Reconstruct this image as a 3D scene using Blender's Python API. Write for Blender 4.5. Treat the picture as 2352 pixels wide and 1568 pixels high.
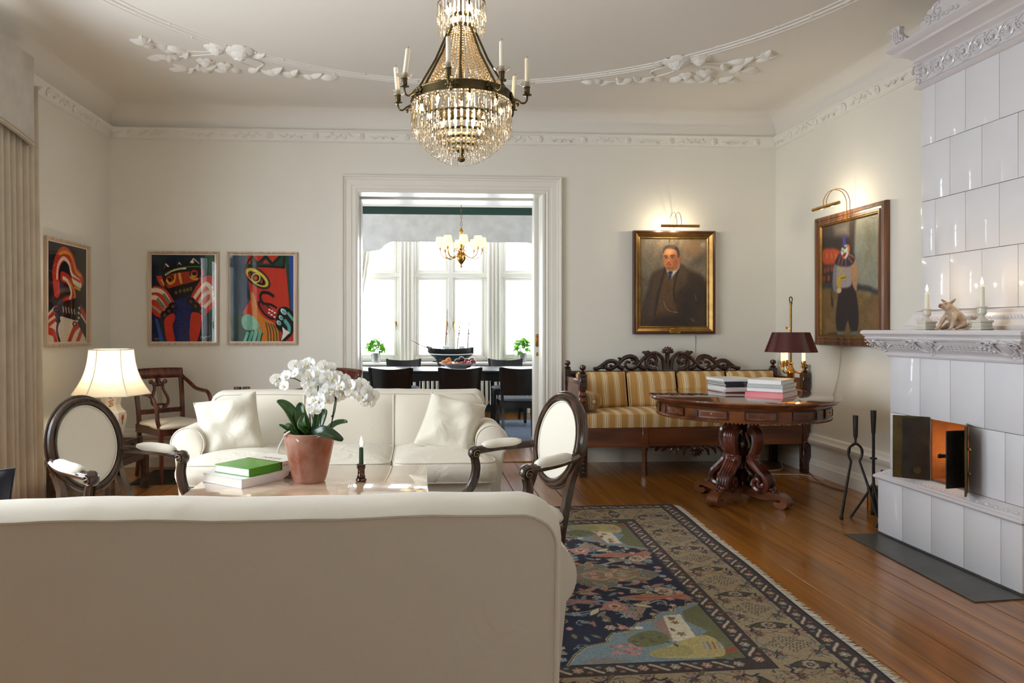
import bpy, bmesh, math, random
import numpy as np
from mathutils import Vector, Matrix
from mathutils.geometry import tessellate_polygon
for o in list(bpy.data.objects): bpy.data.objects.remove(o)
SC = bpy.context.scene
COL = SC.collection
PI = math.pi
sin, cos = math.sin, math.cos
RND = random.Random(7)

# ---------------------------------------------------------------- camera
cam_d = bpy.data.cameras.new('camera'); cam = bpy.data.objects.new('camera', cam_d); COL.objects.link(cam)
cam_d.sensor_width = 36.0; cam_d.lens = 36.0 * 1650.0 / 2352.0
cam_d.shift_x = (1176.0 - 1056.0) / 2352.0
cam_d.shift_y = (755.0 - 784.0) / 2352.0
cam_d.clip_start = 0.05; cam_d.clip_end = 200
cam.location = (0, 0, 1.22)
cam.rotation_euler = (PI / 2, 0, -math.atan2(96.0, 1650.0))
SC.camera = cam

# ---------------------------------------------------------------- world, exposure
SC.view_settings.view_transform = 'Standard'
SC.view_settings.look = 'None'
SC.view_settings.gamma = 1.0
SC.view_settings.use_curve_mapping = False
SC.view_settings.exposure = 0.1
W = bpy.data.worlds.new('overcast_sky'); SC.world = W; W.use_nodes = True
_bg = W.node_tree.nodes['Background']
_bg.inputs[0].default_value = (0.84, 0.92, 1.0, 1)
_bg.inputs[1].default_value = 13.0
SC.cycles.max_bounces = 8
SC.cycles.diffuse_bounces = 4
SC.cycles.glossy_bounces = 4
SC.cycles.transmission_bounces = 7
SC.cycles.transparent_max_bounces = 20
SC.cycles.caustics_reflective = False
SC.cycles.caustics_refractive = False
SC.cycles.sample_clamp_indirect = 6.0
SC.cycles.use_denoising = True

def area_light(name, loc, rot, sx, sy, energy, col=(1, 1, 1), portal=False):
    l = bpy.data.lights.new(name, 'AREA'); l.shape = 'RECTANGLE'; l.size = sx; l.size_y = sy
    l.energy = energy; l.color = col
    if portal: l.cycles.is_portal = True
    o = bpy.data.objects.new(name, l); COL.objects.link(o); o.location = loc; o.rotation_euler = rot
    return o
def point_light(name, loc, energy, col, r=0.02, parent=None):
    l = bpy.data.lights.new(name, 'POINT'); l.energy = energy; l.color = col; l.shadow_soft_size = r
    o = bpy.data.objects.new(name, l); COL.objects.link(o); o.location = loc
    if parent: o.parent = parent
    return o
# daylight enters through window openings, two of them added for fill (portals only guide the sky light)
area_light('window_portal_left', (-2.74, 2.85, 1.75), (0, -PI / 2, 0), 2.3, 2.9, 1, portal=True)
area_light('window_portal_rear', (1.9, -1.58, 1.6), (PI / 2, 0, 0), 0.8, 1.3, 1, portal=True)  # guides fill light through the added opening behind the camera
area_light('window_portal_dining', (0.52, 10.56, 1.7), (PI / 2, 0, PI), 3.0, 1.9, 1, portal=True)
area_light('window_portal_dining_side', (-3.02, 8.9, 1.75), (0, -PI / 2, 0), 2.1, 2.0, 1, portal=True)  # guides fill light through the added dining side opening

# ---------------------------------------------------------------- helpers: colour and materials
def lin(c):
    c = c / 255.0
    return c / 12.92 if c <= 0.04045 else ((c + 0.055) / 1.055) ** 2.4
def rgb(r, g, b): return (lin(r), lin(g), lin(b), 1.0)

class NT:
    def __init__(s, m): s.m = m; s.t = m.node_tree; s.n = s.t.nodes; s.l = s.t.links
    def add(s, typ, **kw):
        nd = s.n.new(typ)
        for k, v in kw.items():
            if k.startswith('i_'):
                key = k[2:]
                nd.inputs[int(key) if key.isdigit() else key.replace('_', ' ')].default_value = v
            else: setattr(nd, k, v)
        return nd
    def link(s, a, b): s.l.new(a, b)
def mat(name, col, rough=0.5, metal=0.0, spec=0.5, coat=0.0, coat_rough=0.1, trans=0.0, ior=1.5, emit=None, estr=0.0, sheen=0.0, alpha=1.0, sss=0.0):
    m = bpy.data.materials.new(name); m.use_nodes = True
    b = m.node_tree.nodes['Principled BSDF']
    b.inputs['Base Color'].default_value = col
    b.inputs['Roughness'].default_value = rough
    b.inputs['Metallic'].default_value = metal
    b.inputs['Specular IOR Level'].default_value = spec
    b.inputs['Coat Weight'].default_value = coat
    b.inputs['Coat Roughness'].default_value = coat_rough
    b.inputs['Transmission Weight'].default_value = trans
    b.inputs['IOR'].default_value = ior
    b.inputs['Sheen Weight'].default_value = sheen
    b.inputs['Alpha'].default_value = alpha
    if emit: b.inputs['Emission Color'].default_value = emit; b.inputs['Emission Strength'].default_value = estr
    if sss: b.inputs['Subsurface Weight'].default_value = sss; b.inputs['Subsurface Radius'].default_value = (0.02, 0.012, 0.008)
    return m
def vary(m, scale=(4, 4, 4), amt=0.2, detail=4, bump=0.0, bscale=None, dark=None, rand=0.0, coords='Object', bdist=0.01, thr=None):
    """noise-driven colour variation (and fine relief) on a principled material"""
    N = NT(m); b = N.n['Principled BSDF']
    base = tuple(b.inputs['Base Color'].default_value)
    tc = N.add('ShaderNodeTexCoord'); mp = N.add('ShaderNodeMapping'); mp.inputs['Scale'].default_value = scale
    N.link(tc.outputs[coords], mp.inputs['Vector'])
    if rand:
        oi = N.add('ShaderNodeObjectInfo'); mu = N.add('ShaderNodeMath', operation='MULTIPLY'); mu.inputs[1].default_value = 37.0
        N.link(oi.outputs['Random'], mu.inputs[0]); N.link(mu.outputs[0], mp.inputs['Location'])
    no = N.add('ShaderNodeTexNoise'); no.inputs['Scale'].default_value = 1.0; no.inputs['Detail'].default_value = detail
    N.link(mp.outputs[0], no.inputs['Vector'])
    d = dark or tuple(c * (1 - amt * 2) for c in base[:3]) + (1,)
    li = tuple(min(1, c * (1 + amt)) for c in base[:3]) + (1,)
    cr = N.add('ShaderNodeValToRGB'); cr.color_ramp.elements[0].color = d; cr.color_ramp.elements[1].color = li
    cr.color_ramp.elements[0].position = thr[0] if thr else 0.3; cr.color_ramp.elements[1].position = thr[1] if thr else 0.7
    N.link(no.outputs['Fac'], cr.inputs[0])
    outc = cr.outputs[0]
    if rand:
        hs = N.add('ShaderNodeHueSaturation'); ma = N.add('ShaderNodeMath', operation='MULTIPLY_ADD')
        ma.inputs[1].default_value = rand; ma.inputs[2].default_value = 1 - rand / 2
        N.link(oi.outputs['Random'], ma.inputs[0]); N.link(ma.outputs[0], hs.inputs['Value']); N.link(outc, hs.inputs['Color'])
        outc = hs.outputs[0]
    N.link(outc, b.inputs['Base Color'])
    if bump:
        n2 = N.add('ShaderNodeTexNoise'); n2.inputs['Scale'].default_value = bscale or 60; n2.inputs['Detail'].default_value = 3
        N.link(tc.outputs[coords], n2.inputs['Vector'])
        bp = N.add('ShaderNodeBump'); bp.inputs['Strength'].default_value = bump; bp.inputs['Distance'].default_value = bdist
        N.link(n2.outputs['Fac'], bp.inputs['Height']); N.link(bp.outputs[0], b.inputs['Normal'])
    return m
def weave(m, scale=900, bump=0.15, amt=0.06):
    return vary(m, (7, 7, 7), amt, 3, bump, scale, bdist=0.002)
def wood(name, c1, c2, rough=0.35, along='Z', grain=30, coat=0.3, rand=0.0, coords='Object'):
    """long-grained wood: noise stretched along one axis"""
    m = mat(name, c2, rough, coat=coat, coat_rough=0.15)
    s = {'X': (1.5, grain, grain), 'Y': (grain, 1.5, grain), 'Z': (grain, grain, 1.5)}[along]
    return vary(m, s, 0.1, 5, dark=c1, rand=rand, coords=coords, thr=(0.35, 0.65))

# ---------------------------------------------------------------- helpers: meshes
class MB:
    def __init__(s): s.v = []; s.f = []; s.mi = []; s.cur = 0
    def add(s, vs, fs, M=None):
        o = len(s.v)
        s.v += [tuple(M @ Vector(p)) for p in vs] if M else [tuple(p) for p in vs]
        s.f += [tuple(i + o for i in q) for q in fs]; s.mi += [s.cur] * len(fs)
        return s
    def box(s, x0, x1, y0, y1, z0, z1, M=None):
        return s.add([(x0, y0, z0), (x1, y0, z0), (x1, y1, z0), (x0, y1, z0), (x0, y0, z1), (x1, y0, z1), (x1, y1, z1), (x0, y1, z1)],
                     [(0, 3, 2, 1), (4, 5, 6, 7), (0, 1, 5, 4), (1, 2, 6, 5), (2, 3, 7, 6), (3, 0, 4, 7)], M)
    def rbox(s, x0, x1, y0, y1, z0, z1, r=0.01, seg=2, M=None, taper=None):
        bm = bmesh.new(); bmesh.ops.create_cube(bm, size=1.0)
        for v in bm.verts:
            v.co = Vector(((x0 + x1) / 2 + v.co.x * (x1 - x0), (y0 + y1) / 2 + v.co.y * (y1 - y0), (z0 + z1) / 2 + v.co.z * (z1 - z0)))
        bmesh.ops.bevel(bm, geom=bm.edges[:] + bm.verts[:], offset=r, segments=seg, profile=0.5, affect='EDGES')
        bm.verts.index_update()
        s.add([v.co[:] for v in bm.verts], [[v.index for v in f.verts] for f in bm.faces], M); bm.free(); return s
    def lathe(s, prof, seg=24, c=(0, 0, 0), sx=1, sy=1, M=None, flute=None, arc=None, hollow=False):
        vs = []; fs = []; n = len(prof)
        full = arc is None
        a0, a1 = arc or (0, 2 * PI)
        ns = seg if full else seg + 1
        for i in range(ns):
            a = a0 + (a1 - a0) * i / seg
            for (r, z) in prof:
                k = 1 + (flute[1] * cos(flute[0] * a) if flute else 0)
                vs.append((c[0] + r * k * cos(a) * sx, c[1] + r * k * sin(a) * sy, c[2] + z))
        for i in range(seg):
            j = (i + 1) % ns
            for k in range(n - 1): fs.append((i * n + k, j * n + k, j * n + k + 1, i * n + k + 1))
        if full and not hollow:
            if prof[0][0] > 1e-6: fs.append([i * n for i in range(seg)][::-1])
            if prof[-1][0] > 1e-6: fs.append([i * n + n - 1 for i in range(seg)])
        return s.add(vs, fs, M)
    def tube(s, pts, r, n=8, closed=False, M=None, sq=None, caps=True):
        """sweep a round (or sq=(w,h) scaled) section along pts; r scalar or list"""
        P = [Vector(p) for p in pts]; m = len(P)
        if m < 2: return s
        R = r if isinstance(r, (list, tuple)) else [r] * m
        T = []
        for i in range(m):
            a = P[(i - 1) % m] if (closed or i > 0) else P[i]; b = P[(i + 1) % m] if (closed or i < m - 1) else P[i]
            t = b - a
            T.append(t.normalized() if t.length > 1e-9 else Vector((0, 0, 1)))
        up = Vector((0, 0, 1)) if abs(T[0].z) < 0.9 else Vector((0, 1, 0))
        nrm = (up - T[0] * up.dot(T[0])).normalized()
        vs = []; fs = []
        for i in range(m):
            nrm = nrm - T[i] * nrm.dot(T[i])
            nrm = nrm.normalized() if nrm.length > 1e-6 else T[i].orthogonal().normalized()
            bi = T[i].cross(nrm)
            for k in range(n):
                a = 2 * PI * (k + (0.5 if n == 4 else 0)) / n
                sw, sh = sq or (1, 1)
                vs.append(P[i] + (bi * cos(a) * sw + nrm * sin(a) * sh) * R[i])
        for i in range(m if closed else m - 1):
            j = (i + 1) % m
            for k in range(n):
                l = (k + 1) % n
                fs.append((i * n + k, i * n + l, j * n + l, j * n + k))
        if not closed and caps:
            fs.append(list(range(n))[::-1]); fs.append([(m - 1) * n + k for k in range(n)])
        return s.add([v[:] for v in vs], fs, M)
    def prism(s, poly, t0, t1, fn=None, M=None):
        """extrude a 2-D outline; fn(u, v, w) -> xyz (default u=x, v=z, w=y)"""
        fn = fn or (lambda u, v, w: (u, w, v))
        n = len(poly)
        vs = [fn(u, v, t0) for u, v in poly] + [fn(u, v, t1) for u, v in poly]
        tri = tessellate_polygon([[Vector((u, v, 0)) for u, v in poly]])
        fs = [tuple(q) for q in tri] + [tuple(i + n for i in q[::-1]) for q in tri]
        fs += [(i, (i + 1) % n, (i + 1) % n + n, i + n) for i in range(n)]
        return s.add(vs, fs, M)
    def ball(s, c, r, seg=12, rings=8, M=None):
        rx, ry, rz = r if isinstance(r, (list, tuple)) else (r, r, r)
        vs = [(c[0], c[1], c[2] - rz)]
        for i in range(1, rings):
            t = -PI / 2 + PI * i / rings
            for k in range(seg):
                a = 2 * PI * k / seg
                vs.append((c[0] + rx * cos(t) * cos(a), c[1] + ry * cos(t) * sin(a), c[2] + rz * sin(t)))
        vs.append((c[0], c[1], c[2] + rz)); fs = []
        for k in range(seg): fs.append((0, 1 + (k + 1) % seg, 1 + k))
        for i in range(rings - 2):
            for k in range(seg):
                a = 1 + i * seg; b = a + seg; l = (k + 1) % seg
                fs.append((a + k, a + l, b + l, b + k))
        e = len(vs) - 1; a = 1 + (rings - 2) * seg
        for k in range(seg): fs.append((a + k, a + (k + 1) % seg, e))
        return s.add(vs, fs, M)
    def sheet(s, fn, nu, nv, cu=False, cv=False, M=None):
        """parametric surface fn(u,v), u,v in 0..1"""
        mu = nu if cu else nu + 1; mv = nv if cv else nv + 1
        vs = [fn(i / nu, j / nv) for i in range(mu) for j in range(mv)]; fs = []
        for i in range(nu):
            for j in range(nv):
                a = i * mv + j; b = ((i + 1) % mu) * mv + j; c = ((i + 1) % mu) * mv + (j + 1) % mv; d = i * mv + (j + 1) % mv
                fs.append((a, b, c, d))
        return s.add(vs, fs, M)
    def mesh(s, name, mats, smooth=40):
        me = bpy.data.meshes.new(name); me.from_pydata(s.v, [], s.f)
        for m in (mats if isinstance(mats, (list, tuple)) else [mats]): me.materials.append(m)
        if any(s.mi): me.polygons.foreach_set('material_index', s.mi)
        bm = bmesh.new(); bm.from_mesh(me); bmesh.ops.recalc_face_normals(bm, faces=bm.faces[:]); bm.to_mesh(me); bm.free()
        if smooth:
            me.shade_smooth()
            if smooth < 180: me.set_sharp_from_angle(angle=math.radians(smooth))
        me.update(); return me
    def build(s, name, mats, parent=None, smooth=40, label=None):
        return mobj(name, s.mesh(name, mats, smooth), parent, label)
def mobj(name, me, parent=None, label=None):
    o = bpy.data.objects.new(name, me); COL.objects.link(o)
    if parent: o.parent = parent
    if label: o['label'] = label
    return o
def thing(name, label, cat, loc=(0, 0, 0), rz=0, group=None):
    o = bpy.data.objects.new(name, None); COL.objects.link(o); o.empty_display_size = 0.1
    o.location = loc; o.rotation_euler = (0, 0, rz); o['label'] = label; o['category'] = cat
    if group: o['group'] = group
    return o
def tag(o, label, cat, group=None):
    o['label'] = label; o['category'] = cat
    if group: o['group'] = group
    return o
def struct(o): o['kind'] = 'structure'; return o
def sempty(name, loc=(0, 0, 0)):
    o = bpy.data.objects.new(name, None); COL.objects.link(o); o.location = loc; o['kind'] = 'structure'; return o
def copy_tree(o, parent=None):
    c = o.copy(); COL.objects.link(c)
    if parent: c.parent = parent
    for ch in [x for x in bpy.data.objects if x.parent == o]: copy_tree(ch, c)
    return c
def put(me, name, parent, loc=(0, 0, 0), rot=(0, 0, 0), sc=(1, 1, 1)):
    o = mobj(name, me, parent); o.location = loc; o.rotation_euler = rot; o.scale = sc if isinstance(sc, (tuple, list)) else (sc,) * 3
    return o
def T(x=0, y=0, z=0): return Matrix.Translation((x, y, z))
def Rz(a): return Matrix.Rotation(a, 4, 'Z')
def Rx(a): return Matrix.Rotation(a, 4, 'X')
def Ry(a): return Matrix.Rotation(a, 4, 'Y')
def spl(pts, n=6, closed=False):
    """Catmull-Rom through points of any dimension"""
    P = [np.array(p, float) for p in pts]; m = len(P); out = []
    rng = range(m) if closed else range(m - 1)
    for i in rng:
        p0 = P[(i - 1) % m] if (closed or i > 0) else P[i]; p1 = P[i]; p2 = P[(i + 1) % m]
        p3 = P[(i + 2) % m] if (closed or i + 2 < m) else p2
        for k in range(n):
            t = k / n
            out.append(tuple(0.5 * ((2 * p1) + (-p0 + p2) * t + (2 * p0 - 5 * p1 + 4 * p2 - p3) * t * t + (-p0 + 3 * p1 - 3 * p2 + p3) * t ** 3)))
    if not closed: out.append(tuple(P[-1]))
    return out
def spiral(c, r0, r1, a0, a1, n=24):
    return [(c[0] + (r0 + (r1 - r0) * i / n) * cos(a0 + (a1 - a0) * i / n), c[1] + (r0 + (r1 - r0) * i / n) * sin(a0 + (a1 - a0) * i / n)) for i in range(n + 1)]
def lerp(a, b, t): return a + (b - a) * t
def taper(n, r0, r1, p=1.0): return [lerp(r0, r1, (i / (n - 1)) ** p) for i in range(n)]
# ================================================================ materials of the setting
XL, XR, YB, YF, ZC = -2.717, 3.334, 6.52, -1.6, 3.2
M_WALL = vary(mat('wall_paint', rgb(228, 224, 213), 0.7, spec=0.3), (1.2, 1.2, 1.2), 0.015, 3, 0.25, 220, bdist=0.003)
M_CEIL = mat('ceiling_paint', rgb(226, 221, 212), 0.75, spec=0.25)
M_PLASTER = mat('plaster_moulding', rgb(230, 226, 218), 0.65, spec=0.3)
M_TRIM = mat('trim_paint', rgb(232, 228, 217), 0.32, spec=0.5)
M_GLASSP = bpy.data.materials.new('window_glass'); M_GLASSP.use_nodes = True
def _glass(m, tint=(1, 1, 1, 1), refl=0.9, ior=1.5):
    N = NT(m); N.n.clear()
    out = N.add('ShaderNodeOutputMaterial'); mx = N.add('ShaderNodeMixShader'); tr = N.add('ShaderNodeBsdfTransparent'); gl = N.add('ShaderNodeBsdfGlossy')
    fr = N.add('ShaderNodeFresnel'); fr.inputs[0].default_value = ior
    tr.inputs[0].default_value = tint; gl.inputs['Roughness'].default_value = 0.0; gl.inputs[0].default_value = (refl, refl, refl, 1)
    ge = N.add('ShaderNodeNewGeometry'); iv = N.add('ShaderNodeMath', operation='SUBTRACT'); iv.inputs[0].default_value = 1.0; N.link(ge.outputs['Backfacing'], iv.inputs[1])
    ml = N.add('ShaderNodeMath', operation='MULTIPLY'); N.link(fr.outputs[0], ml.inputs[0]); N.link(iv.outputs[0], ml.inputs[1])      # the inner face of the pane adds no second mirror
    N.link(ml.outputs[0], mx.inputs[0]); N.link(tr.outputs[0], mx.inputs[1]); N.link(gl.outputs[0], mx.inputs[2]); N.link(mx.outputs[0], out.inputs[0])
_glass(M_GLASSP)
# pine floor boards: long grain, knots, per-board tone
def floor_mat():
    m = mat('pine_boards', rgb(190, 122, 62), 0.28, spec=0.5, coat=0.35, coat_rough=0.12); N = NT(m); b = N.n['Principled BSDF']
    tc = N.add('ShaderNodeTexCoord'); oi = N.add('ShaderNodeObjectInfo')
    ad = N.add('ShaderNodeVectorMath', operation='MULTIPLY_ADD'); ad.inputs[1].default_value = (9, 9, 9)
    cb = N.add('ShaderNodeCombineXYZ'); N.link(oi.outputs['Random'], cb.inputs[0]); N.link(oi.outputs['Random'], cb.inputs[1])
    N.link(cb.outputs[0], ad.inputs[0]); N.link(tc.outputs['Object'], ad.inputs[2])
    mp = N.add('ShaderNodeMapping'); mp.inputs['Scale'].default_value = (26, 1.1, 1); N.link(ad.outputs[0], mp.inputs[0])
    n1 = N.add('ShaderNodeTexNoise'); n1.inputs['Scale'].default_value = 1; n1.inputs['Detail'].default_value = 6; n1.inputs['Distortion'].default_value = 0.6
    N.link(mp.outputs[0], n1.inputs['Vector'])
    cr = N.add('ShaderNodeValToRGB'); e = cr.color_ramp.elements
    e[0].position = 0.3; e[0].color = rgb(112, 65, 18); e[1].position = 0.72; e[1].color = rgb(170, 110, 40)
    N.link(n1.outputs['Fac'], cr.inputs[0])
    mp2 = N.add('ShaderNodeMapping'); mp2.inputs['Scale'].default_value = (13, 4.2, 1); N.link(ad.outputs[0], mp2.inputs[0])
    vo = N.add('ShaderNodeTexVoronoi'); vo.inputs['Scale'].default_value = 1; vo.inputs['Randomness'].default_value = 1; N.link(mp2.outputs[0], vo.inputs['Vector'])
    c2 = N.add('ShaderNodeValToRGB'); q = c2.color_ramp.elements; q[0].position = 0.03; q[0].color = (1, 1, 1, 1); q[1].position = 0.17; q[1].color = (0, 0, 0, 1)
    N.link(vo.outputs['Distance'], c2.inputs[0])
    sp = N.add('ShaderNodeSeparateColor'); N.link(vo.outputs['Color'], sp.inputs[0])
    gt = N.add('ShaderNodeMath', operation='GREATER_THAN'); gt.inputs[1].default_value = 0.55; N.link(sp.outputs[0], gt.inputs[0])
    mu = N.add('ShaderNodeMath', operation='MULTIPLY'); N.link(c2.outputs[0], mu.inputs[0]); N.link(gt.outputs[0], mu.inputs[1])
    m8 = N.add('ShaderNodeMath', operation='MULTIPLY'); m8.inputs[1].default_value = 0.9; N.link(mu.outputs[0], m8.inputs[0])
    mx = N.add('ShaderNodeMix', data_type='RGBA'); N.link(m8.outputs[0], mx.inputs[0]); N.link(cr.outputs[0], mx.inputs[6]); mx.inputs[7].default_value = rgb(66, 30, 12)
    hs = N.add('ShaderNodeHueSaturation'); ma = N.add('ShaderNodeMath', operation='MULTIPLY_ADD'); ma.inputs[1].default_value = 0.3; ma.inputs[2].default_value = 0.85
    N.link(oi.outputs['Random'], ma.inputs[0]); N.link(ma.outputs[0], hs.inputs['Value']); N.link(mx.outputs[2], hs.inputs['Color']); N.link(hs.outputs[0], b.inputs['Base Color'])
    bp = N.add('ShaderNodeBump'); bp.inputs['Strength'].default_value = 0.12; bp.inputs['Distance'].default_value = 0.002; N.link(n1.outputs['Fac'], bp.inputs['Height']); N.link(bp.outputs[0], b.inputs['Normal'])
    return m
M_FLOOR = floor_mat()
M_GAP = mat('board_gap', rgb(16, 9, 5), 1.0, spec=0.0)

# ---------------------------------------------------------------- floor boards
def boards(root, x0, x1, y0, y1, w, name):
    n = int(round((x1 - x0) / w)); w = (x1 - x0) / n
    b = MB(); b.rbox(-w / 2 + 0.0022, w / 2 - 0.0022, 0, y1 - y0, -0.02, 0, 0.0012, 1)
    me = b.mesh('floor_board', M_FLOOR)
    for i in range(n): put(me, name, root, (x0 + (i + 0.5) * w, y0, 0))
fl = MB(); fl.box(XL - 0.1, XR + 0.1, YF - 0.1, 7.15, -0.06, -0.019)
fo = struct(fl.build('floor', M_GAP)); boards(fo, XL, XR, YF, YB + 0.26, 0.163, 'floor_board')
fl = MB(); fl.box(-3.0, 4.0, 7.15, 10.75, -0.06, -0.019)
fd = struct(fl.build('floor_dining', M_GAP)); boards(fd, -1.6, 3.0, YB + 0.26, 10.6, 0.15, 'floor_board')

# ---------------------------------------------------------------- walls
WT = 0.58                    # depth of the doorway reveal in the rear wall
DX0, DX1, DZ = -0.572, 1.165, 2.48
b = MB()
b.box(XL - 0.15, DX0, YB, YB + WT, 0, 3.5)
b.box(DX0, DX1, YB, YB + WT, DZ, 3.5)
b.box(DX1, XR + 0.15, YB, YB + 0.2, 0, 3.5); b.box(DX1, XR + 0.15, YB + 0.34, YB + WT, 0, 3.5)
struct(b.build('wall_back', M_WALL, smooth=0))
def wall_with_holes(name, axis, pos0, pos1, u0, u1, z1, holes, m):
    """wall slab with rectangular holes [(a,b,za,zb)] sorted along u"""
    b = MB()
    def bx(a, c, za, zb):
        if axis == 'X': b.box(pos0, pos1, a, c, za, zb)
        else: b.box(a, c, pos0, pos1, za, zb)
    cur = u0
    for (a, c, za, zb) in holes:
        bx(cur, a, 0, z1); bx(a, c, 0, za); bx(a, c, zb, z1); cur = c
    bx(cur, u1, 0, z1)
    return struct(b.build(name, m, smooth=0))
WINS_L = [(1.4, 4.3, 0.6, 2.9)]
wall_with_holes('wall_left', 'X', XL - 0.3, XL, YF, YB, 3.5, WINS_L, M_WALL)
wall_with_holes('wall_front', 'Y', YF - 0.15, YF, XL - 0.3, XR + 0.15, 3.5, [(1.5, 2.3, 0.95, 2.25)], M_WALL)  # opening added behind the camera to let fill light in
b = MB(); b.box(XR, XR + 0.15, YF, YB, 0, 3.5); struct(b.build('wall_right', M_WALL, smooth=0))

def window_unit(idx, M, w, z0, z1, cols=2, transom=0.72, depth=0.1):
    """casement window: frame, sashes and panes; local x across, y outwards"""
    root = sempty('window_%d' % idx); root.matrix_world = M
    h = z1 - z0; zt = z0 + h * transom
    f = MB(); t = 0.055
    f.rbox(-w / 2, -w / 2 + t, 0, depth, z0, z1, 0.006, 1); f.rbox(w / 2 - t, w / 2, 0, depth, z0, z1, 0.006, 1)
    f.rbox(-w / 2 + 0.01, w / 2 - 0.01, 0.002, depth - 0.002, z0, z0 + t, 0.006, 1); f.rbox(-w / 2 + 0.01, w / 2 - 0.01, 0.002, depth - 0.002, z1 - t, z1, 0.006, 1)
    f.rbox(-w / 2 + 0.01, w / 2 - 0.01, -0.016, depth - 0.004, zt - 0.035, zt + 0.035, 0.008, 1)
    if cols == 2: f.rbox(-0.035, 0.035, -0.012, depth, z0, z1, 0.008, 1)
    f.build('window_frame', M_TRIM, root)
    cw = (w - 2 * t) / cols
    for c in range(cols):
        xa = -w / 2 + t + c * cw; xb = xa + cw
        if cols == 2: xa, xb = (xa, xb - 0.03) if c == 0 else (xa + 0.03, xb)
        for (za, zb) in ((z0 + t, zt - 0.03), (zt + 0.03, z1 - t)):
            s = MB(); q = 0.045
            s.rbox(xa, xa + q, 0.02, 0.07, za, zb, 0.008, 1); s.rbox(xb - q, xb, 0.02, 0.07, za, zb, 0.008, 1)
            s.rbox(xa + 0.006, xb - 0.006, 0.023, 0.067, za, za + q, 0.008, 1); s.rbox(xa + 0.006, xb - 0.006, 0.023, 0.067, zb - q, zb, 0.008, 1)
            so = s.build('sash', M_TRIM, root)
            g = MB(); g.box(xa + q - 0.006, xb - q + 0.006, 0.043, 0.047, za + q - 0.006, zb - q + 0.006); g.build('pane', M_GLASSP, so)
            if zb < zt:
                hx = xb - q * 0.5 if (c == 0) else xa + q * 0.5
                hh = MB(); zc = lerp(za, zb, 0.42)
                hh.rbox(hx - 0.012, hx + 0.012, 0.005, 0.021, zc - 0.035, zc + 0.035, 0.004, 1); hh.tube([(hx, 0.01, zc), (hx, -0.02, zc), (hx, -0.022, zc - 0.09)], 0.007, 6)
                hh.build('window_handle', M_BRASS, so)
    s = MB(); s.rbox(-w / 2 - 0.04, w / 2 + 0.04, -0.14, 0.03, z0 - 0.035, z0, 0.008, 2); s.build('window_sill', M_TRIM, root)
    return root
M_BRASS = vary(mat('brass', rgb(196, 150, 72), 0.22, 1.0), (20, 20, 20), 0.1)
M_OLDBRASS = vary(mat('aged_brass', rgb(128, 100, 58), 0.36, 1.0), (25, 25, 25), 0.2)
window_unit(1, T(XL - 0.16, 2.85, 0) @ Rz(PI / 2), 2.9, 0.6, 2.9)

window_unit(6, T(1.9, YF - 0.05, 0) @ Rz(PI), 0.8, 0.95, 2.25)  # unseen window, added as a source of fill light
# ---------------------------------------------------------------- ceiling with a cove
def loop_rect(i, z): return [(XL + i, YF + i, z), (XR - i, YF + i, z), (XR - i, YB - i, z), (XL + i, YB - i, z)]
def rect_sweep(prof):
    """profile of (inset from the wall, z) swept round the room with mitred corners"""
    b = MB(); vs = []; fs = []; n = len(prof)
    for (i, z) in prof: vs += loop_rect(i, z)
    for k in range(n - 1):
        for c in range(4): fs.append((k * 4 + c, k * 4 + (c + 1) % 4, (k + 1) * 4 + (c + 1) % 4, (k + 1) * 4 + c))
    return b.add(vs, fs)
r = 0.2
prof = [(0.0, 3.0)] + [(r * (1 - cos(a)) , 3.0 + r * sin(a)) for a in [PI / 2 * k / 12 for k in range(1, 13)]]
c = rect_sweep(prof); n0 = len(c.v)
c.f.append((n0 - 4, n0 - 3, n0 - 2, n0 - 1)); c.mi.append(0)
c.box(XL - 0.3, XR + 0.15, YF - 0.15, YB + WT, 3.5, 3.55)
struct(c.build('ceiling', M_CEIL, smooth=35))
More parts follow.
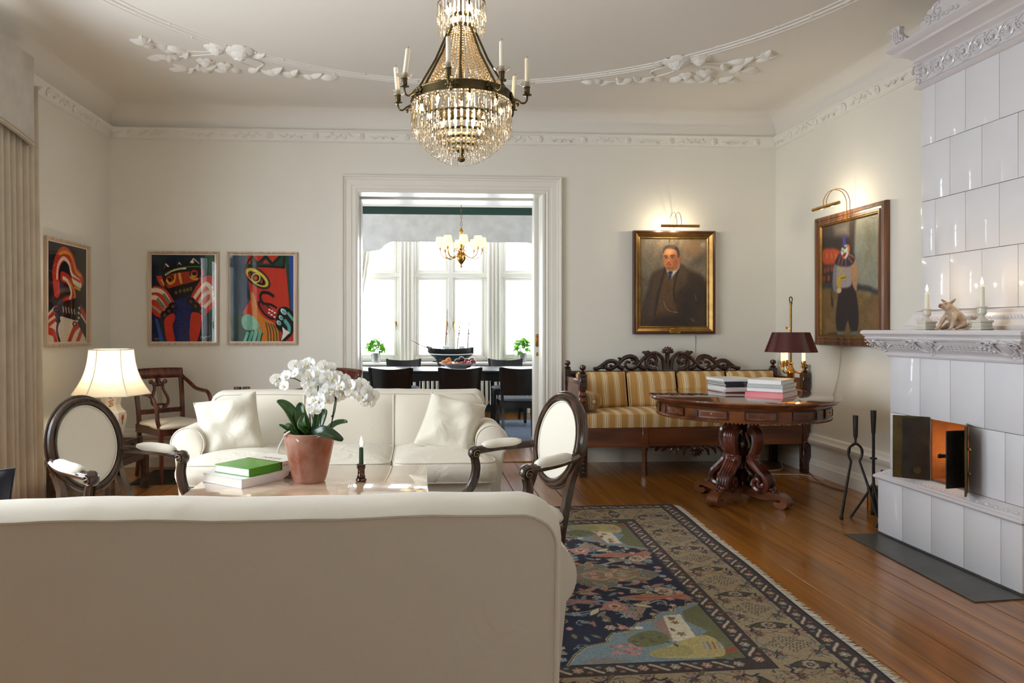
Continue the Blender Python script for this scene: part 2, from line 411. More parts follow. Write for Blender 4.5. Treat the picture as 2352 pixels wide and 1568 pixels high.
# cornice band with rosettes
def cornice():
    pr = [(0.0, 2.893), (0.012, 2.895), (0.016, 2.901), (0.01, 2.907), (0.013, 2.911), (0.016, 2.93), (0.03, 2.975), (0.042, 2.982), (0.05, 2.99), (0.046, 2.999), (0.034, 3.002), (0.0, 3.003)]
    root = struct(rect_sweep(pr).build('trim_1', M_PLASTER, smooth=30))
    ro = MB()                                  # rosette: whorl of petals, local +y is out of the wall
    for k in range(5):
        a = 2 * PI * k / 5; ro.ball((0.014 * cos(a), 0.004, 0.014 * sin(a)), (0.016, 0.008, 0.016), 8, 6)
    ro.tube([(x, 0.012, z) for x, z in spiral((0, 0), 0.004, 0.015, 0, 9, 20)], 0.0035, 5); ro.ball((0, 0.012, 0), 0.007, 8, 6)
    me_r = ro.mesh('rosette', M_PLASTER)
    lf = MB()
    lf.tube([(x, 0.002, z) for x, z in spl([(-0.13, -0.01), (-0.08, 0.012), (-0.02, -0.008), (0.05, 0.01), (0.13, -0.01)], 5)], 0.0035, 5)
    for (x, z, a) in ((-0.09, 0.016, 0.6), (-0.055, -0.014, -0.5), (-0.015, 0.014, 2.4), (0.02, -0.016, -0.7), (0.06, 0.02, 0.7), (0.095, -0.012, -0.4)):
        lf.ball((0, 0, 0), (0.02, 0.007, 0.009), 8, 6, T(x, 0.002, z) @ Ry(-a))
    me_l = lf.mesh('leaf_spray', M_PLASTER)
    def place(x, y, rz, k):
        tilt = math.radians(-17)
        put(me_r, 'rosette', root, (x, y, 2.947), (tilt, 0, rz))
        put(me_l, 'leaf_spray', root, (x + 0.2 * cos(rz), y + 0.2 * sin(rz), 2.947), (tilt, 0 if k % 2 else PI, rz))
    n = 15
    for k in range(n): place(XR - 0.2 - k * 0.405, YB - 0.024, PI, k)
    for k in range(9): place(XR - 0.024, YB - 0.3 - k * 0.405, PI / 2, k)
    for k in range(7): place(XL + 0.024, YB - 0.3 - k * 0.405, -PI / 2, k)
cornice()

# ---------------------------------------------------------------- plaster garland on the ceiling
def garland():
    root = sempty('trim_2', (0, 0, 0)); CX, CY = 0.32, 3.36
    for (R, rr) in ((2.375, 0.007), (2.42, 0.01), (2.465, 0.007)):
        b = MB(); b.tube([(CX + R * cos(a), CY + R * sin(a), ZC) for a in [2 * PI * k / 160 for k in range(160)]], rr, 6, closed=True, sq=(1.3, 1))
        b.build('ribbon', M_PLASTER, root)
    nb = MB(); nb.ball((0, 0, 0), (0.012, 0.02, 0.012), 6, 5); me_n = nb.mesh('bud', M_PLASTER)
    for k in range(70):
        a = 2 * PI * k / 70; R = 2.42 + RND.uniform(-0.06, 0.06)
        put(me_n, 'bud', root, (CX + R * cos(a), CY + R * sin(a), ZC), (0, 0, a + 0.8))
    def rose(seed):
        rd = random.Random(seed); b = MB()
        for ring, (R, nn, zz, sz) in enumerate(((0.06, 7, -0.01, 0.04), (0.042, 6, -0.024, 0.032), (0.024, 5, -0.036, 0.024))):
            for k in range(nn):
                a = 2 * PI * (k + 0.5 * ring) / nn + rd.uniform(-0.15, 0.15)
                b.ball((0, 0, 0), (sz * 0.85, sz * 1.05, sz * 0.15), 14, 8, T(R * cos(a), R * sin(a), zz) @ Rz(a) @ Ry(-0.5 - 0.32 * ring))
        b.ball((0, 0, -0.012), (0.05, 0.05, 0.025), 10, 6); b.ball((0, 0, -0.042), 0.015, 8, 6)
        b.tube([(x, y, -0.05) for x, y in spiral((0, 0), 0.003, 0.018, 0, 10, 20)], 0.004, 5)
        return b.mesh('rose', M_PLASTER, 60)
    roses = [rose(k) for k in range(3)]
    lf = MB()
    def leaf(u, v):
        x = u * 0.13; w = 0.034 * sin(PI * min(1, u * 1.02)) ** 0.8 * (1.15 - 0.4 * u)
        return (x, (v - 0.5) * 2 * w, -0.004 - 0.026 * sin(PI * u) * (1 - 0.75 * (2 * v - 1) ** 2) + (0.012 if v in (0, 1) else 0))
    lf.sheet(leaf, 10, 6); lf.tube([(x * 0.13, 0, -0.008 - 0.02 * sin(PI * x)) for x in [k / 8 for k in range(9)]], 0.003, 5)
    me_lf = lf.mesh('leaf', M_PLASTER, 60)
    def branch(pts, r=0.006):
        b = MB(); q = [(x, y, ZC - 0.004) for x, y in spl(pts, 6)]; b.tube(q, r, 6); b.build('branch', M_PLASTER, root)
    def cluster(mx):
        """mx maps the left-hand cluster (room coordinates) to its place"""
        P = lambda x, y: (x, y) if not mx else (2 * CX - x, y)
        for (x, y, s, k) in ((-1.42, 5.15, 0.95, 0), (-1.27, 5.2, 1.25, 1), (-1.57, 5.42, 0.75, 2), (-1.45, 5.49, 0.7, 0)):
            X, Y = P(x, y); put(roses[k], 'rose', root, (X, Y, ZC - 0.004), (0, 0, k * 1.3 + (2 if mx else 0)), s)
        for pts in ([(-1.4, 5.2), (-1.6, 5.22), (-1.8, 5.13), (-1.86, 5.0)], [(-1.4, 5.25), (-1.62, 5.3), (-1.85, 5.36)], [(-1.5, 5.4), (-1.62, 5.52), (-1.8, 5.6)],
                    [(-1.35, 5.35), (-1.25, 5.5), (-1.05, 5.62), (-0.8, 5.68)], [(-1.3, 5.25), (-1.15, 5.42), (-1.25, 5.56)]):
            branch([P(*p) for p in pts])
        L = [(-1.82, 5.02, 150), (-1.84, 5.08, 200), (-1.86, 4.96, 100), (-1.8, 5.12, 60), (-1.78, 5.15, 20), (-1.84, 5.16, 230), (-1.76, 5.2, 250),
             (-1.84, 5.34, 170), (-1.8, 5.36, 210), (-1.78, 5.31, 120), (-1.74, 5.38, 250), (-1.7, 5.35, 300), (-1.78, 5.58, 180), (-1.74, 5.6, 230), (-1.7, 5.56, 130), (-1.66, 5.6, 280), (-1.62, 5.55, 330), (-1.58, 5.62, 240),
             (-1.45, 5.6, 200), (-1.36, 5.62, 240), (-1.3, 5.6, 320), (-1.2, 5.58, 20), (-1.12, 5.62, 310), (-1.05, 5.6, 40), (-0.98, 5.66, 300), (-0.9, 5.66, 30), (-0.84, 5.7, 320), (-0.78, 5.68, 0), (-1.3, 5.34, 280), (-1.2, 5.3, 330)]
        for (x, y, a) in L:
            X, Y = P(x, y); a = math.radians(a); a = PI - a if mx else a
            put(me_lf, 'leaf', root, (X, Y, ZC - 0.002), (0, 0, a), RND.uniform(0.85, 1.15))
    cluster(False); cluster(True)
garland()

# ---------------------------------------------------------------- dado boards along the walls
DADO = [(0.0, 0.0), (0.03, 0.0), (0.03, 0.085), (0.024, 0.095), (0.022, 0.115), (0.016, 0.125), (0.012, 0.13), (0.012, 0.235), (0.02, 0.24), (0.034, 0.256), (0.04, 0.275), (0.04, 0.288), (0.03, 0.298), (0.022, 0.31), (0.02, 0.325), (0.012, 0.334), (0.0, 0.338)]
def dado(name, p0, p1, inward):
    b = MB(); d = Vector(p1) - Vector(p0); n = len(DADO); vs = []
    for p in (p0, p1): vs += [(p[0] + inward[0] * i, p[1] + inward[1] * i, z) for i, z in DADO]
    b.add(vs, [(k, k + 1, n + k + 1, n + k) for k in range(n - 1)] + [tuple(range(n)), tuple(range(n, 2 * n))]); struct(b.build(name, M_TRIM, smooth=30))
dado('baseboard_left', (XL, YF, 0), (XL, YB, 0), (1, 0))
dado('baseboard_right_far', (XR, 4.15, 0), (XR, YB, 0), (-1, 0))
dado('baseboard_right_near', (XR, YF, 0), (XR, 3.1, 0), (-1, 0))
dado('baseboard_back_left', (XL, YB, 0), (-0.69, YB, 0), (0, -1))
dado('baseboard_back_right', (1.31, YB, 0), (XR, YB, 0), (0, -1))

# ---------------------------------------------------------------- doorway architrave, jambs and the sliding leaf
def architrave():
    root = sempty('trim_3')
    pr = [(0.0, 0.012), (0.02, 0.02), (0.03, 0.014), (0.05, 0.014), (0.055, 0.02), (0.1, 0.022), (0.108, 0.03), (0.12, 0.03), (0.126, 0.045), (0.138, 0.05), (0.143, 0.0)]
    xa, xb, zt = DX0 + 0.03, DX1 - 0.0, DZ - 0.02
    path = [(xa, 0.0), (xa, zt), (xb, zt), (xb, 0.0)]; off = [(-1, 0), (-1, 1), (1, 1), (1, 0)]
    b = MB(); vs = []; n = len(pr)
    for (x, z), (ox, oz) in zip(path, off): vs += [(x + ox * u, YB - w, z + oz * u) for u, w in pr]
    b.add(vs, [(s * n + k, s * n + k + 1, (s + 1) * n + k + 1, (s + 1) * n + k) for s in range(3) for k in range(n - 1)]); b.build('architrave', M_TRIM, root, 25)
    for y0, y1 in ((YB - 0.012, YB + 0.2), (YB + 0.34, YB + WT + 0.01)):
        for x0, x1 in ((DX0 - 0.01, DX0 + 0.03), (DX1 - 0.03, DX1 + 0.0)):
            q = MB(); q.rbox(x0, x1, y0, y1, 0, DZ - 0.02, 0.006, 1); q.build('jamb', M_TRIM, root)
        q = MB(); q.rbox(DX0, DX1, y0, y1, DZ - 0.03, DZ + 0.002, 0.004, 1); q.build('head_lining', M_TRIM, root)
    q = MB(); q.box(DX0 - 0.01, DX0 + 0.005, YB + 0.2, YB + 0.34, 0, DZ); q.build('jamb', M_TRIM, root)
    q = MB(); q.rbox(DX0, DX1, YB + 0.0, YB + WT, 0.0, 0.012, 0.004, 1); q.build('threshold', M_FLOOR, root)
    d = MB(); d.rbox(1.1, 1.9, YB + 0.245, YB + 0.295, 0.012, DZ - 0.005, 0.006, 1)
    do = struct(d.build('door_1', M_TRIM))
    h = MB(); h.rbox(1.115, 1.145, YB + 0.238, YB + 0.248, 1.05, 1.17, 0.008, 2); h.rbox(1.122, 1.138, YB + 0.234, YB + 0.24, 1.07, 1.15, 0.006, 2); h.build('finger_pull', M_BRASS, do)
    h = MB(); h.lathe([(0.012, 0), (0.012, 0.004), (0.008, 0.006), (0, 0.006)], 12, M=T(1.13, YB + 0.246, 0.98) @ Rx(PI / 2), sy=1.6); h.build('keyhole', M_BRASS, do)
architrave()
# ================================================================ dining room beyond the doorway
M_GREEN = mat('dark_green_wall', rgb(14, 52, 42), 0.6)
M_BLACK = mat('black_stained_wood', rgb(9, 9, 11), 0.3, coat=0.1)
M_NAVY = weave(mat('navy_seat_fabric', rgb(30, 38, 62), 0.8, sheen=0.2), 700)
M_LINEN = weave(mat('pelmet_linen', rgb(206, 203, 200), 0.85), 800, 0.2)
M_SHEER = weave(mat('curtain_cotton', rgb(232, 226, 212), 0.85), 700, 0.2)
M_RADIATOR = mat('radiator_enamel', rgb(206, 200, 186), 0.35)
M_BULB = mat('warm_bulb', rgb(255, 240, 210), 0.4, emit=(1.0, 0.72, 0.36, 1), estr=40)
DYW = 10.5                                     # window wall of the dining room
def dining_room():
    b = MB()
    wx = [(-0.98, -0.25), (-0.08, 1.03), (1.2, 1.93)]       # three window openings
    cur = -3.0
    for a, c in wx:
        b.box(cur, a, DYW, DYW + 0.25, 0, 3.5); b.box(a, c, DYW, DYW + 0.25, 0, 0.74); b.box(a, c, DYW, DYW + 0.25, 2.75, 3.5); cur = c
    b.box(cur, 4.0, DYW, DYW + 0.25, 0, 3.5)
    struct(b.build('wall_dining_rear', M_GREEN, smooth=0))
    wall_with_holes('wall_dining_left', 'X', -3.15, -3.0, 7.1, 10.75, 3.5, [(7.9, 9.9, 0.7, 2.8)], M_GREEN); window_unit(5, T(-3.1, 8.9, 0) @ Rz(PI / 2), 2.0, 0.7, 2.8)  # side window is unseen, added to brighten the dining room
    b = MB(); b.box(4.0, 4.1, 7.1, 10.75, 0, 3.5); struct(b.build('wall_dining_right', M_GREEN, smooth=0))
    b = MB(); b.box(-3.1, 4.1, YB + WT, 10.75, 3.25, 3.3); struct(b.build('ceiling_dining', M_CEIL, smooth=0))
    # plaster cornice
    pr = [(0.0, 3.0), (0.02, 3.0), (0.03, 3.03), (0.05, 3.045), (0.06, 3.12), (0.12, 3.2), (0.2, 3.24), (0.24, 3.25)]
    b = MB(); vs = []
    for x in (-3.0, 4.0): vs += [(x, DYW - i, z) for i, z in pr]
    n = len(pr); b.add(vs, [(k, k + 1, n + k + 1, n + k) for k in range(n - 1)]); co = struct(b.build('trim_4', M_PLASTER, smooth=30))
    for s in (-1, 1):                             # scrolls of relief on the cornice
        for k in range(4):
            q = MB(); cx = 0.52 + s * (0.12 + k * 0.16)
            q.tube([(x, DYW - 0.115, z) for x, z in spiral((cx, 3.15), 0.05, 0.012, PI if s > 0 else 0, (PI + 7) if s > 0 else -7, 20)], taper(21, 0.012, 0.006), 6); q.build('scroll', M_PLASTER, co)
    # pilasters between the windows and the broad sill
    for i, (xa, xb) in enumerate(((-0.27, -0.06), (1.01, 1.22))):
        b = MB(); b.box(xa, xb, DYW - 0.03, DYW + 0.02, 0.74, 2.79)
        for k in range(4):
            x = lerp(xa + 0.025, xb - 0.025, k / 3); b.rbox(x - 0.014, x + 0.014, DYW - 0.055, DYW - 0.02, 0.76, 2.78, 0.01, 2)
        struct(b.build('trim_%d' % (5 + i), M_TRIM))
    b = MB(); b.rbox(-1.3, 2.3, DYW - 0.3, DYW + 0.1, 0.705, 0.745, 0.012, 2); b.box(-1.3, 2.3, DYW - 0.05, DYW, 0.6, 0.705)
    struct(b.build('trim_7', M_TRIM))
    for i, (a, c) in enumerate(wx):
        window_unit(2 + i, T((a + c) / 2, DYW + 0.03, 0), c - a, 0.745, 2.75, cols=2 if i == 1 else 1, transom=0.63)
    # pelmet with shaped lower edge
    L = [(-1.75, 2.31), (-1.75, 2.835), (2.85, 2.835), (2.85, 2.31), (2.3, 2.31)] + spl([(1.9, 2.31), (1.79, 2.32), (1.72, 2.36), (1.64, 2.43), (1.54, 2.455)], 4) + [(0.5, 2.455), (-0.2, 2.455)] + spl([(-0.3, 2.455), (-0.38, 2.45), (-0.46, 2.41), (-0.52, 2.35), (-0.6, 2.325), (-0.8, 2.31)], 4)
    b = MB(); b.prism(L, DYW - 0.34, DYW - 0.3); b.box(-1.75, -1.72, DYW - 0.32, DYW, 2.3, 2.83); b.box(2.82, 2.85, DYW - 0.32, DYW, 2.3, 2.83); pel = b.build('window_pelmet', M_LINEN, smooth=0); tag(pel, 'pale grey linen pelmet with scalloped lower edge across the dining windows', 'pelmet')
    b = MB(); e = [p for p in L[4:]]; b.tube([(x, DYW - 0.345, z) for x, z in e], 0.008, 6); b.build('braid', M_LINEN, pel)
    for s, xa, lab in ((-1, -0.98, 'left'), (1, 2.0, 'right')):
        b = MB()
        def cur(u, v):
            z = lerp(0.75, 2.6, v); spread = lerp(0.02, 0.36, v ** 0.8)
            x = (-1.0 + spread * u) if s < 0 else (2.08 - spread * u)
            return (x, DYW - 0.16 + 0.025 * sin(u * 26), z)
        b.sheet(cur, 40, 12); o = b.build('dining_curtain', M_SHEER, smooth=180)
        mod = o.modifiers.new('t', 'SOLIDIFY'); mod.thickness = 0.004
        tag(o, 'tied back cream curtain at the %s edge of the dining room windows' % lab, 'curtain', 'dining room curtains')
    # radiator under the sill
    rt = thing('radiator', 'cream ribbed radiator under the dining room window sill', 'radiator', (0.5, DYW - 0.16, 0))
    b = MB()
    b.rbox(-0.022, 0.022, -0.05, 0.05, 0.12, 0.6, 0.018, 3); me = b.mesh('radiator_rib', M_RADIATOR)
    for k in range(38): put(me, 'radiator_rib', rt, (-1.2 + k * 0.065, 0, 0))
    b = MB(); b.tube([(-1.22, 0, 0.16), (1.24, 0, 0.16)], 0.018, 8); b.tube([(-1.22, 0, 0.56), (1.24, 0, 0.56)], 0.018, 8); b.build('header_pipe', M_RADIATOR, rt)
    for x in (-1.1, 0, 1.1):
        b = MB(); b.rbox(x - 0.02, x + 0.02, -0.04, 0.04, 0, 0.13, 0.006, 1); b.build('foot', M_RADIATOR, rt)
    # rug
    m = vary(mat('blue_flatweave', rgb(150, 160, 178), 0.95), (18, 90, 1), 0.25, 5, 0.4, 300, bdist=0.004, dark=rgb(96, 110, 138))
    b = MB(); b.rbox(-1.35, 2.45, 7.35, 9.45, 0.0, 0.012, 0.004, 1); tag(b.build('dining_rug', m), 'blue grey woven rug under the dining table', 'rug')
dining_room()

def dining_table():
    t = thing('dining_table', 'long black dining table set before the bright windows', 'table', (0.5, 8.8, 0.012))
    b = MB(); b.rbox(-1.45, 1.45, -0.48, 0.48, 0.69, 0.722, 0.006, 2); b.build('table_top', M_BLACK, t)
    b = MB(); b.box(-1.38, 1.38, -0.42, -0.395, 0.6, 0.69); b.box(-1.38, 1.38, 0.395, 0.42, 0.6, 0.69); b.box(-1.38, -1.355, -0.42, 0.42, 0.6, 0.69); b.box(1.355, 1.38, -0.42, 0.42, 0.6, 0.69); b.build('apron', M_BLACK, t)
    for x in (-1.35, 1.35):
        for y in (-0.38, 0.38):
            b = MB(); b.rbox(x - 0.04, x + 0.04, y - 0.04, y + 0.04, 0, 0.69, 0.004, 1); b.build('leg', M_BLACK, t)
    b = MB(); b.rbox(-0.16, 0.16, -0.11, 0.11, 0, 0.003, 0.001, 1); o = b.build('newspaper', mat('newsprint', rgb(225, 225, 222), 0.8)); o.location = (-0.62, 8.75, 0.734); tag(o, 'white paper lying on the left end of the dining table', 'paper')
dining_table()

def dining_chair(label, loc, rz):
    """front faces -y"""
    t = thing('dining_chair', label, 'chair', loc, rz, 'black dining chairs')
    for s in (-1, 1):
        b = MB(); b.tube([(s * 0.2, -0.2, 0), (s * 0.19, -0.19, 0.42)], [0.024, 0.03], 4); b.build('leg', M_BLACK, t)
        b = MB(); b.tube(spl([(s * 0.185, 0.24, 0), (s * 0.185, 0.2, 0.22), (s * 0.19, 0.19, 0.44), (s * 0.203, 0.225, 0.64), (s * 0.222, 0.27, 0.805)], 4), 0.024, 4, sq=(0.85, 1.15)); b.build('rear_leg', M_BLACK, t)
    b = MB(); b.box(-0.18, 0.18, -0.2, -0.175, 0.36, 0.425); b.box(-0.18, 0.18, 0.17, 0.195, 0.36, 0.425); b.box(-0.19, -0.165, -0.19, 0.19, 0.36, 0.425); b.box(0.165, 0.19, -0.19, 0.19, 0.36, 0.425); b.build('seat_frame', M_BLACK, t)
    b = MB()
    def seat(sign):
        def f(u, v):
            a = 2 * PI * u; k = 1 / max(abs(cos(a)) ** 5 + abs(sin(a)) ** 5, 1e-9) ** 0.2
            return (0.21 * k * cos(a) * v, 0.21 * k * sin(a) * v, 0.435 + sign * 0.028 * (1 - v ** 4) ** 0.5 + 0.004)
        return f
    b.sheet(seat(1), 32, 8, cu=True); b.sheet(seat(-0.6), 32, 8, cu=True); b.build('seat', M_NAVY, t, 180)
    b = MB()
    def back(u, v, off):
        x = lerp(-0.195, 0.195, u) * lerp(0.97, 1.1, v); zt = 0.785 + 0.02 * (2 * u - 1) ** 2; z = lerp(0.5, zt, v)
        y = lerp(0.195, 0.262, v) + 0.03 * (1 - (2 * u - 1) ** 2) + off
        return (x, y, z)
    b.sheet(lambda u, v: back(u, v, 0.0), 16, 6); b.sheet(lambda u, v: back(u, v, 0.014), 16, 6)
    for (fn) in (lambda u, v: back(u, 1, 0.014 * v), lambda u, v: back(u, 0, 0.014 * v)): b.sheet(fn, 16, 1)
    b.build('backrest', M_BLACK, t)
    return t
ch = dining_chair('near left black dining chair, its back to the sofa', (-0.283, 7.8, 0.012), PI)
for (x, y, rz, lab) in ((0.442, 7.8, PI, 'near middle black dining chair in front of the fruit bowl'), (1.09, 7.82, PI, 'near right black dining chair beside the sliding door'),
                        (-0.19, 9.36, 0, 'far left black dining chair between the table and the window'), (0.49, 9.36, 0, 'far middle black dining chair below the ship model'), (1.174, 9.36, 0, 'far right black dining chair between the table and the window')):
    c2 = copy_tree(ch); c2.location = (x, y, 0.012); c2.rotation_euler.z = rz; c2['label'] = lab

# fruit bowl and fruit
M_PORC = mat('white_porcelain', rgb(236, 238, 240), 0.12, coat=0.3)
b = MB(); b.lathe([(0.0, 0.0), (0.09, 0.0), (0.1, 0.012), (0.19, 0.05), (0.235, 0.075), (0.238, 0.08), (0.232, 0.08), (0.185, 0.058), (0.09, 0.02), (0, 0.016)], 32)
bo = b.build('fruit_bowl', M_PORC); bo.location = (0.49, 8.62, 0.734); tag(bo, 'shallow white bowl of fruit on the dining table', 'bowl')
M_OR = vary(mat('orange_peel', rgb(224, 128, 50), 0.45), (40, 40, 40), 0.08, bump=0.3, bscale=300); M_RED = vary(mat('red_apple_skin', rgb(140, 32, 30), 0.25, coat=0.3), (25, 25, 6), 0.2); M_PLUM = vary(mat('dark_plum_skin', rgb(58, 18, 30), 0.35), (20, 20, 20), 0.2)
def fruit_mesh(m, nm):
    b = MB(); b.lathe([(0.0, 0.0), (0.016, -0.002), (0.03, 0.008), (0.037, 0.03), (0.034, 0.052), (0.02, 0.065), (0.008, 0.066), (0.0, 0.06)], 16); return b.mesh(nm, m, 180)
fm = {'orange': fruit_mesh(M_OR, 'orange'), 'apple': fruit_mesh(M_RED, 'apple'), 'plum': fruit_mesh(M_PLUM, 'plum')}
for k, (kind, dx, dy, dz, lab) in enumerate((
    ('orange', -0.17, -0.04, 0.055, 'orange at the left rim of the fruit bowl'), ('orange', -0.1, -0.07, 0.04, 'orange lying at the front left of the bowl'), ('orange', -0.11, 0.03, 0.085, 'orange on top of the left side of the fruit heap'), ('orange', -0.03, -0.1, 0.035, 'orange in the middle front of the fruit bowl'),
    ('apple', 0.03, -0.09, 0.04, 'dark red apple in the front middle of the bowl'), ('apple', 0.09, -0.03, 0.075, 'red apple on top, right of the plums'), ('apple', 0.1, -0.11, 0.045, 'red apple low at the front right of the bowl'), ('apple', 0.17, -0.02, 0.06, 'red apple at the right rim of the fruit bowl'), ('apple', 0.17, 0.06, 0.085, 'red apple highest at the right of the heap'), ('apple', 0.0, 0.12, 0.05, 'red apple at the back of the fruit bowl'),
    ('plum', -0.02, 0.0, 0.07, 'dark purple plum on top in the centre of the bowl'), ('plum', 0.02, 0.02, 0.1, 'dark purple plum topmost of the fruit heap'), ('plum', 0.05, 0.06, 0.06, 'dark plum behind the topmost plum'))):
    o = put(fm[kind], kind + '_fruit', None, (0.49 + dx, 8.62 + dy, 0.734 + dz - 0.01), (RND.uniform(-0.4, 0.4), RND.uniform(-0.4, 0.4), k)); tag(o, lab, kind, 'fruit in the dining room bowl')
    s = MB(); s.tube([(0, 0, 0.058), (0.002, 0, 0.072)], 0.0015, 5); s.build('stalk', mat('stalk', rgb(60, 44, 24), 0.7) if k == 0 else bpy.data.materials['stalk'], o)

# model ship on its stand
def ship():
    t = thing('ship_model', 'black hulled model sailing ship with three bare masts on the window sill', 'model ship', (0.47, DYW - 0.2, 0.745))
    Mh = mat('ship_black', rgb(20, 18, 20), 0.35); Mg = mat('ship_green', rgb(22, 50, 52), 0.4); Mw = mat('ship_white', rgb(235, 235, 235), 0.4); Mm = mat('mast_wood', rgb(120, 74, 44), 0.5)
    def hull(u, v):                             # u along (bow left), v over the section
        x = lerp(-0.33, 0.33, u); w = 0.065 * (1 - abs(2 * u - 1) ** 3) ** 0.7; d = 0.165 * (1 - max(0, abs(2 * u - 1) - 0.55) ** 2 * 2.2)
        a = PI * v; z = 0.185 - d * sin(a) ** 0.7 + 0.03 * (2 * u - 1) ** 2 + (0.02 if u < 0.15 else 0)
        return (x + (-0.05 * (1 - u) if v in (0, 1) else 0), -w * cos(a), z)
    b = MB(); b.sheet(hull, 30, 16); b.sheet(lambda u, v: (lerp(-0.36, 0.32, u), lerp(-1, 1, v) * 0.06 * (1 - abs(2 * u - 1) ** 3) ** 0.7, 0.18 + 0.03 * (2 * u - 1) ** 2), 20, 4); o = b.build('hull', [Mh, Mg], t, 60)
    for p in o.data.polygons:
        if p.center.z < 0.1: p.material_index = 1
    b = MB(); b.tube([(lerp(-0.31, 0.31, k / 20), -0.062 * (1 - abs(2 * k / 20 - 1) ** 3) ** 0.7 - 0.006, 0.105 + 0.012 * (2 * k / 20 - 1) ** 2) for k in range(21)], 0.008, 6); b.build('waterline', Mw, t)
    b = MB()
    for k in range(22):
        x = -0.3 + k * 0.028; b.tube([(x, -0.05, 0.19), (x, -0.05, 0.215)], 0.0025, 4)
    b.tube([(-0.32, -0.05, 0.215), (0.3, -0.05, 0.213)], 0.003, 5); b.rbox(-0.12, -0.02, -0.03, 0.03, 0.19, 0.235, 0.005, 1); b.rbox(0.12, 0.2, -0.03, 0.03, 0.19, 0.23, 0.005, 1); b.build('deck_fittings', Mw, t)
    for (x, dx, zt) in ((-0.08, 0.035, 0.76), (0.09, 0.06, 0.78), (0.24, 0.035, 0.74)):
        b = MB(); b.tube([(x, 0, 0.18), (x + dx * 0.6, 0, 0.5), (x + dx, 0, zt)], [0.009, 0.006, 0.003], 6)
        b.rbox(x + dx * 0.5 - 0.012, x + dx * 0.5 + 0.012, -0.01, 0.01, 0.395, 0.42, 0.003, 1); b.build('mast', Mm, t)
    b = MB(); b.tube([(-0.33, 0, 0.2), (-0.45, 0, 0.25), (-0.57, 0, 0.315)], [0.008, 0.006, 0.003], 6); b.build('bowsprit', Mm, t)
    b = MB()
    for (p, q) in (((-0.56, 0, 0.31), (-0.05, 0, 0.72)), ((-0.45, 0, 0.25), (-0.06, 0, 0.55)), ((-0.05, 0, 0.74), (0.1, 0, 0.5)), ((0.14, 0, 0.77), (0.26, 0, 0.45)), ((0.27, 0, 0.5), (0.34, 0, 0.22)), ((0.1, 0, 0.45), (-0.05, 0, 0.22)), ((0.15, 0, 0.75), (-0.04, 0, 0.4))): b.tube([p, q], 0.0009, 4)
    b.build('rigging', Mh, t)
    b = MB()
    for x in (-0.2, 0.2): b.prism([(-0.07, 0), (0.07, 0), (0.05, 0.05), (0.02, 0.045), (0, 0.035), (-0.02, 0.045), (-0.05, 0.05)], x - 0.01, x + 0.01, lambda u, v, w: (w, u, v))
    b.rbox(-0.26, 0.26, -0.012, 0.012, 0.0, 0.018, 0.004, 1); b.build('stand', Mh, t)
ship()
# plants on the sill
def translucent_leaf():
    m = vary(mat('fresh_leaf', rgb(96, 160, 56), 0.45), (20, 20, 20), 0.25); N = NT(m); tl = N.add('ShaderNodeBsdfTranslucent'); tl.inputs[0].default_value = rgb(130, 190, 60); mx = N.add('ShaderNodeMixShader'); mx.inputs[0].default_value = 0.5
    N.link(N.n['Principled BSDF'].outputs[0], mx.inputs[1]); N.link(tl.outputs[0], mx.inputs[2]); N.link(mx.outputs[0], N.n['Material Output'].inputs[0]); return m
def sill_plant(x, label, seed):
    rd = random.Random(seed); t = thing('potted_plant', label, 'plant', (x, DYW - 0.2, 0.745), 0, 'leafy plants on the dining sill')
    b = MB(); b.lathe([(0.0, 0.0), (0.055, 0.0), (0.058, 0.006), (0.066, 0.12), (0.07, 0.125), (0.066, 0.128), (0.06, 0.12), (0.05, 0.02), (0, 0.02)], 24, flute=(24, 0.012)); b.build('pot', bpy.data.materials.get('zinc') or vary(mat('zinc', rgb(190, 192, 195), 0.35, 0.8), (10, 10, 10), 0.1), t)
    b = MB(); b.lathe([(0.06, 0.105), (0, 0.112)], 16); b.build('soil', bpy.data.materials.get('soil') or mat('soil', rgb(40, 28, 20), 0.95), t)
    lm = bpy.data.materials.get('fresh_leaf') or translucent_leaf()
    l = MB(); l.sheet(lambda u, v: (u * 0.055, (v - 0.5) * 0.055 * sin(PI * (0.1 + 0.88 * u)) ** 0.7, 0.012 * sin(PI * u) - 0.02 * u * u + 0.01 * abs(2 * v - 1)), 5, 4); me = l.mesh('leaf', lm, 180)
    for k in range(90):
        th = rd.uniform(0, 2 * PI); ph = rd.uniform(0.1, 2.3); R = rd.uniform(0.05, 0.11)
        p = (R * sin(ph) * cos(th), R * sin(ph) * sin(th), 0.2 + R * 1.15 * cos(ph) + rd.uniform(-0.02, 0.02))
        put(me, 'leaf', t, p, (rd.uniform(-0.5, 0.5), rd.uniform(-0.6, 0.6), th), rd.uniform(0.8, 1.3))
    b = MB()
    for k in range(9):
        th = k * 0.7; b.tube(spl([(0, 0, 0.11), (0.03 * cos(th), 0.03 * sin(th), 0.17), (0.08 * cos(th), 0.08 * sin(th), 0.2 + 0.05 * (k % 3))], 3), 0.002, 5)
    b.build('stem', lm, t)
sill_plant(-0.60, 'green leafy plant in metal pot at the left of the dining sill', 3); sill_plant(1.5, 'green leafy plant in metal pot at the right of the dining sill', 5)

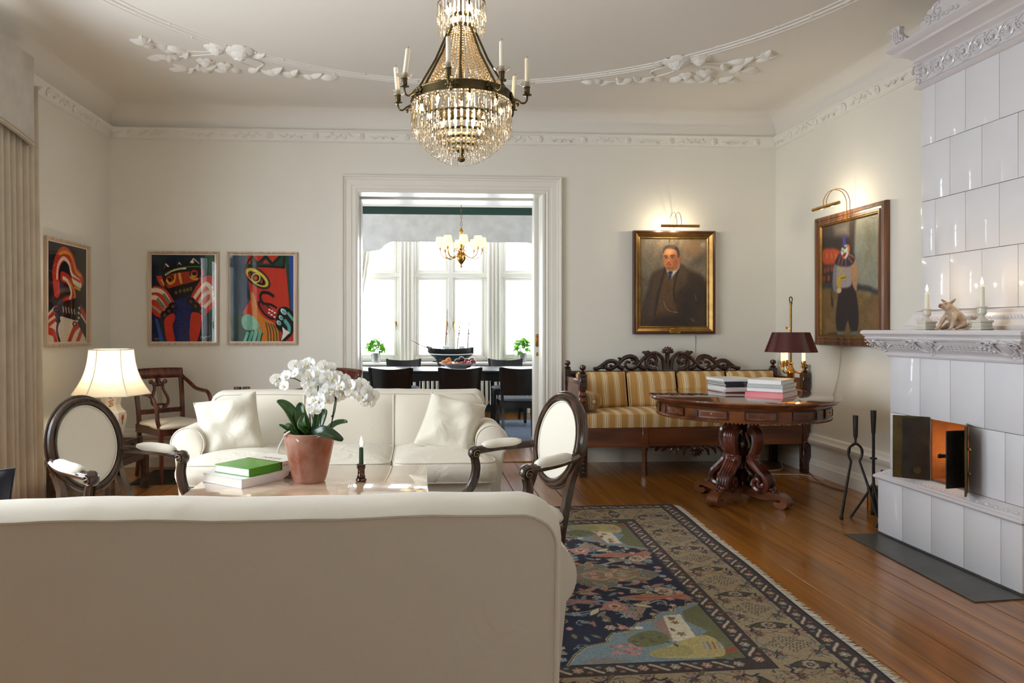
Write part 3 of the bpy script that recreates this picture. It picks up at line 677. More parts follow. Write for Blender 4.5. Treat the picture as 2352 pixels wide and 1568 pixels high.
def brass_chandelier():
    t = thing('brass_chandelier', 'brass chandelier with small cream shades hanging over the dining table', 'chandelier', (0.53, 8.8, 0))
    M_SH = mat('cream_shade', rgb(250, 232, 180), 0.7, emit=(1.0, 0.78, 0.38, 1), estr=1.1)
    b = MB(); b.lathe([(0.0, 1.965), (0.015, 1.97), (0.018, 1.985), (0.008, 2.0), (0.012, 2.012), (0.03, 2.03), (0.055, 2.07), (0.058, 2.095), (0.045, 2.13), (0.018, 2.16), (0.014, 2.18), (0.03, 2.195), (0.014, 2.21), (0.02, 2.25), (0.028, 2.28), (0.012, 2.31), (0.01, 2.38), (0.022, 2.4), (0.024, 2.42), (0.01, 2.45), (0.0, 2.48)], 20, flute=(10, 0.02)); b.build('stem', M_BRASS, t)
    arm = MB(); arm.tube([(x, 0, z) for x, z in spl([(0.03, 2.16), (0.08, 2.11), (0.16, 2.08), (0.23, 2.11), (0.26, 2.18)], 5)], 0.006, 6)
    arm.tube([(x, 0, z) for x, z in spiral((0.075, 2.19), 0.03, 0.006, PI, PI + 7, 16)], 0.004, 5)
    arm.lathe([(0.0, 2.175), (0.025, 2.18), (0.012, 2.185), (0.014, 2.21), (0, 2.21)], 10, (0.26, 0, 0)); me_a = arm.mesh('arm', M_BRASS)
    sh = MB(); sh.lathe([(0.064, 2.235), (0.045, 2.34), (0.043, 2.34), (0.062, 2.235), (0.064, 2.235)], 20, (0.26, 0, 0), hollow=True); me_s = sh.mesh('lamp_shade', M_SH)
    cd = MB(); cd.lathe([(0.01, 2.21), (0.01, 2.26), (0, 2.26)], 8, (0.26, 0, 0)); me_c = cd.mesh('candle_sleeve', M_PORC)
    for k in range(8):
        a = 2 * PI * k / 8 + 0.05 - PI / 2
        ar = put(me_a, 'arm', t, rot=(0, 0, a)); put(me_s, 'lamp_shade', t, rot=(0, 0, a)); put(me_c, 'candle_sleeve', t, rot=(0, 0, a))
    lk = MB()
    for k in range(16):
        z = 2.48 + k * 0.046; pts = [(0.011 * cos(a), 0, z + 0.026 + 0.026 * sin(a)) for a in [2 * PI * i / 10 for i in range(10)]]
        lk.tube(pts, 0.003, 5, closed=True, M=Rz(PI / 2 * (k % 2)))
    lk.build('chain', M_OLDBRASS, t)
    b = MB(); b.lathe([(0.0, 3.2), (0.03, 3.2), (0.06, 3.24), (0.0, 3.25)], 16); b.build('ceiling_cup', M_BRASS, t)
brass_chandelier()
# ================================================================ tiled stove
M_TILE = vary(mat('white_glazed_tile', rgb(226, 226, 230), 0.09, spec=0.55, coat=0.4, coat_rough=0.03), (2.5, 2.5, 2.5), 0.008, 2, 0.02, 8, bdist=0.004)
M_GLAZE = mat('white_glazed_relief', rgb(216, 212, 214), 0.14, spec=0.55, coat=0.3, coat_rough=0.06)
M_GROUT = mat('tile_joint', rgb(120, 116, 112), 0.9)
M_IRON = vary(mat('blackened_iron', rgb(44, 38, 34), 0.55, 0.25), (14, 14, 14), 0.3)
M_BRONZE = vary(mat('sooty_brass', rgb(112, 98, 62), 0.35, 0.9), (9, 9, 9), 0.25, 5)
M_SOOT = vary(mat('firebrick', rgb(120, 74, 44), 0.85), (6, 6, 6), 0.3, 5, 0.4, 30)
M_SLATE = vary(mat('hearth_slate', rgb(72, 70, 66), 0.35, spec=0.5), (5, 5, 5), 0.18, 5, 0.15, 40)
def stove():
    t = thing('tiled_stove', 'tall white glazed tile stove with mantel and open firebox doors', 'stove', (0, 0, 0))
    XW = XR - 0.002
    # core masonry set back behind the tiles (with the firebox hollow)
    oy0, oy1, oz0, oz1 = 3.50, 3.766, 0.40, 0.733
    b = MB(); e = 0.012
    b.box(2.745 + e, XW, 3.115 + e, 4.144 - e, 0.01, 0.33)
    b.box(2.795 + e, XW, 3.165 + e, oy0, 0.33, 1.07); b.box(2.795 + e, XW, oy1, 4.106 - e, 0.33, 1.07); b.box(2.795 + e, XW, oy0, oy1, 0.33, oz0); b.box(2.795 + e, XW, oy0, oy1, oz1, 1.07); b.box(3.2, XW, oy0, oy1, oz0, oz1)
    b.box(3.0 + e, XW, 3.2 + e, 4.125 - e, 1.2, 2.66)
    b.build('core', M_GROUT, t, 0)
    # firebox lining
    b = MB()
    for (y0, y1, z0, z1) in ((oy0, oy0 + 0.004, oz0, oz1), (oy1 - 0.004, oy1, oz0, oz1), (oy0, oy1, oz0, oz0 + 0.004), (oy0, oy1, oz1 - 0.004, oz1)): b.box(2.8, 3.2, y0, y1, z0, z1)
    b.box(3.19, 3.2, oy0, oy1, oz0, oz1); b.build('firebox_lining', M_SOOT, t, 0)
    def tile(name, x, y0, y1, z0, z1, face='x', th=0.014, corner=0):
        g = 0.0009; b = MB()
        if face == 'x': b.rbox(x, x + th, y0 + g, y1 - g, z0 + g, z1 - g, 0.0035, 2)
        else: b.rbox(y0 + g, y1 - g, x, x + th, z0 + g, z1 - g, 0.0035, 2)
        return b.build('tile', M_TILE, t)
    # base tiles
    js = [3.115, 3.236, 3.466, 3.696, 3.926, 4.144]
    for a, c in zip(js[:-1], js[1:]): tile('tile', 2.745, a, c, 0.012, 0.325)
    for a, c in ((2.745 + 0.014, 3.0), (3.0, 3.2), (3.2, XW)): tile('tile', 4.13, a, c, 0.012, 0.325, 'y')
    for a, c in ((2.745 + 0.014, 3.0), (3.0, 3.2), (3.2, XW)): tile('tile', 3.115, a, c, 0.012, 0.325, 'y')
    b = MB(); b.box(2.735, XW, 3.105, 4.15, 0.0, 0.012); b.build('plinth_strip', M_SLATE, t, 0)
    # moulded ledge: profile swept round three sides
    def ledge(name, prof, x0, y0, y1, m, cuts=()):
        vs = []; n = len(prof)
        for cx, cy, ox, oy in ((XW, y1, 0, 1), (x0, y1, -1, 1), (x0, y0, -1, -1), (XW, y0, 0, -1)): vs += [(cx + ox * u, cy + oy * u, z) for u, z in prof]
        b = MB(); b.add(vs, [(s * n + k, s * n + k + 1, (s + 1) * n + k + 1, (s + 1) * n + k) for s in range(3) for k in range(n - 1)]); return b.build(name, m, t, 28)
    ledge('ledge', [(-0.05, 0.325), (0.0, 0.325), (0.012, 0.328), (0.02, 0.338), (0.016, 0.35), (0.006, 0.355), (0.004, 0.362), (-0.012, 0.368), (-0.022, 0.378), (-0.036, 0.386), (-0.046, 0.392), (-0.056, 0.392)], 2.745, 3.115, 4.144, M_GLAZE)
    # ledge relief: beading of small shells
    q = MB(); q.ball((0, 0, 0), (0.006, 0.014, 0.006), 8, 5); me = q.mesh('bead', M_GLAZE)
    for k in range(17): put(me, 'bead', t, (2.755, 3.16 + k * 0.058, 0.371))
    # body tiles, two staggered rows round the opening
    zA, zB, zC = 0.392, 0.726, 1.062
    for a, c in zip([3.165, 3.394, 3.623, 3.852, 4.106][:-1], [3.394, 3.623, 3.852, 4.106]): tile('tile', 2.795, a, c, zB, zC)
    for a, c in ((3.165, 3.27), (3.27, oy0)): tile('tile', 2.795, a, c, zA, zB)
    for a, c in ((oy1, 3.97), (3.97, 4.106)): tile('tile', 2.795, a, c, zA, zB)
    for z0, z1 in ((zA, zB), (zB, zC)):
        for a, c in ((2.81, 3.07), (3.07, XW)): tile('tile', 4.092, a, c, z0, z1, 'y'); tile('tile', 3.165, a, c, z0, z1, 'y')
    # mantel: moulded shelf with relief
    mp = [(-0.02, 1.055), (0.004, 1.055), (0.012, 1.06), (0.016, 1.068), (0.008, 1.076), (0.012, 1.085), (0.03, 1.1), (0.05, 1.125), (0.07, 1.14), (0.075, 1.15), (0.09, 1.155), (0.098, 1.165), (0.092, 1.172), (0.1, 1.18), (0.112, 1.192), (0.112, 1.204), (0.104, 1.212), (0.09, 1.2145), (-0.5, 1.2145)]
    ledge('mantel_shelf', mp, 2.795, 3.165, 4.106, M_GLAZE)
    b = MB(); b.box(2.79, XW, 3.165, 4.106, 1.19, 1.2145); b.build('mantel_top', M_GLAZE, t, 0)
    def frame_at(y, u, z, tilt): return T(2.795 - u, y, z) @ Ry(tilt)
    def relief_cartouche(name, y, s=1.0):
        """C-scroll cartouche on the slope of the mantel (local x = out of the face, y across, z up)"""
        b = MB(); Mx = T(2.795 - 0.052, y, 1.122) @ Ry(math.radians(-50)) @ Rz(0)
        def cs(pts, r0, r1):
            q = [(-0.004, a * s, c * s) for a, c in pts]; b.tube(q, taper(len(q), r0 * s, r1 * s), 6, M=Mx)
        for d in (-1, 1):
            cs([(d * p[0], p[1]) for p in spl([(0.008, 0.07), (0.045, 0.06), (0.062, 0.02), (0.052, -0.03), (0.02, -0.05)], 5)], 0.008, 0.006)
            cs([(d * p[0], p[1]) for p in spiral((0.03, -0.055), 0.022, 0.004, PI / 2, PI / 2 + 7, 18)], 0.006, 0.004)
            cs([(d * p[0], p[1]) for p in spiral((0.085, 0.035), 0.028, 0.005, PI, PI - 7, 18)], 0.007, 0.004)
            cs([(d * p[0], p[1]) for p in spl([(0.06, 0.06), (0.1, 0.075), (0.135, 0.055), (0.15, 0.075)], 5)], 0.007, 0.003)
            for k in range(4): b.ball((-0.002, d * (0.1 + k * 0.022) * s, (-0.02 + 0.012 * k) * s), (0.006, 0.013 * s, 0.006 * s), 8, 5, Mx)
        b.ball((0.0, 0, 0.005 * s), (0.008, 0.036 * s, 0.045 * s), 14, 8, Mx); b.ball((-0.006, 0, 0.078 * s), (0.009, 0.02 * s, 0.014 * s), 10, 6, Mx); b.ball((-0.006, 0, -0.07 * s), (0.008, 0.015 * s, 0.012 * s), 10, 6, Mx)
        return b.build('relief_cartouche', M_GLAZE, t)
    relief_cartouche('relief_cartouche', 3.74, 0.8); relief_cartouche('relief_cartouche', 3.2, 0.85); relief_cartouche('relief_cartouche', 4.12, 0.62)
    b = MB()                                     # lattice ground between the cartouches
    for y0, y1 in ((3.28, 3.62), (3.85, 4.05)):
        n = int((y1 - y0) / 0.028)
        for k in range(n + 1):
            y = y0 + k * 0.028
            for sl in (0.024, -0.024): b.tube([(2.795 - 0.031, y, 1.1), (2.795 - 0.0645, y + sl, 1.136)], 0.0016, 4)
        for z, u in ((1.108, 0.038), (1.12, 0.047), (1.131, 0.057)): b.tube([(2.795 - u, y0, z), (2.795 - u, y1, z)], 0.002, 4)
    b.build('lattice_relief', M_GLAZE, t)['kind'] = 'stuff'
    q = MB(); q.ball((0, 0, 0), (0.007, 0.008, 0.008), 8, 6); me = q.mesh('bead', M_GLAZE)
    for k in range(5): put(me, 'bead', t, (2.795 - 0.095, 3.3 + k * 0.19, 1.168))
    # shaft: moulded foot, staggered rows, cornice
    ledge('shaft_foot', [(0.07, 1.2145), (0.07, 1.235), (0.06, 1.24), (0.05, 1.255), (0.035, 1.285), (0.028, 1.305), (0.03, 1.312), (0.03, 1.32), (0.012, 1.326), (0.0, 1.33), (-0.02, 1.33)], 3.0, 3.2, 4.125, M_GLAZE)
    q = MB(); q.ball((0, 0, 0), (0.005, 0.01, 0.02), 8, 6); me = q.mesh('fluting', M_GLAZE)
    for k in range(44): put(me, 'fluting', t, (2.957, 3.22 + k * 0.0205, 1.275), (0, -0.4, 0))
    zr = [1.33, 1.645, 1.975, 2.305, 2.65]
    for r in range(4):
        ys = [3.2] + [y for y in [3.2 + (0.115 if r % 2 else 0.23) + 0.231 * k for k in range(5)] if y < 4.05] + [4.125]
        for a, c in zip(ys[:-1], ys[1:]): tile('tile', 3.0, a, c, zr[r], zr[r + 1])
        for a, c in ((3.014, 3.18), (3.18, XW)): tile('tile', 4.111, a, c, zr[r], zr[r + 1], 'y'); tile('tile', 3.2, a, c, zr[r], zr[r + 1], 'y')
    ledge('shaft_cornice', [(-0.02, 2.645), (0.004, 2.645), (0.02, 2.652), (0.028, 2.662), (0.022, 2.672), (0.01, 2.68), (0.004, 2.69), (0.006, 2.80), (0.016, 2.81), (0.028, 2.818), (0.03, 2.83), (0.05, 2.85), (0.085, 2.868), (0.1, 2.875), (0.104, 2.89), (0.12, 2.9), (0.134, 2.915), (0.134, 2.925), (0.1, 2.93), (-0.3, 2.93)], 3.0, 3.2, 4.125, M_GLAZE)
    # frieze relief: a run of C-scrolls and leaves
    b = MB()
    for k, y in enumerate([3.28 + 0.1 * i for i in range(9)]):
        d = 1 if k % 2 else -1; X = 2.992
        b.tube([(X, y + a, 2.745 + c) for a, c in spiral((0, 0), 0.046, 0.008, d * 0.6, d * 8.4, 26)], taper(27, 0.009, 0.005), 6)
        b.tube([(X, y + a, 2.745 + c) for a, c in spl([(-0.05, -0.04 * d), (0.0, -0.052 * d), (0.05, -0.02 * d), (0.065, 0.03 * d)], 5)], taper(16, 0.004, 0.009), 6)
        for m in range(5): b.ball((X, y + 0.045 + 0.012 * cos(m * 1.3), 2.745 + d * (0.03 - 0.014 * m)), (0.006, 0.011, 0.007), 8, 5)
        b.ball((X - 0.004, y, 2.745), (0.01, 0.012, 0.012), 8, 6)
    b.build('frieze_relief', M_GLAZE, t)['kind'] = 'stuff'
    b = MB()                                     # corner acanthus bracket
    for k in range(6): b.tube([(2.985 - 0.012 * sin(k), 4.125 + 0.006, 2.69 + a) for a in (0, 0.11)], 0.004, 5)
    for z, r in ((2.70, 0.014), (2.725, 0.018), (2.75, 0.022), (2.775, 0.026), (2.8, 0.028)): b.ball((2.99, 4.13, z), (r, r, 0.016), 10, 6)
    b.tube([(2.985, 4.14 + a, 2.77 + c) for a, c in spiral((0.012, 0.01), 0.03, 0.006, -1, 6, 20)], 0.007, 6); b.build('corner_bracket', M_GLAZE, t)
    # openwork cresting above the cornice
    out = spl([(4.05, 2.925), (4.0, 2.95), (3.99, 2.985), (3.95, 2.99), (3.93, 3.03), (3.86, 3.03), (3.85, 3.08), (3.82, 3.12), (3.83, 3.15), (3.78, 3.17), (3.7, 3.15), (3.66, 3.17), (3.54, 3.16), (3.5, 3.12), (3.47, 3.08), (3.46, 3.03), (3.39, 3.03), (3.37, 2.99), (3.33, 2.985), (3.32, 2.95), (3.27, 2.925)], 4)
    b = MB(); b.prism(out, 2.90, 2.925, lambda u, v, w: (w, u, v))
    for s in (-1, 1):
        for (cy, cz, r0, a0, tw) in ((0.1, 3.07, 0.055, 0.5, 7), (0.19, 3.0, 0.045, 2.0, -7), (0.27, 2.97, 0.03, 1, 6), (0.04, 3.11, 0.03, 0, -7)):
            b.tube([(2.896, 3.66 + s * p[0], p[1]) for p in spiral((cy, cz), r0, 0.006, a0, a0 + tw, 24)], taper(25, 0.011, 0.005), 6)
        for k in range(7): b.ball((2.897, 3.66 + s * (0.05 + 0.035 * k), 2.955 + 0.01 * (k % 2)), (0.01, 0.016, 0.011), 8, 6)
    b.build('cresting', M_GLAZE, t, 60)
    b = MB()                                     # corner acanthus scroll rising from the cornice
    horn = [(4.08, 2.925), (4.09, 2.95), (4.12, 2.97), (4.135, 2.995), (4.13, 3.02), (4.15, 3.035), (4.19, 3.04), (4.225, 3.036), (4.245, 3.028), (4.225, 3.018), (4.205, 3.005), (4.2, 2.985), (4.21, 2.965), (4.225, 2.94), (4.225, 2.925)]
    b.prism(spl(horn, 4, True), 2.872, 2.902, lambda u, v, w: (w, u, v))
    for off, r in ((0.0, 0.009), (0.022, 0.007), (-0.02, 0.007)):
        q = spl([(4.13 + off, 2.93), (4.165 + off * 0.8, 2.965), (4.165 + off * 0.6, 3.0), (4.19 + off * 0.3, 3.026), (4.235, 3.029)], 5); b.tube([(2.868, y, z) for y, z in q], taper(len(q), r, r * 0.5), 6)
    b.tube([(2.866, 4.11 + p[0], 2.95 + p[1]) for p in spiral((0, 0), 0.022, 0.004, 0, -7, 18)], 0.006, 6); b.build('corner_scroll', M_GLAZE, t, 50)
    # firebox doors: outer brass leaves and inner iron leaves
    def leaf(name, y, ang, w, m, z0=oz0 - 0.008, z1=oz1 + 0.006, off=0.0, label=None):
        e = bpy.data.objects.new(name, None)
        b = MB(); b.rbox(0, w, -0.004, 0.004, z0, z1, 0.002, 1)
        o = b.build(name, m, t, label=label); o.location = (2.79 - off, y, 0); o.rotation_euler = (0, 0, ang); return o
    # local +x of a leaf points away from its hinge
    A = math.radians
    d1 = leaf('firebox_door', oy1, A(140), 0.175, M_BRONZE, label='open sooty brass door leaf')
    h = MB(); h.rbox(0.01, 0.125, 0.004, 0.012, oz0 + 0.012, oz1 - 0.012, 0.003, 1); h.build('inner_plate', M_IRON, d1)
    d2 = leaf('firebox_door', oy1 - 0.006, A(151), 0.13, M_IRON, oz0, oz1 - 0.004, 0.004, label='open black iron inner leaf')
    h = MB(); h.lathe([(0.018, 0), (0.018, 0.004), (0, 0.004)], 16, M=T(0.06, 0.004, oz0 + 0.045) @ Rx(-PI / 2)); h.build('air_vent', M_BRONZE, d2)
    d3 = leaf('firebox_door', oy0, A(229), 0.15, M_BRONZE, label='open sooty brass door leaf')
    for zz, rr in ((0.62, 0.009), (0.5, 0.007)):
        h = MB(); h.ball((0.09, 0.014, zz), rr, 8, 6); h.build('knob', M_BRASS, d3)
    d4 = leaf('firebox_door', oy0 + 0.012, A(190), 0.12, M_IRON, oz0 + 0.01, oz1 - 0.03, 0.0, label='open black iron inner leaf')
    h = MB(); h.rbox(0.02, 0.16, -0.014, -0.004, 0.565, 0.583, 0.002, 1); h.tube([(0.1, -0.014, 0.574), (0.13, -0.03, 0.58)], 0.005, 6); h.build('latch', M_IRON, d4)
    h = MB(); h.box(-0.02, 0.03, 0.003, 0.008, 0.47, 0.487); h.box(-0.02, 0.03, 0.003, 0.008, 0.655, 0.672); h.build('hinge_strap', M_IRON, d4)
    h = MB(); h.lathe([(0.012, 0), (0.012, 0.003), (0, 0.003)], 14, M=T(0.07, -0.004, 0.445) @ Rx(PI / 2)); h.build('air_vent', M_PORC, d4)
    # fire inside
    ml = vary(mat('charred_log', rgb(50, 34, 26), 0.9), (12, 12, 12), 0.3)
    for pa, pb, rr, lab in (((2.9, 3.56, 0.434), (3.1, 3.7, 0.436), 0.028, 'lower charred log burning in the stove firebox'), ((2.92, 3.7, 0.48), (3.1, 3.56, 0.49), 0.022, 'upper charred log lying across the other in the firebox')):
        lg = MB(); lg.tube([pa, pb], rr, 10); lo = lg.build('fire_log', ml, None); tag(lo, lab, 'firewood', 'logs in the firebox')
    M_FLAME = mat('flame', rgb(255, 190, 90), 1, emit=(1.0, 0.5, 0.12, 1), estr=9)
    fl = thing('log_fire', 'small orange flames inside the open stove', 'fire', (3.0, 3.6, 0.46))
    for k, (dx, dy, hh) in enumerate(((-0.06, -0.04, 0.1), (0.0, 0.0, 0.14), (0.05, 0.05, 0.1), (-0.03, 0.07, 0.09), (-0.08, 0.02, 0.08))):
        b = MB(); b.lathe([(0.0, -0.01), (0.016, 0.005), (0.02, 0.03), (0.012, hh * 0.6), (0.004, hh * 0.9), (0, hh)], 10, (dx, dy, 0)); b.build('flame', M_FLAME, fl, 180)
    point_light('fire_light', (-0.05, 0.0, 0.1), 2.2, (1.0, 0.6, 0.22), 0.05, fl)
    # hearth plate
    b = MB(); b.prism([(2.75, 4.116), (2.523, 4.116), (2.475, 3.06), (2.74, 3.085)], 0.0005, 0.006, lambda u, v, w: (u, v, w)); tag(b.build('hearth_plate', M_SLATE, smooth=0), 'dark slate hearth plate let into the floor before the stove', 'hearth')
stove()

# ---------------------------------------------------------------- candlesticks with burning candles, pig
M_WAX = mat('white_wax', rgb(240, 232, 214), 0.4, sss=0.25)
M_WICK = mat('wick', rgb(30, 24, 20), 0.9)
M_CFLAME = mat('candle_flame', rgb(255, 220, 150), 1, emit=(1.0, 0.72, 0.36, 1), estr=16)
M_CREAMGL = mat('cream_faience', rgb(206, 202, 190), 0.2, coat=0.3)
FLAME = MB(); FLAME.lathe([(0.0, 0.0), (0.004, 0.004), (0.0062, 0.012), (0.0056, 0.02), (0.0032, 0.03), (0.001, 0.038), (0, 0.042)], 12); ME_FLAME = FLAME.mesh('flame', M_CFLAME, 180)
def candle(parent, base, h, r, m=None, lit=True, energy=1.2, lean=0.0):
    """a candle thing standing at base (world)"""
    b = MB(); b.lathe([(0, 0), (r * 1.05, 0), (r, h * 0.3), (r * 0.94, h - 0.004), (r * 0.8, h), (r * 0.3, h - 0.003), (0, h - 0.003)], 18); b.build('wax', m or M_WAX, parent).location = base
    w = MB(); w.tube([(0, 0, h - 0.004), (0.0008, 0, h + 0.008)], 0.0012, 5); w.build('wick', M_WICK, parent).location = base
    if lit:
        put(ME_FLAME, 'flame', parent, (base[0], base[1], base[2] + h + 0.004))
        point_light('flame_light', (base[0], base[1], base[2] + h + 0.03), energy, (1.0, 0.66, 0.3), 0.008, parent)
def candlestick(y, label, hc, clab):
    x = 2.82; z = 1.2145
    t = thing('candlestick', label, 'candlestick', (x, y, z), 0, 'faience candlesticks on the mantel')
    b = MB(); b.rbox(-0.036, 0.036, -0.036, 0.036, 0, 0.012, 0.004, 2); b.rbox(-0.031, 0.031, -0.031, 0.031, 0.01, 0.038, 0.004, 2); b.rbox(-0.036, 0.036, -0.036, 0.036, 0.036, 0.05, 0.005, 2); b.build('base', M_CREAMGL, t)
    b = MB(); b.lathe([(0.028, 0.048), (0.024, 0.054), (0.012, 0.064), (0.01, 0.072), (0.019, 0.08), (0.022, 0.088), (0.02, 0.094), (0.02, 0.108), (0.024, 0.112), (0.021, 0.118), (0.014, 0.118), (0.012, 0.1), (0, 0.1)], 24); b.build('socket', M_CREAMGL, t)
    c = thing('candle', clab, 'candle', (x, y, z + 0.102), 0, 'white candles on the mantel'); candle(c, (0, 0, 0), hc, 0.0118)
candlestick(3.83, 'cream faience candlestick on the mantel, left of the pig', 0.105, 'lit white candle on the mantel, left of the pig')
candlestick(3.44, 'cream faience candlestick on the mantel, right of the pig', 0.118, 'lit white candle on the mantel, right of the pig')
def pig():
    t = thing('pig_figurine', 'glazed sitting pig figurine between the mantel candlesticks', 'figurine', (2.815, 3.64, 1.2145), math.radians(-82))
    mp = vary(mat('pig_glaze', rgb(186, 164, 142), 0.1, coat=0.5, coat_rough=0.03), (30, 30, 30), 0.14)
    b = MB()                                     # local: snout towards -y, sits on its haunches
    b.tube([(0, 0.052, 0.036), (0, 0.04, 0.05), (0, 0.02, 0.076), (0, 0.0, 0.1), (0, -0.016, 0.114)], [0.034, 0.04, 0.036, 0.029, 0.024], 14)
    b.ball((0, -0.026, 0.124), (0.026, 0.03, 0.025), 14, 10)
    b.tube([(0, -0.03, 0.122), (0, -0.055, 0.124), (0, -0.068, 0.127)], [0.022, 0.014, 0.0115], 12)
    for s in (-1, 1):
        b.tube([(s * 0.022, 0.004, 0.09), (s * 0.034, -0.018, 0.055), (s * 0.038, -0.034, 0.024), (s * 0.04, -0.044, 0.008)], [0.015, 0.012, 0.0088, 0.009], 10)
        b.tube([(s * 0.026, 0.045, 0.03), (s * 0.042, 0.02, 0.022), (s * 0.044, -0.006, 0.012)], [0.022, 0.016, 0.0095], 10)
        b.ball((s * 0.041, -0.05, 0.007), (0.009, 0.012, 0.007), 8, 6); b.ball((s * 0.045, -0.014, 0.008), (0.009, 0.012, 0.008), 8, 6)
    o = b.build('body', mp, t, 180)
    rm = o.modifiers.new('remesh', 'REMESH'); rm.mode = 'VOXEL'; rm.voxel_size = 0.0026; rm.use_smooth_shade = True
    sm = o.modifiers.new('smooth', 'SMOOTH'); sm.factor = 0.5; sm.iterations = 8
    for s in (-1, 1):
        b = MB(); b.sheet(lambda u, v: (s * (0.012 + 0.03 * u), 0.0 + (v - 0.5) * 0.026 * sin(PI * (0.15 + 0.83 * u)), 0.018 + 0.024 * u - 0.008 * sin(PI * v)), 8, 6, M=T(0, -0.018, 0.122)); q = b.build('ear', mp, t, 180); md = q.modifiers.new('s', 'SOLIDIFY'); md.thickness = 0.003; md.offset = 0
        e = MB(); e.ball((s * 0.0135, -0.0475, 0.137), 0.0032, 8, 6); e.build('eye', M_WICK, t)
    b = MB(); b.lathe([(0.0125, 0), (0.0125, 0.003), (0.011, 0.004), (0, 0.004)], 16, M=T(0, -0.066, 0.1265) @ Rx(PI / 2 - 0.2)); b.build('snout_disc', mat('snout', rgb(150, 100, 88), 0.15, coat=0.4), t)
    for s in (-1, 1):
        e = MB(); e.ball((s * 0.0045, -0.0705, 0.1275), (0.0022, 0.0018, 0.003), 6, 5); e.build('nostril', M_WICK, t)
    b = MB(); b.tube([(0.008 * cos(a), 0.088 + 0.002 * a, 0.03 + 0.008 * sin(a)) for a in [k * 0.5 for k in range(16)]], taper(16, 0.004, 0.002), 6); b.build('tail', mp, t)
pig()

# ---------------------------------------------------------------- fire irons
def fire_irons():
    cx, cy = 2.9, 4.42
    t = thing('fire_iron_stand', 'black iron tripod stand for fire tools beside the stove', 'stand', (cx, cy, 0))
    for k in range(3):
        a = 2 * PI * k / 3 + 0.4; b = MB(); b.tube(spl([(0, 0, 0.24), (0.05 * cos(a), 0.05 * sin(a), 0.14), (0.13 * cos(a), 0.13 * sin(a), 0.0)], 5), 0.008, 6); b.build('leg', M_IRON, t)
    b = MB(); b.tube([(0, 0, 0.12), (0, 0, 0.55)], 0.009, 8); b.lathe([(0.02, 0.39), (0.02, 0.4), (0, 0.402)], 12); b.build('post', M_IRON, t)
    b = MB(); b.lathe([(0.008, 0.545), (0.012, 0.56), (0.016, 0.65), (0.017, 0.7), (0, 0.702)], 10); b.build('handle', M_IRON, t)
    t2 = thing('fire_tongs', 'black iron fire tongs with a round bow leaning on the tool stand', 'tongs', (2.745, 4.38, 0))
    b = MB(); b.lathe([(0.008, 0.52), (0.013, 0.54), (0.015, 0.62), (0.016, 0.67), (0, 0.672)], 10, (0.03, 0.03, 0)); b.tube([(0.03, 0.03, 0.49), (0.03, 0.03, 0.54)], 0.007, 8); b.build('handle', M_IRON, t2)
    b = MB(); b.tube([(0.03 + 0.045 * cos(a), 0.03, 0.44 + 0.05 * sin(a)) for a in [(-0.3 + 0.78 * k) * 1.0 * PI / 2.6 + 0.0 for k in range(0, 5)]], 0.007, 6)
    b.tube(spl([(0.0, 0.03, 0.38), (-0.016, 0.03, 0.42), (-0.014, 0.03, 0.46), (0.03, 0.03, 0.492), (0.07, 0.03, 0.46), (0.073, 0.03, 0.42), (0.056, 0.03, 0.38)], 5), 0.008, 6); b.build('bow', M_IRON, t2)
    for s, p in ((0, [(0.0, 0.03, 0.38), (-0.02, 0.05, 0.2), (-0.035, 0.075, 0.01)]), (1, [(0.056, 0.03, 0.38), (0.08, -0.04, 0.2), (0.1, -0.1, 0.01)])):
        b = MB(); b.tube(p, [0.008, 0.009, 0.009], 6); b.ball(p[-1], (0.014, 0.014, 0.012), 8, 6); b.build('arm', M_IRON, t2)
    t3 = thing('hearth_poker', 'thin black iron poker leaning against the stove corner', 'poker', (2.9, 4.3, 0))
    b = MB(); b.tube([(-0.09, -0.04, 0.0), (0.03, -0.08, 0.42)], 0.008, 6); b.build('shaft', M_IRON, t3); b = MB(); b.tube([(0.03, -0.08, 0.42), (0.055, -0.088, 0.5)], [0.012, 0.014], 8); b.build('handle', M_IRON, t3)
    t4 = thing('ash_shovel', 'black iron ash shovel hanging low on the tool stand', 'shovel', (2.955, 4.4, 0))
    b = MB(); b.sheet(lambda u, v: (lerp(-0.06, 0.06, u), 0.02 + 0.02 * (2 * u - 1) ** 2, lerp(0.03, 0.2, v)), 8, 6); q = b.build('blade', M_IRON, t4, 180); md = q.modifiers.new('s', 'SOLIDIFY'); md.thickness = 0.004
    b = MB(); b.tube([(0, 0.02, 0.18), (0, 0.0, 0.32)], 0.007, 6); b.lathe([(0.018, 0.31), (0.018, 0.322), (0, 0.324)], 10); b.build('shaft', M_IRON, t4)
    t5 = thing('log_box', 'low wooden log box on the floor behind the fire tools', 'box', (3.11, 4.5, 0))
    for (x0, x1, y0, y1) in ((-0.1, 0.14, -0.16, -0.145), (-0.1, 0.14, 0.145, 0.16), (-0.1, -0.085, -0.16, 0.16), (0.125, 0.14, -0.16, 0.16)):
        b = MB(); b.rbox(x0, x1, y0, y1, 0.0, 0.17, 0.003, 1); b.build('side_board', M_FLOOR, t5)
    b = MB(); b.box(-0.095, 0.135, -0.155, 0.155, 0.0, 0.012); b.build('bottom_board', M_FLOOR, t5)
fire_irons()
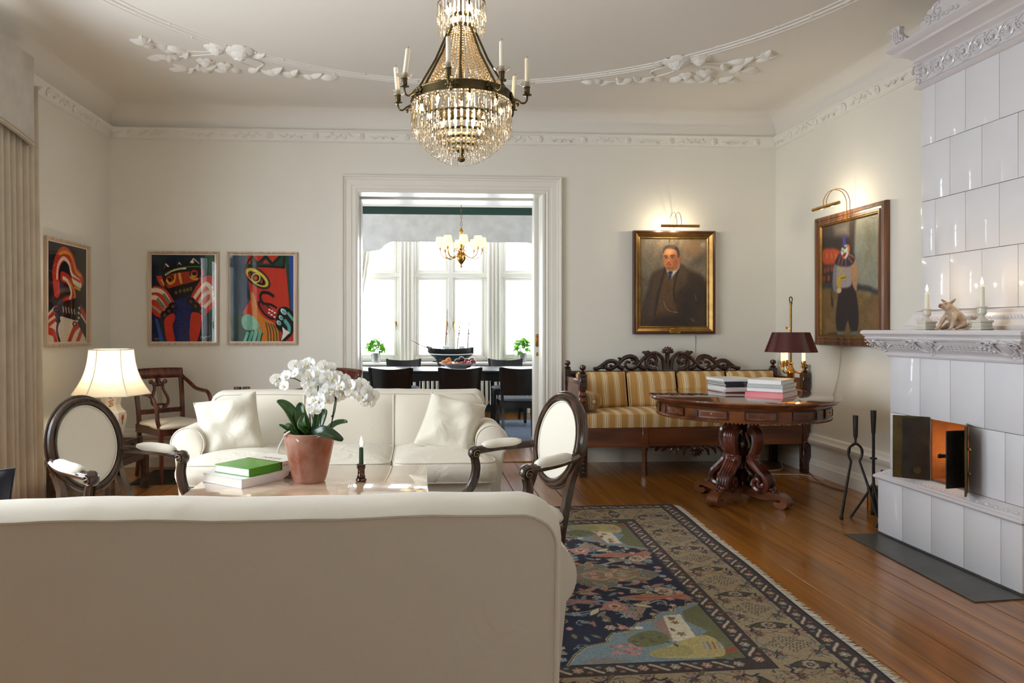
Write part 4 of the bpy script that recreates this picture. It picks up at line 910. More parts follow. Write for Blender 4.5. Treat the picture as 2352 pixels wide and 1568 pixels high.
# ================================================================ seating group
def cloth_mat(name, col, wr=0.25, wscale=9):
    m = mat(name, col, 0.85, spec=0.25, sheen=0.15); N = NT(m); b = N.n['Principled BSDF']
    tc = N.add('ShaderNodeTexCoord')
    n1 = N.add('ShaderNodeTexNoise'); n1.inputs['Scale'].default_value = 700; n1.inputs['Detail'].default_value = 2
    n2 = N.add('ShaderNodeTexNoise'); n2.inputs['Scale'].default_value = wscale; n2.inputs['Detail'].default_value = 3; n2.inputs['Distortion'].default_value = 1.0
    for n in (n1, n2): N.link(tc.outputs['Object'], n.inputs['Vector'])
    b1 = N.add('ShaderNodeBump'); b1.inputs['Strength'].default_value = 0.15; b1.inputs['Distance'].default_value = 0.0015
    b2 = N.add('ShaderNodeBump'); b2.inputs['Strength'].default_value = wr; b2.inputs['Distance'].default_value = 0.02
    N.link(n1.outputs['Fac'], b1.inputs['Height']); N.link(n2.outputs['Fac'], b2.inputs['Height']); N.link(b1.outputs[0], b2.inputs['Normal']); N.link(b2.outputs[0], b.inputs['Normal'])
    cr = N.add('ShaderNodeValToRGB'); cr.color_ramp.elements[0].color = tuple(c * 0.94 for c in col[:3]) + (1,); cr.color_ramp.elements[1].color = tuple(min(1, c * 1.04) for c in col[:3]) + (1,)
    N.link(n1.outputs['Fac'], cr.inputs[0]); N.link(cr.outputs[0], b.inputs['Base Color'])
    return m
M_SOFA = cloth_mat('cream_sofa_cotton', rgb(214, 206, 190), 0.2, 6)
M_SOFAC = cloth_mat('cream_cushion_cotton', rgb(216, 209, 194), 0.55, 9)
M_PILLOW = cloth_mat('cream_pillow_cotton', rgb(214, 208, 192), 0.6, 7)
M_UPH = cloth_mat('ivory_upholstery', rgb(222, 216, 202), 0.05, 5)
M_WALNUT = wood('dark_walnut', rgb(34, 22, 16), rgb(70, 48, 34), 0.25, 'Z', 24, 0.4)
M_MAHOG = wood('red_mahogany', rgb(58, 24, 16), rgb(96, 44, 30), 0.25, 'Z', 30, 0.4)
M_GILTW = vary(mat('worn_gilt_edge', rgb(120, 96, 66), 0.4), (30, 30, 30), 0.25)

def pillow_block(outline, z0, z1, puff, m, parent, name, pm=None, side=0.012, label=None, rings=7, pr=0.004):
    """boxed cushion: star-shaped outline, bulging side, domed top, piped edges"""
    n = len(outline); cx = sum(p[0] for p in outline) / n; cy = sum(p[1] for p in outline) / n
    def ring(s, z, out=0.0):
        q = []
        for (x, y) in outline:
            dx, dy = x - cx, y - cy; d = math.hypot(dx, dy) or 1
            q.append((cx + dx * s + dx / d * out, cy + dy * s + dy / d * out, z))
        return q
    L = [ring(0.9, z0 - 0.002), ring(1.0, z0)]
    for k in range(1, 5): L.append(ring(1.0, lerp(z0, z1, k / 5), side * sin(PI * k / 5)))
    L.append(ring(1.0, z1))
    for k in range(1, rings + 1):
        s = 1 - k / rings; L.append(ring(max(s, 0.001), z1 + puff * (1 - s ** 2.6)))
    vs = [p for r in L for p in r]; fs = []
    for k in range(len(L) - 1):
        for i in range(n): fs.append((k * n + i, k * n + (i + 1) % n, (k + 1) * n + (i + 1) % n, (k + 1) * n + i))
    fs.append(tuple(range(n))[::-1])
    b = MB(); b.add(vs, fs); o = b.build(name, m, parent, 50, label)
    if pm:
        for z in (z0 + 0.002, z1):
            q = MB(); q.tube([(x, y, z) for x, y in outline], pr, 6, closed=True); q.build('piping', pm, o)
    return o
def rrect(x0, x1, y0, y1, r, n=5, step=0.06):
    P = []
    for (cx, cy, a0) in ((x1 - r, y1 - r, 0), (x0 + r, y1 - r, PI / 2), (x0 + r, y0 + r, PI), (x1 - r, y0 + r, 1.5 * PI)):
        P += [(cx + r * cos(a0 + PI / 2 * k / n), cy + r * sin(a0 + PI / 2 * k / n)) for k in range(n + 1)]
    out = []
    for i in range(len(P)):
        a, c = P[i], P[(i + 1) % len(P)]; d = math.hypot(c[0] - a[0], c[1] - a[1]); k = max(1, int(d / step))
        out += [(lerp(a[0], c[0], j / k), lerp(a[1], c[1], j / k)) for j in range(k)]
    return out

def sofa(name, label, loc, rz, seats=3, half=0.90, ztop=0.79, group=None):
    """front faces -y; origin on the floor at the middle"""
    t = thing(name, label, 'sofa', loc, rz, group)
    b = MB(); b.rbox(-half + 0.02, half - 0.02, -0.42, 0.4, 0.07, 0.335, 0.02, 3); b.build('base', M_SOFA, t)
    for s in (-1, 1):
        for y in (-0.36, 0.36):
            b = MB(); b.lathe([(0.02, 0), (0.026, 0.03), (0.03, 0.075), (0, 0.075)], 12, (s * (half - 0.1), y, 0)); b.build('foot', M_WALNUT, t)
        prof = [(s * (half - 0.075), 0.08)] + [(s * (half + 0.0 + 0.098 * cos(a)), 0.54 + 0.1 * sin(a)) for a in [PI + 0.55 - (PI + 1.35) * k / 22 for k in range(23)]] + [(s * (half + 0.03), 0.08)]
        b = MB(); y0, y1 = -0.24, 0.13; L = []
        n = len(prof); cx = s * half; cz = 0.5
        for (y, k) in ((y0, 0.9), (y0, 0.93), (y0 + 0.004, 0.97), (y0 + 0.014, 1.0), (y1, 1.0)): L.append([(cx + (x - cx) * k, y if k > 0.92 else y0 - 0.004, cz + (z - cz) * k) for x, z in prof])
        vs = [p for r in L for p in r]; fs = [tuple(range(n))] + [tuple(range(4 * n, 5 * n))[::-1]]
        for k in range(4):
            for i in range(n): fs.append((k * n + i, k * n + (i + 1) % n, (k + 1) * n + (i + 1) % n, (k + 1) * n + i))
        b.add(vs, fs); ao = b.build('arm', M_SOFA, t, 55)
        q = MB(); q.tube([(cx + (x - cx) * 0.985, y0 + 0.003, cz + (z - cz) * 0.985) for x, z in prof], 0.0045, 6); q.build('piping', M_SOFA, ao)
    # back: rounded outline, puffed rim between two piped edges
    oc = rrect(-half + 0.015, half - 0.015, 0.1, ztop, 0.075, 6, 0.07); n = len(oc)
    def off(p, d):
        x, z = p; return (x + d * (x / half) * (abs(x) > half - 0.12), z + d * (1 if z > ztop - 0.1 else 0))
    def Y(y, z): return y + 0.07 * (z - 0.35)
    rd = random.Random(len(label)); sag = {i: 0.003 * sin(i * 0.55) + rd.uniform(-0.0015, 0.0015) for i in range(n)}
    L = []
    for (y, d) in ((0.2, 0.0), (0.215, 0.014), (0.26, 0.022), (0.32, 0.022), (0.37, 0.016), (0.395, 0.0)):
        ring = []
        for i, p in enumerate(oc):
            x, z = off(p, d); z = z + (sag[i] if z > ztop - 0.02 else 0); ring.append((x, Y(y, z), z))
        L.append(ring)
    vs = [p for r in L for p in r]; fs = []
    for k in range(5):
        for i in range(n): fs.append((k * n + i, k * n + (i + 1) % n, (k + 1) * n + (i + 1) % n, (k + 1) * n + i))
    fs.append(tuple(range(n))[::-1]); fs.append(tuple(range(5 * n, 6 * n)))
    b = MB(); b.add(vs, fs); bo = b.build('backrest', M_SOFA, t, 50)
    for r in (L[0], L[5]):
        q = MB(); q.tube([p for p in r if p[2] > 0.12], 0.005, 6, closed=True) if False else q.tube(r, 0.0048, 6, closed=True); q.build('piping', M_SOFA, bo)
    w = 2 * (half - 0.02) / seats
    for k in range(seats):
        xa, xb = -half + 0.02 + k * w, -half + 0.02 + (k + 1) * w
        def pan(u, v):
            x = lerp(xa + 0.002, xb - 0.002, u); z = lerp(0.36, ztop - 0.006, v); e = (1 - abs(2 * u - 1) ** 5) * (1 - abs(2 * v - 1) ** 6)
            if v > 0.97 and ((k == 0 and u < 0.1) or (k == seats - 1 and u > 0.9)): z -= 0.03
            return (x, Y(0.2, z) - 0.004 - 0.03 * e, z)
        b = MB(); b.sheet(pan, 18, 14); b.build('back_panel', M_SOFA, t, 180)
        if k:
            q = MB(); q.tube([(xa, Y(0.2, z) - 0.008, z) for z in (0.4, 0.5, 0.6, 0.7, ztop - 0.005)], 0.0055, 6); q.build('seam_piping', M_SOFA, bo)
    # seat cushions (the outer ones reach round the arm fronts)
    wi = 2 * (half + 0.01) / seats
    for k in range(seats):
        xa, xb = -half - 0.01 + k * wi + 0.006, -half - 0.01 + (k + 1) * wi - 0.006
        if k == 0: ol = [(xa, -0.46), (xb, -0.46), (xb, 0.2), (-half + 0.1, 0.2), (-half + 0.1, -0.25), (xa, -0.25)]
        elif k == seats - 1: ol = [(xa, -0.46), (xb, -0.46), (xb, -0.25), (half - 0.1, -0.25), (half - 0.1, 0.2), (xa, 0.2)]
        else: ol = [(xa, -0.46), (xb, -0.46), (xb, 0.2), (xa, 0.2)]
        P = []
        for i in range(len(ol)):
            a, c = ol[i], ol[(i + 1) % len(ol)]; d = math.hypot(c[0] - a[0], c[1] - a[1]); m = max(2, int(d / 0.05))
            P += [(lerp(a[0], c[0], j / m), lerp(a[1], c[1], j / m)) for j in range(m)]
        for _ in range(2): P = [((P[i - 1][0] + 2 * P[i][0] + P[(i + 1) % len(P)][0]) / 4, (P[i - 1][1] + 2 * P[i][1] + P[(i + 1) % len(P)][1]) / 4) for i in range(len(P))]
        pillow_block(P, 0.34, 0.455, 0.05, M_SOFAC, t, 'seat_cushion', M_SOFA, side=0.018)
    return t
sofa('sofa', 'cream three-seat sofa with rolled arms facing the camera', (-0.455, 4.55, 0), 0)
sofa('sofa', 'cream sofa in the foreground seen from behind', (-0.545, 2.09, 0), PI, half=0.885, ztop=0.785)

def throw_pillow(label, loc, rot, size=0.44, seed=1, m=None, h=0.075):
    rd = random.Random(seed); ph = [rd.uniform(0, 6) for _ in range(8)]
    def f(sign):
        def g(u, v):
            x, y = 2 * u - 1, 2 * v - 1
            e = max(0, (1 - x ** 4)) ** 0.6 * max(0, (1 - y ** 4)) ** 0.6
            pin = 1 - 0.07 * (1 - y * y) * abs(x) ** 3; pin2 = 1 - 0.07 * (1 - x * x) * abs(y) ** 3
            w = 0.011 * sin(5 * x + 3 * y + ph[0]) * e + 0.008 * sin(7 * y - 4 * x + ph[1]) * e + 0.01 * math.exp(-((x - y * 0.5 + 0.1) * 5) ** 2) * e
            return (x * size / 2 * pin, y * size / 2 * pin2, sign * (h * e + w * (0.8 if sign > 0 else 0.2)))
        return g
    b = MB(); b.sheet(f(1), 26, 26); b.sheet(f(-1), 26, 26)
    t = thing('throw_pillow', label, 'pillow', loc, 0, 'cream throw pillows on the far sofa' if m is None else None); t.rotation_euler = rot
    b.build('cover', m or M_PILLOW, t, 180)
    g = f(1); e = [g(k / 20, 0) for k in range(20)] + [g(1, k / 20) for k in range(20)] + [g(1 - k / 20, 1) for k in range(20)] + [g(0, 1 - k / 20) for k in range(20)]
    q = MB(); q.tube([(x, y, 0) for x, y, z in e], 0.0035, 6, closed=True); q.build('piping', m or M_PILLOW, t)
    return t
A = math.radians
throw_pillow('cream square pillow at the left end of the far sofa', (-1.15, 4.46, 0.63), (A(66), A(-10), A(12)), 0.37, seed=2)
throw_pillow('cream square pillow at the right end of the far sofa', (0.2, 4.45, 0.628), (A(60), A(13), A(-16)), 0.36, seed=5)
nv = throw_pillow('dark navy pillow peeping over the foreground sofa at the left edge', (-1.475, 2.3, 0.575), (A(82), 0, A(16)), 0.4, 9, weave(mat('navy_plush', rgb(22, 24, 44), 0.95, sheen=0.4), 500, 0.4))

# ---------------------------------------------------------------- medallion-back armchairs
def medallion_chair(name, label, loc, rz):
    t = thing(name, label, 'armchair', loc, rz, 'oval-backed armchairs at the coffee table')
    # oval back, tilted; local front is -y
    tilt = A(11); RX, RZ, CZ, CY = 0.178, 0.196, 0.705, 0.19
    Mb = T(0, CY, CZ) @ Rx(-tilt)
    ov = lambda k, y, r: [((RX + r) * cos(a), y, (RZ + r) * sin(a)) for a in [2 * PI * i / k for i in range(k)]]
    b = MB(); b.tube(ov(48, 0.0, 0.0), 0.021, 8, closed=True, M=Mb, sq=(1.0, 1.05)); fo = b.build('back_frame', M_WALNUT, t)
    for (y, r, q) in ((-0.018, 0.008, 0.007), (-0.02, -0.009, 0.006), (0.018, 0.008, 0.007), (0.0, 0.022, 0.006)):
        b = MB(); b.tube(ov(48, y, r), q, 6, closed=True, M=Mb); b.build('moulding', M_WALNUT, fo)
    b = MB(); b.sheet(lambda u, v: ((RX - 0.018) * v * cos(2 * PI * u), -0.012 - 0.018 * (1 - v * v), (RZ - 0.018) * v * sin(2 * PI * u)), 40, 7, cu=True, M=Mb); po = b.build('back_upholstery', M_UPH, t, 180)
    b = MB(); b.sheet(lambda u, v: ((RX - 0.018) * v * cos(2 * PI * u), 0.012 + 0.012 * (1 - v * v), (RZ - 0.018) * v * sin(2 * PI * u)), 40, 7, cu=True, M=Mb); b.build('rear_upholstery', M_UPH, t, 180)
    b = MB(); b.tube([((RX - 0.024) * cos(a), -0.016, (RZ - 0.024) * sin(a)) for a in [2 * PI * i / 48 for i in range(48)]], 0.0035, 5, closed=True, M=Mb); b.build('welt', M_UPH, po)
    # seat rail and cushion
    ol = spl([(-0.185, 0.1), (-0.235, -0.02), (-0.275, -0.2), (-0.25, -0.3), (-0.12, -0.33), (0.12, -0.33), (0.25, -0.3), (0.275, -0.2), (0.235, -0.02), (0.185, 0.1), (0.1, 0.125), (-0.1, 0.125)], 5, True)
    b = MB(); n = len(ol); vs = []
    for (k, z) in ((0.9, 0.33), (1.0, 0.335), (1.02, 0.35), (1.02, 0.375), (1.0, 0.385), (0.9, 0.386)): vs += [(x * k, y * k, z) for x, y in ol]
    b.add(vs, [(r * n + i, r * n + (i + 1) % n, (r + 1) * n + (i + 1) % n, (r + 1) * n + i) for r in range(5) for i in range(n)] + [tuple(range(n))[::-1], tuple(range(5 * n, 6 * n))]); b.build('seat_rail', M_WALNUT, t)
    pillow_block([(x * 0.975, y * 0.975) for x, y in ol], 0.386, 0.42, 0.045, M_UPH, t, 'seat', None, side=0.008)
    for s in (-1, 1):
        b = MB(); b.lathe([(0.012, 0.0), (0.016, 0.02), (0.012, 0.03), (0.026, 0.27), (0.029, 0.29), (0.024, 0.3), (0.03, 0.31), (0.03, 0.335), (0, 0.336)], 12, (s * 0.235, -0.265, 0), flute=(6, 0.05)); b.build('leg', M_WALNUT, t)
        b = MB(); b.tube(spl([(s * 0.185, 0.06, 0.0), (s * 0.182, 0.075, 0.2), (s * 0.178, 0.1, 0.38), (s * 0.16, 0.15, 0.54), (s * 0.168, 0.18, 0.62)], 4), [0.016] * 4 + [0.019] * 4 + [0.022] * 4 + [0.02] * 5, 4); b.build('rear_leg', M_WALNUT, t)
        # arm: leaves the oval, sweeps out and ends in a scroll
        path = spl([(s * 0.178, 0.18, 0.665), (s * 0.215, 0.11, 0.655), (s * 0.25, 0.02, 0.648), (s * 0.256, -0.07, 0.64), (s * 0.255, -0.105, 0.635)], 5)
        b = MB(); b.tube(path, taper(len(path), 0.019, 0.022), 8, sq=(1.0, 0.9))
        b.tube([(s * 0.255, -0.105 - 0.012 + p[0], 0.622 + p[1]) for p in spiral((0, 0), 0.026, 0.006, PI * 0.45, PI * 0.45 + 7.5, 22)], taper(23, 0.013, 0.008), 8, sq=(1.9, 1.0)); b.ball((s * 0.255, -0.117, 0.622), (0.026, 0.018, 0.018), 10, 8)
        ao = b.build('arm', M_WALNUT, t)
        for sd in (-1, 1):
            g = MB(); g.tube([(s * 0.255 + sd * 0.0255, -0.117 + p[0], 0.622 + p[1]) for p in spiral((0, 0), 0.02, 0.003, 0.6, 8.6, 22)], 0.0026, 5); g.build('scroll_carving', M_GILTW, ao)
        sup = spl([(s * 0.255, -0.115, 0.605), (s * 0.255, -0.108, 0.55), (s * 0.257, -0.128, 0.48), (s * 0.262, -0.18, 0.415), (s * 0.255, -0.225, 0.365)], 5)
        b = MB(); b.tube(sup, taper(len(sup), 0.018, 0.025), 8)
        so = b.build('arm_support', M_WALNUT, t)
        for d in (-0.011, 0.011):
            g = MB(); g.tube([(x + d, y - 0.017, z) for x, y, z in sup], 0.005, 5); g.build('reed', M_WALNUT, so)
        # pad
        b = MB(); N_ = 14; pts = []
        for i in range(N_ + 1):
            q = i / N_; j = lerp(5, 15.5, q); k = int(j); f = j - k; p = [lerp(path[k][c], path[min(k + 1, len(path) - 1)][c], f) for c in range(3)]; pts.append((p[0], p[1], p[2] + 0.016))
        b.tube(pts, [0.028 * max(0.25, (1 - abs(2 * i / N_ - 1) ** 4)) ** 0.5 for i in range(N_ + 1)], 12, sq=(1.0, 0.85)); pa = b.build('arm_pad', M_UPH, t, 180)
        g = MB(); g.tube([(p[0] + s * 0.026, p[1], p[2] - 0.01) for p in pts[1:-1]], 0.0028, 5); g.build('welt', M_UPH, pa)
    return t
medallion_chair('armchair', 'oval-backed ivory armchair on the left, in front of the table lamp', (-1.297, 3.2, 0), A(66.5))
medallion_chair('armchair', 'oval-backed ivory armchair on the right, facing the coffee table', (0.465, 3.18, 0.01), A(-70))

# ---------------------------------------------------------------- lyre-back armchairs
def lyre_chair(label, loc, rz):
    t = thing('lyre_armchair', label, 'armchair', loc, rz, 'mahogany lyre-back armchairs')
    for s in (-1, 1):
        b = MB(); b.tube([(s * 0.2, -0.215, 0), (s * 0.205, -0.213, 0.44)], [0.014, 0.022], 4); b.build('leg', M_MAHOG, t)
        b = MB(); b.tube(spl([(s * 0.185, 0.25, 0), (s * 0.185, 0.215, 0.22), (s * 0.188, 0.205, 0.45), (s * 0.195, 0.23, 0.66), (s * 0.208, 0.285, 0.87)], 4), [0.018] * 5 + [0.021] * 12, 4); b.build('rear_leg', M_MAHOG, t)
        b = MB(); p = spl([(s * 0.204, 0.27, 0.82), (s * 0.235, 0.2, 0.77), (s * 0.25, 0.1, 0.715), (s * 0.25, -0.02, 0.70), (s * 0.247, -0.1, 0.695), (s * 0.24, -0.16, 0.66), (s * 0.232, -0.195, 0.59), (s * 0.228, -0.205, 0.5), (s * 0.215, -0.21, 0.44)], 5); b.tube(p, 0.017, 8); b.build('arm', M_MAHOG, t)
    b = MB(); b.sheet(lambda u, v: (lerp(-0.222, 0.222, u), 0.262 + 0.02 * (1 - (2 * u - 1) ** 2) + 0.022 * v, lerp(0.80, 0.885 - 0.006 * (2 * u - 1) ** 2, v)), 14, 2)
    q = b.build('top_rail', M_MAHOG, t); md = q.modifiers.new('s', 'SOLIDIFY'); md.thickness = 0.026; md.offset = 0
    b = MB(); b.rbox(-0.19, 0.19, 0.196, 0.22, 0.51, 0.55, 0.005, 1); b.build('lower_rail', M_MAHOG, t)
    ly = MB()                                     # lyre splat
    def yy(z): return 0.208 + (z - 0.55) * 0.25
    for s in (-1, 1):
        p = spl([(s * 0.025, 0.545), (s * 0.03, 0.56), (s * 0.065, 0.59), (s * 0.07, 0.63), (s * 0.05, 0.68), (s * 0.036, 0.72), (s * 0.045, 0.76), (s * 0.062, 0.778)], 5); ly.tube([(x, yy(z), z) for x, z in p], [0.018] * 8 + [0.014] * (len(p) - 8), 6, sq=(1, 0.7))
        ly.ball((s * 0.062, yy(0.77), 0.772), (0.02, 0.012, 0.02), 10, 8)
        ly.tube([(s * 0.012, yy(0.8), 0.8), (s * 0.03, yy(0.745), 0.745)], 0.006, 6)
    ly.rbox(-0.035, 0.035, yy(0.7) - 0.008, yy(0.7) + 0.008, 0.735, 0.75, 0.003, 1); ly.tube([(0, yy(0.74), 0.74), (0, yy(0.8), 0.8)], [0.014, 0.024], 6)
    ly.rbox(-0.03, 0.03, yy(0.58) - 0.008, yy(0.58) + 0.008, 0.575, 0.592, 0.003, 1)
    lo = ly.build('lyre_splat', M_MAHOG, t)
    for x in (-0.014, 0, 0.014):
        g = MB(); g.tube([(x, yy(0.59), 0.585), (x, yy(0.74), 0.74)], 0.0018, 5); g.build('string', M_OLDBRASS, lo)
    b = MB(); b.box(-0.21, 0.21, -0.23, -0.205, 0.375, 0.44); b.box(-0.19, 0.19, 0.2, 0.222, 0.375, 0.44); b.box(-0.215, -0.19, -0.22, 0.21, 0.375, 0.44); b.box(0.19, 0.215, -0.22, 0.21, 0.375, 0.44); b.build('seat_rail', M_MAHOG, t, 0)
    pillow_block(spl([(-0.21, -0.235), (0, -0.245), (0.21, -0.235), (0.205, 0), (0.18, 0.2), (0, 0.205), (-0.18, 0.2), (-0.205, 0)], 6, True), 0.43, 0.455, 0.03, M_UPH, t, 'seat', None, side=0.006)
    return t
l1 = lyre_chair('mahogany lyre-back armchair in the corner behind the table lamp', (-2.02, 6.06, 0), A(45))
l2 = copy_tree(l1); l2.location = (-0.83, 5.95, 0); l2.rotation_euler.z = A(-45); l2['label'] = 'mahogany lyre-back armchair beside the doorway, mostly behind the orchid'

# ---------------------------------------------------------------- coffee table
def marble():
    m = mat('beige_marble', rgb(206, 184, 160), 0.06, spec=0.8, coat=0.8, coat_rough=0.02)
    return vary(m, (6, 6, 6), 0.12, 8, dark=rgb(172, 142, 116), thr=(0.3, 0.62))
M_MARBLE = marble()
M_STEEL = mat('dark_steel', rgb(62, 62, 66), 0.3, 0.9)
def coffee_table():
    t = thing('coffee_table', 'low coffee table with polished beige marble top between the sofas', 'table', (-0.487, 3.34, 0))
    b = MB(); b.rbox(-0.533, 0.533, -0.46, 0.46, 0.47, 0.5, 0.005, 2); b.build('marble_top', M_MARBLE, t)
    b = MB(); b.box(-0.38, 0.38, -0.4, -0.37, 0.42, 0.47); b.box(-0.38, 0.38, 0.37, 0.4, 0.42, 0.47); b.box(-0.38, -0.35, -0.4, 0.4, 0.42, 0.47); b.box(0.35, 0.38, -0.4, 0.4, 0.42, 0.47); b.build('frame', M_STEEL, t, 0)
    for x in (-0.365, 0.365):
        for y in (-0.385, 0.385):
            b = MB(); b.rbox(x - 0.02, x + 0.02, y - 0.02, y + 0.02, 0, 0.43, 0.003, 1); b.build('leg', M_STEEL, t)
coffee_table()

# ---------------------------------------------------------------- tray table and porcelain lamp
M_TRAYW = wood('weathered_teak', rgb(48, 34, 26), rgb(92, 70, 54), 0.5, 'Y', 26, 0.1)
def tray_table():
    t = thing('tray_table', 'dark wooden tray table in the left corner under the lamp', 'table', (-2.33, 5.42, 0), A(-6))
    X, Y_ = 0.21, 0.25
    for x in (-X, X):
        for y in (-Y_, Y_):
            b = MB(); b.rbox(x - 0.024, x + 0.024, y - 0.024, y + 0.024, 0, 0.3, 0.003, 1); b.rbox(x - 0.018, x + 0.018, y - 0.018, y + 0.018, 0.29, 0.335, 0.004, 1); b.build('leg', M_TRAYW, t)
    b = MB(); b.box(-X, X, -Y_ - 0.012, -Y_ + 0.012, 0.23, 0.28); b.box(-X, X, Y_ - 0.012, Y_ + 0.012, 0.23, 0.28); b.box(-X - 0.012, -X + 0.012, -Y_, Y_, 0.23, 0.28); b.box(X - 0.012, X + 0.012, -Y_, Y_, 0.23, 0.28); b.build('rail', M_TRAYW, t, 0)
    tr = thing('wooden_tray', 'dark wooden tray with hand holes and iron straps under the porcelain lamp', 'tray', (-2.33, 5.42, 0.281), A(-6))
    b = MB(); b.box(-0.19, 0.19, -0.23, 0.23, 0.0, 0.012); b.build('bottom', M_TRAYW, tr, 0)
    for s in (-1, 1):
        b = MB(); b.rbox(-0.19, 0.19, s * 0.23 - 0.008, s * 0.23 + 0.008, 0.0, 0.11, 0.002, 1); b.build('side', M_TRAYW, tr)
        # end board with a round hand hole (outline with the hole bridged)
        o = [(-0.23, 0.0), (0.23, 0.0), (0.23, 0.125), (0.01, 0.125)] ; hole = [(0.07 + 0.026 * cos(a), 0.075 + 0.02 * sin(a)) for a in [PI / 2 - 2 * PI * k / 20 for k in range(21)]]
        b = MB(); sx = s * 0.198
        b.box(sx - 0.008, sx + 0.008, -0.23, 0.035, 0, 0.12); b.box(sx - 0.008, sx + 0.008, 0.105, 0.23, 0, 0.12); b.box(sx - 0.008, sx + 0.008, 0.035, 0.105, 0, 0.05); b.box(sx - 0.008, sx + 0.008, 0.035, 0.105, 0.098, 0.12)
        for k in range(16):
            a0, a1 = 2 * PI * k / 16, 2 * PI * (k + 1) / 16
            def rp(a): 
                q = max(abs(cos(a)) / 0.035, abs(sin(a)) / 0.024); return (0.07 + cos(a) / q, 0.074 + sin(a) / q)
            i0, i1 = (0.07 + 0.027 * cos(a0), 0.074 + 0.02 * sin(a0)), (0.07 + 0.027 * cos(a1), 0.074 + 0.02 * sin(a1))
            b.prism([i0, rp(a0), rp(a1), i1], sx - 0.008, sx + 0.008, lambda u, v, w: (w, u, v))
        b.build('end_board', M_TRAYW, tr, 30)
        for y in (-0.17, 0.165):
            g = MB(); g.rbox(sx + s * 0.007, sx + s * 0.011, y - 0.016, y + 0.016, 0.0, 0.121, 0.001, 1); g.build('strap', M_IRON, tr)
tray_table()
def table_lamp():
    t = thing('table_lamp', 'white porcelain table lamp with flared cream shade, lit, in the left corner', 'lamp', (-2.25, 5.42, 0.294))
    mp = mat('lamp_porcelain', rgb(236, 230, 214), 0.12, coat=0.4)
    prof = [(0.0, 0.0), (0.075, 0.0), (0.078, 0.012), (0.062, 0.03), (0.058, 0.05), (0.07, 0.12), (0.098, 0.24), (0.104, 0.29), (0.098, 0.315), (0.07, 0.345), (0.06, 0.37), (0.068, 0.41), (0.072, 0.43), (0.03, 0.44), (0, 0.44)]
    b = MB(); b.lathe([(r * 1.0, z) for r, z in prof], 6, M=Rz(0.35)); vo = b.build('vase', mp, t, 20)
    R = math.radians
    # enamel flowers on the visible facets
    def blob(name, col, az, z, r, sc=(1, 1), n=10):
        b = MB(); rad = np.interp(z, [p[1] for p in prof[1:]], [p[0] for p in prof[1:]]) * cos(PI / 6) + 0.001
        b.ball((0, 0, 0), (0.0022, r * sc[0], r * sc[1]), n, 6, T(rad * cos(az), rad * sin(az), z) @ Rz(az)); return b.build(name, bpy.data.materials.get(name + '_enamel') or mat(name + '_enamel', col, 0.2, coat=0.4), vo)
    f1 = 0.35 + PI / 6 - PI * 2 / 3; f2 = f1 + PI / 3
    for k in range(5): blob('pink_petal', rgb(214, 150, 130), f1 + 0.0 + 0.16 * cos(k * 1.257), 0.385 + 0.02 * sin(k * 1.257), 0.009)
    blob('orange_bloom', rgb(206, 110, 60), f1, 0.385, 0.007)
    for k in range(5): blob('green_leaf', rgb(96, 140, 96), f1 + 0.34 * cos(k * 1.257 + 0.5), 0.392 + 0.034 * sin(k * 1.257 + 0.5), 0.008, (1.5, 0.7))
    for k in range(4): blob('red_bloom', rgb(196, 66, 34), f2 + 0.07 * cos(k * 1.57), 0.275 + 0.012 * sin(k * 1.57), 0.013)
    blob('green_leaf', rgb(96, 140, 96), f2 + 0.02, 0.24, 0.012, (0.6, 1.4)); blob('yellow_bloom', rgb(214, 176, 90), f2 + 0.06, 0.195, 0.009); blob('dark_sprig', rgb(60, 60, 50), f2 - 0.03, 0.165, 0.008, (1.4, 0.5))
    b = MB(); b.tube([(0, 0, 0.43), (0, 0, 0.66)], 0.006, 8); b.build('stem', M_BRASS, t)
    # shade: hexagonal bell with concave panels
    m_sh = mat('silk_shade', rgb(250, 244, 232), 0.8); N = NT(m_sh); bs = N.n['Principled BSDF']; out = N.n['Material Output']
    tl = N.add('ShaderNodeBsdfTranslucent'); tl.inputs[0].default_value = rgb(255, 246, 226); mx = N.add('ShaderNodeMixShader'); mx.inputs[0].default_value = 0.55
    N.link(bs.outputs[0], mx.inputs[1]); N.link(tl.outputs[0], mx.inputs[2]); N.link(mx.outputs[0], out.inputs[0])
    z0, z1 = 0.445, 0.775
    def rad(v): return lerp(0.268, 0.152, v) - 0.034 * sin(PI * v) * (1 - 0.25 * v)
    def panel(k):
        a0, a1 = 0.26 + k * PI / 3, 0.26 + (k + 1) * PI / 3
        def f(u, v):
            r = rad(v); x = lerp(cos(a0), cos(a1), u) * r; y = lerp(sin(a0), sin(a1), u) * r; return (x, y, lerp(z0, z1, v))
        return f
    so = None
    for k in range(6):
        b = MB(); b.sheet(panel(k), 2, 14); o = b.build('shade_panel', m_sh, t, 180)
    b = MB(); g = []
    for k in range(6):
        a = 0.26 + k * PI / 3; b.tube([(rad(v) * cos(a), rad(v) * sin(a), lerp(z0, z1, v)) for v in [j / 10 for j in range(11)]], 0.003, 5)
    for v in (0, 1): b.tube([(rad(v) * cos(0.26 + k * PI / 3), rad(v) * sin(0.26 + k * PI / 3), lerp(z0, z1, v)) for k in range(6)], 0.004, 5, closed=True)
    b.build('shade_trim', mat('shade_braid', rgb(240, 232, 216), 0.8), t)
    b = MB(); b.lathe([(0.0, 0.56), (0.02, 0.565), (0.032, 0.6), (0.03, 0.63), (0.015, 0.655), (0, 0.66)], 14); b.build('bulb', M_BULB, t, 180)
    point_light('lamp_light', (0, 0, 0.62), 18, (1.0, 0.9, 0.72), 0.04, t)
table_lamp()

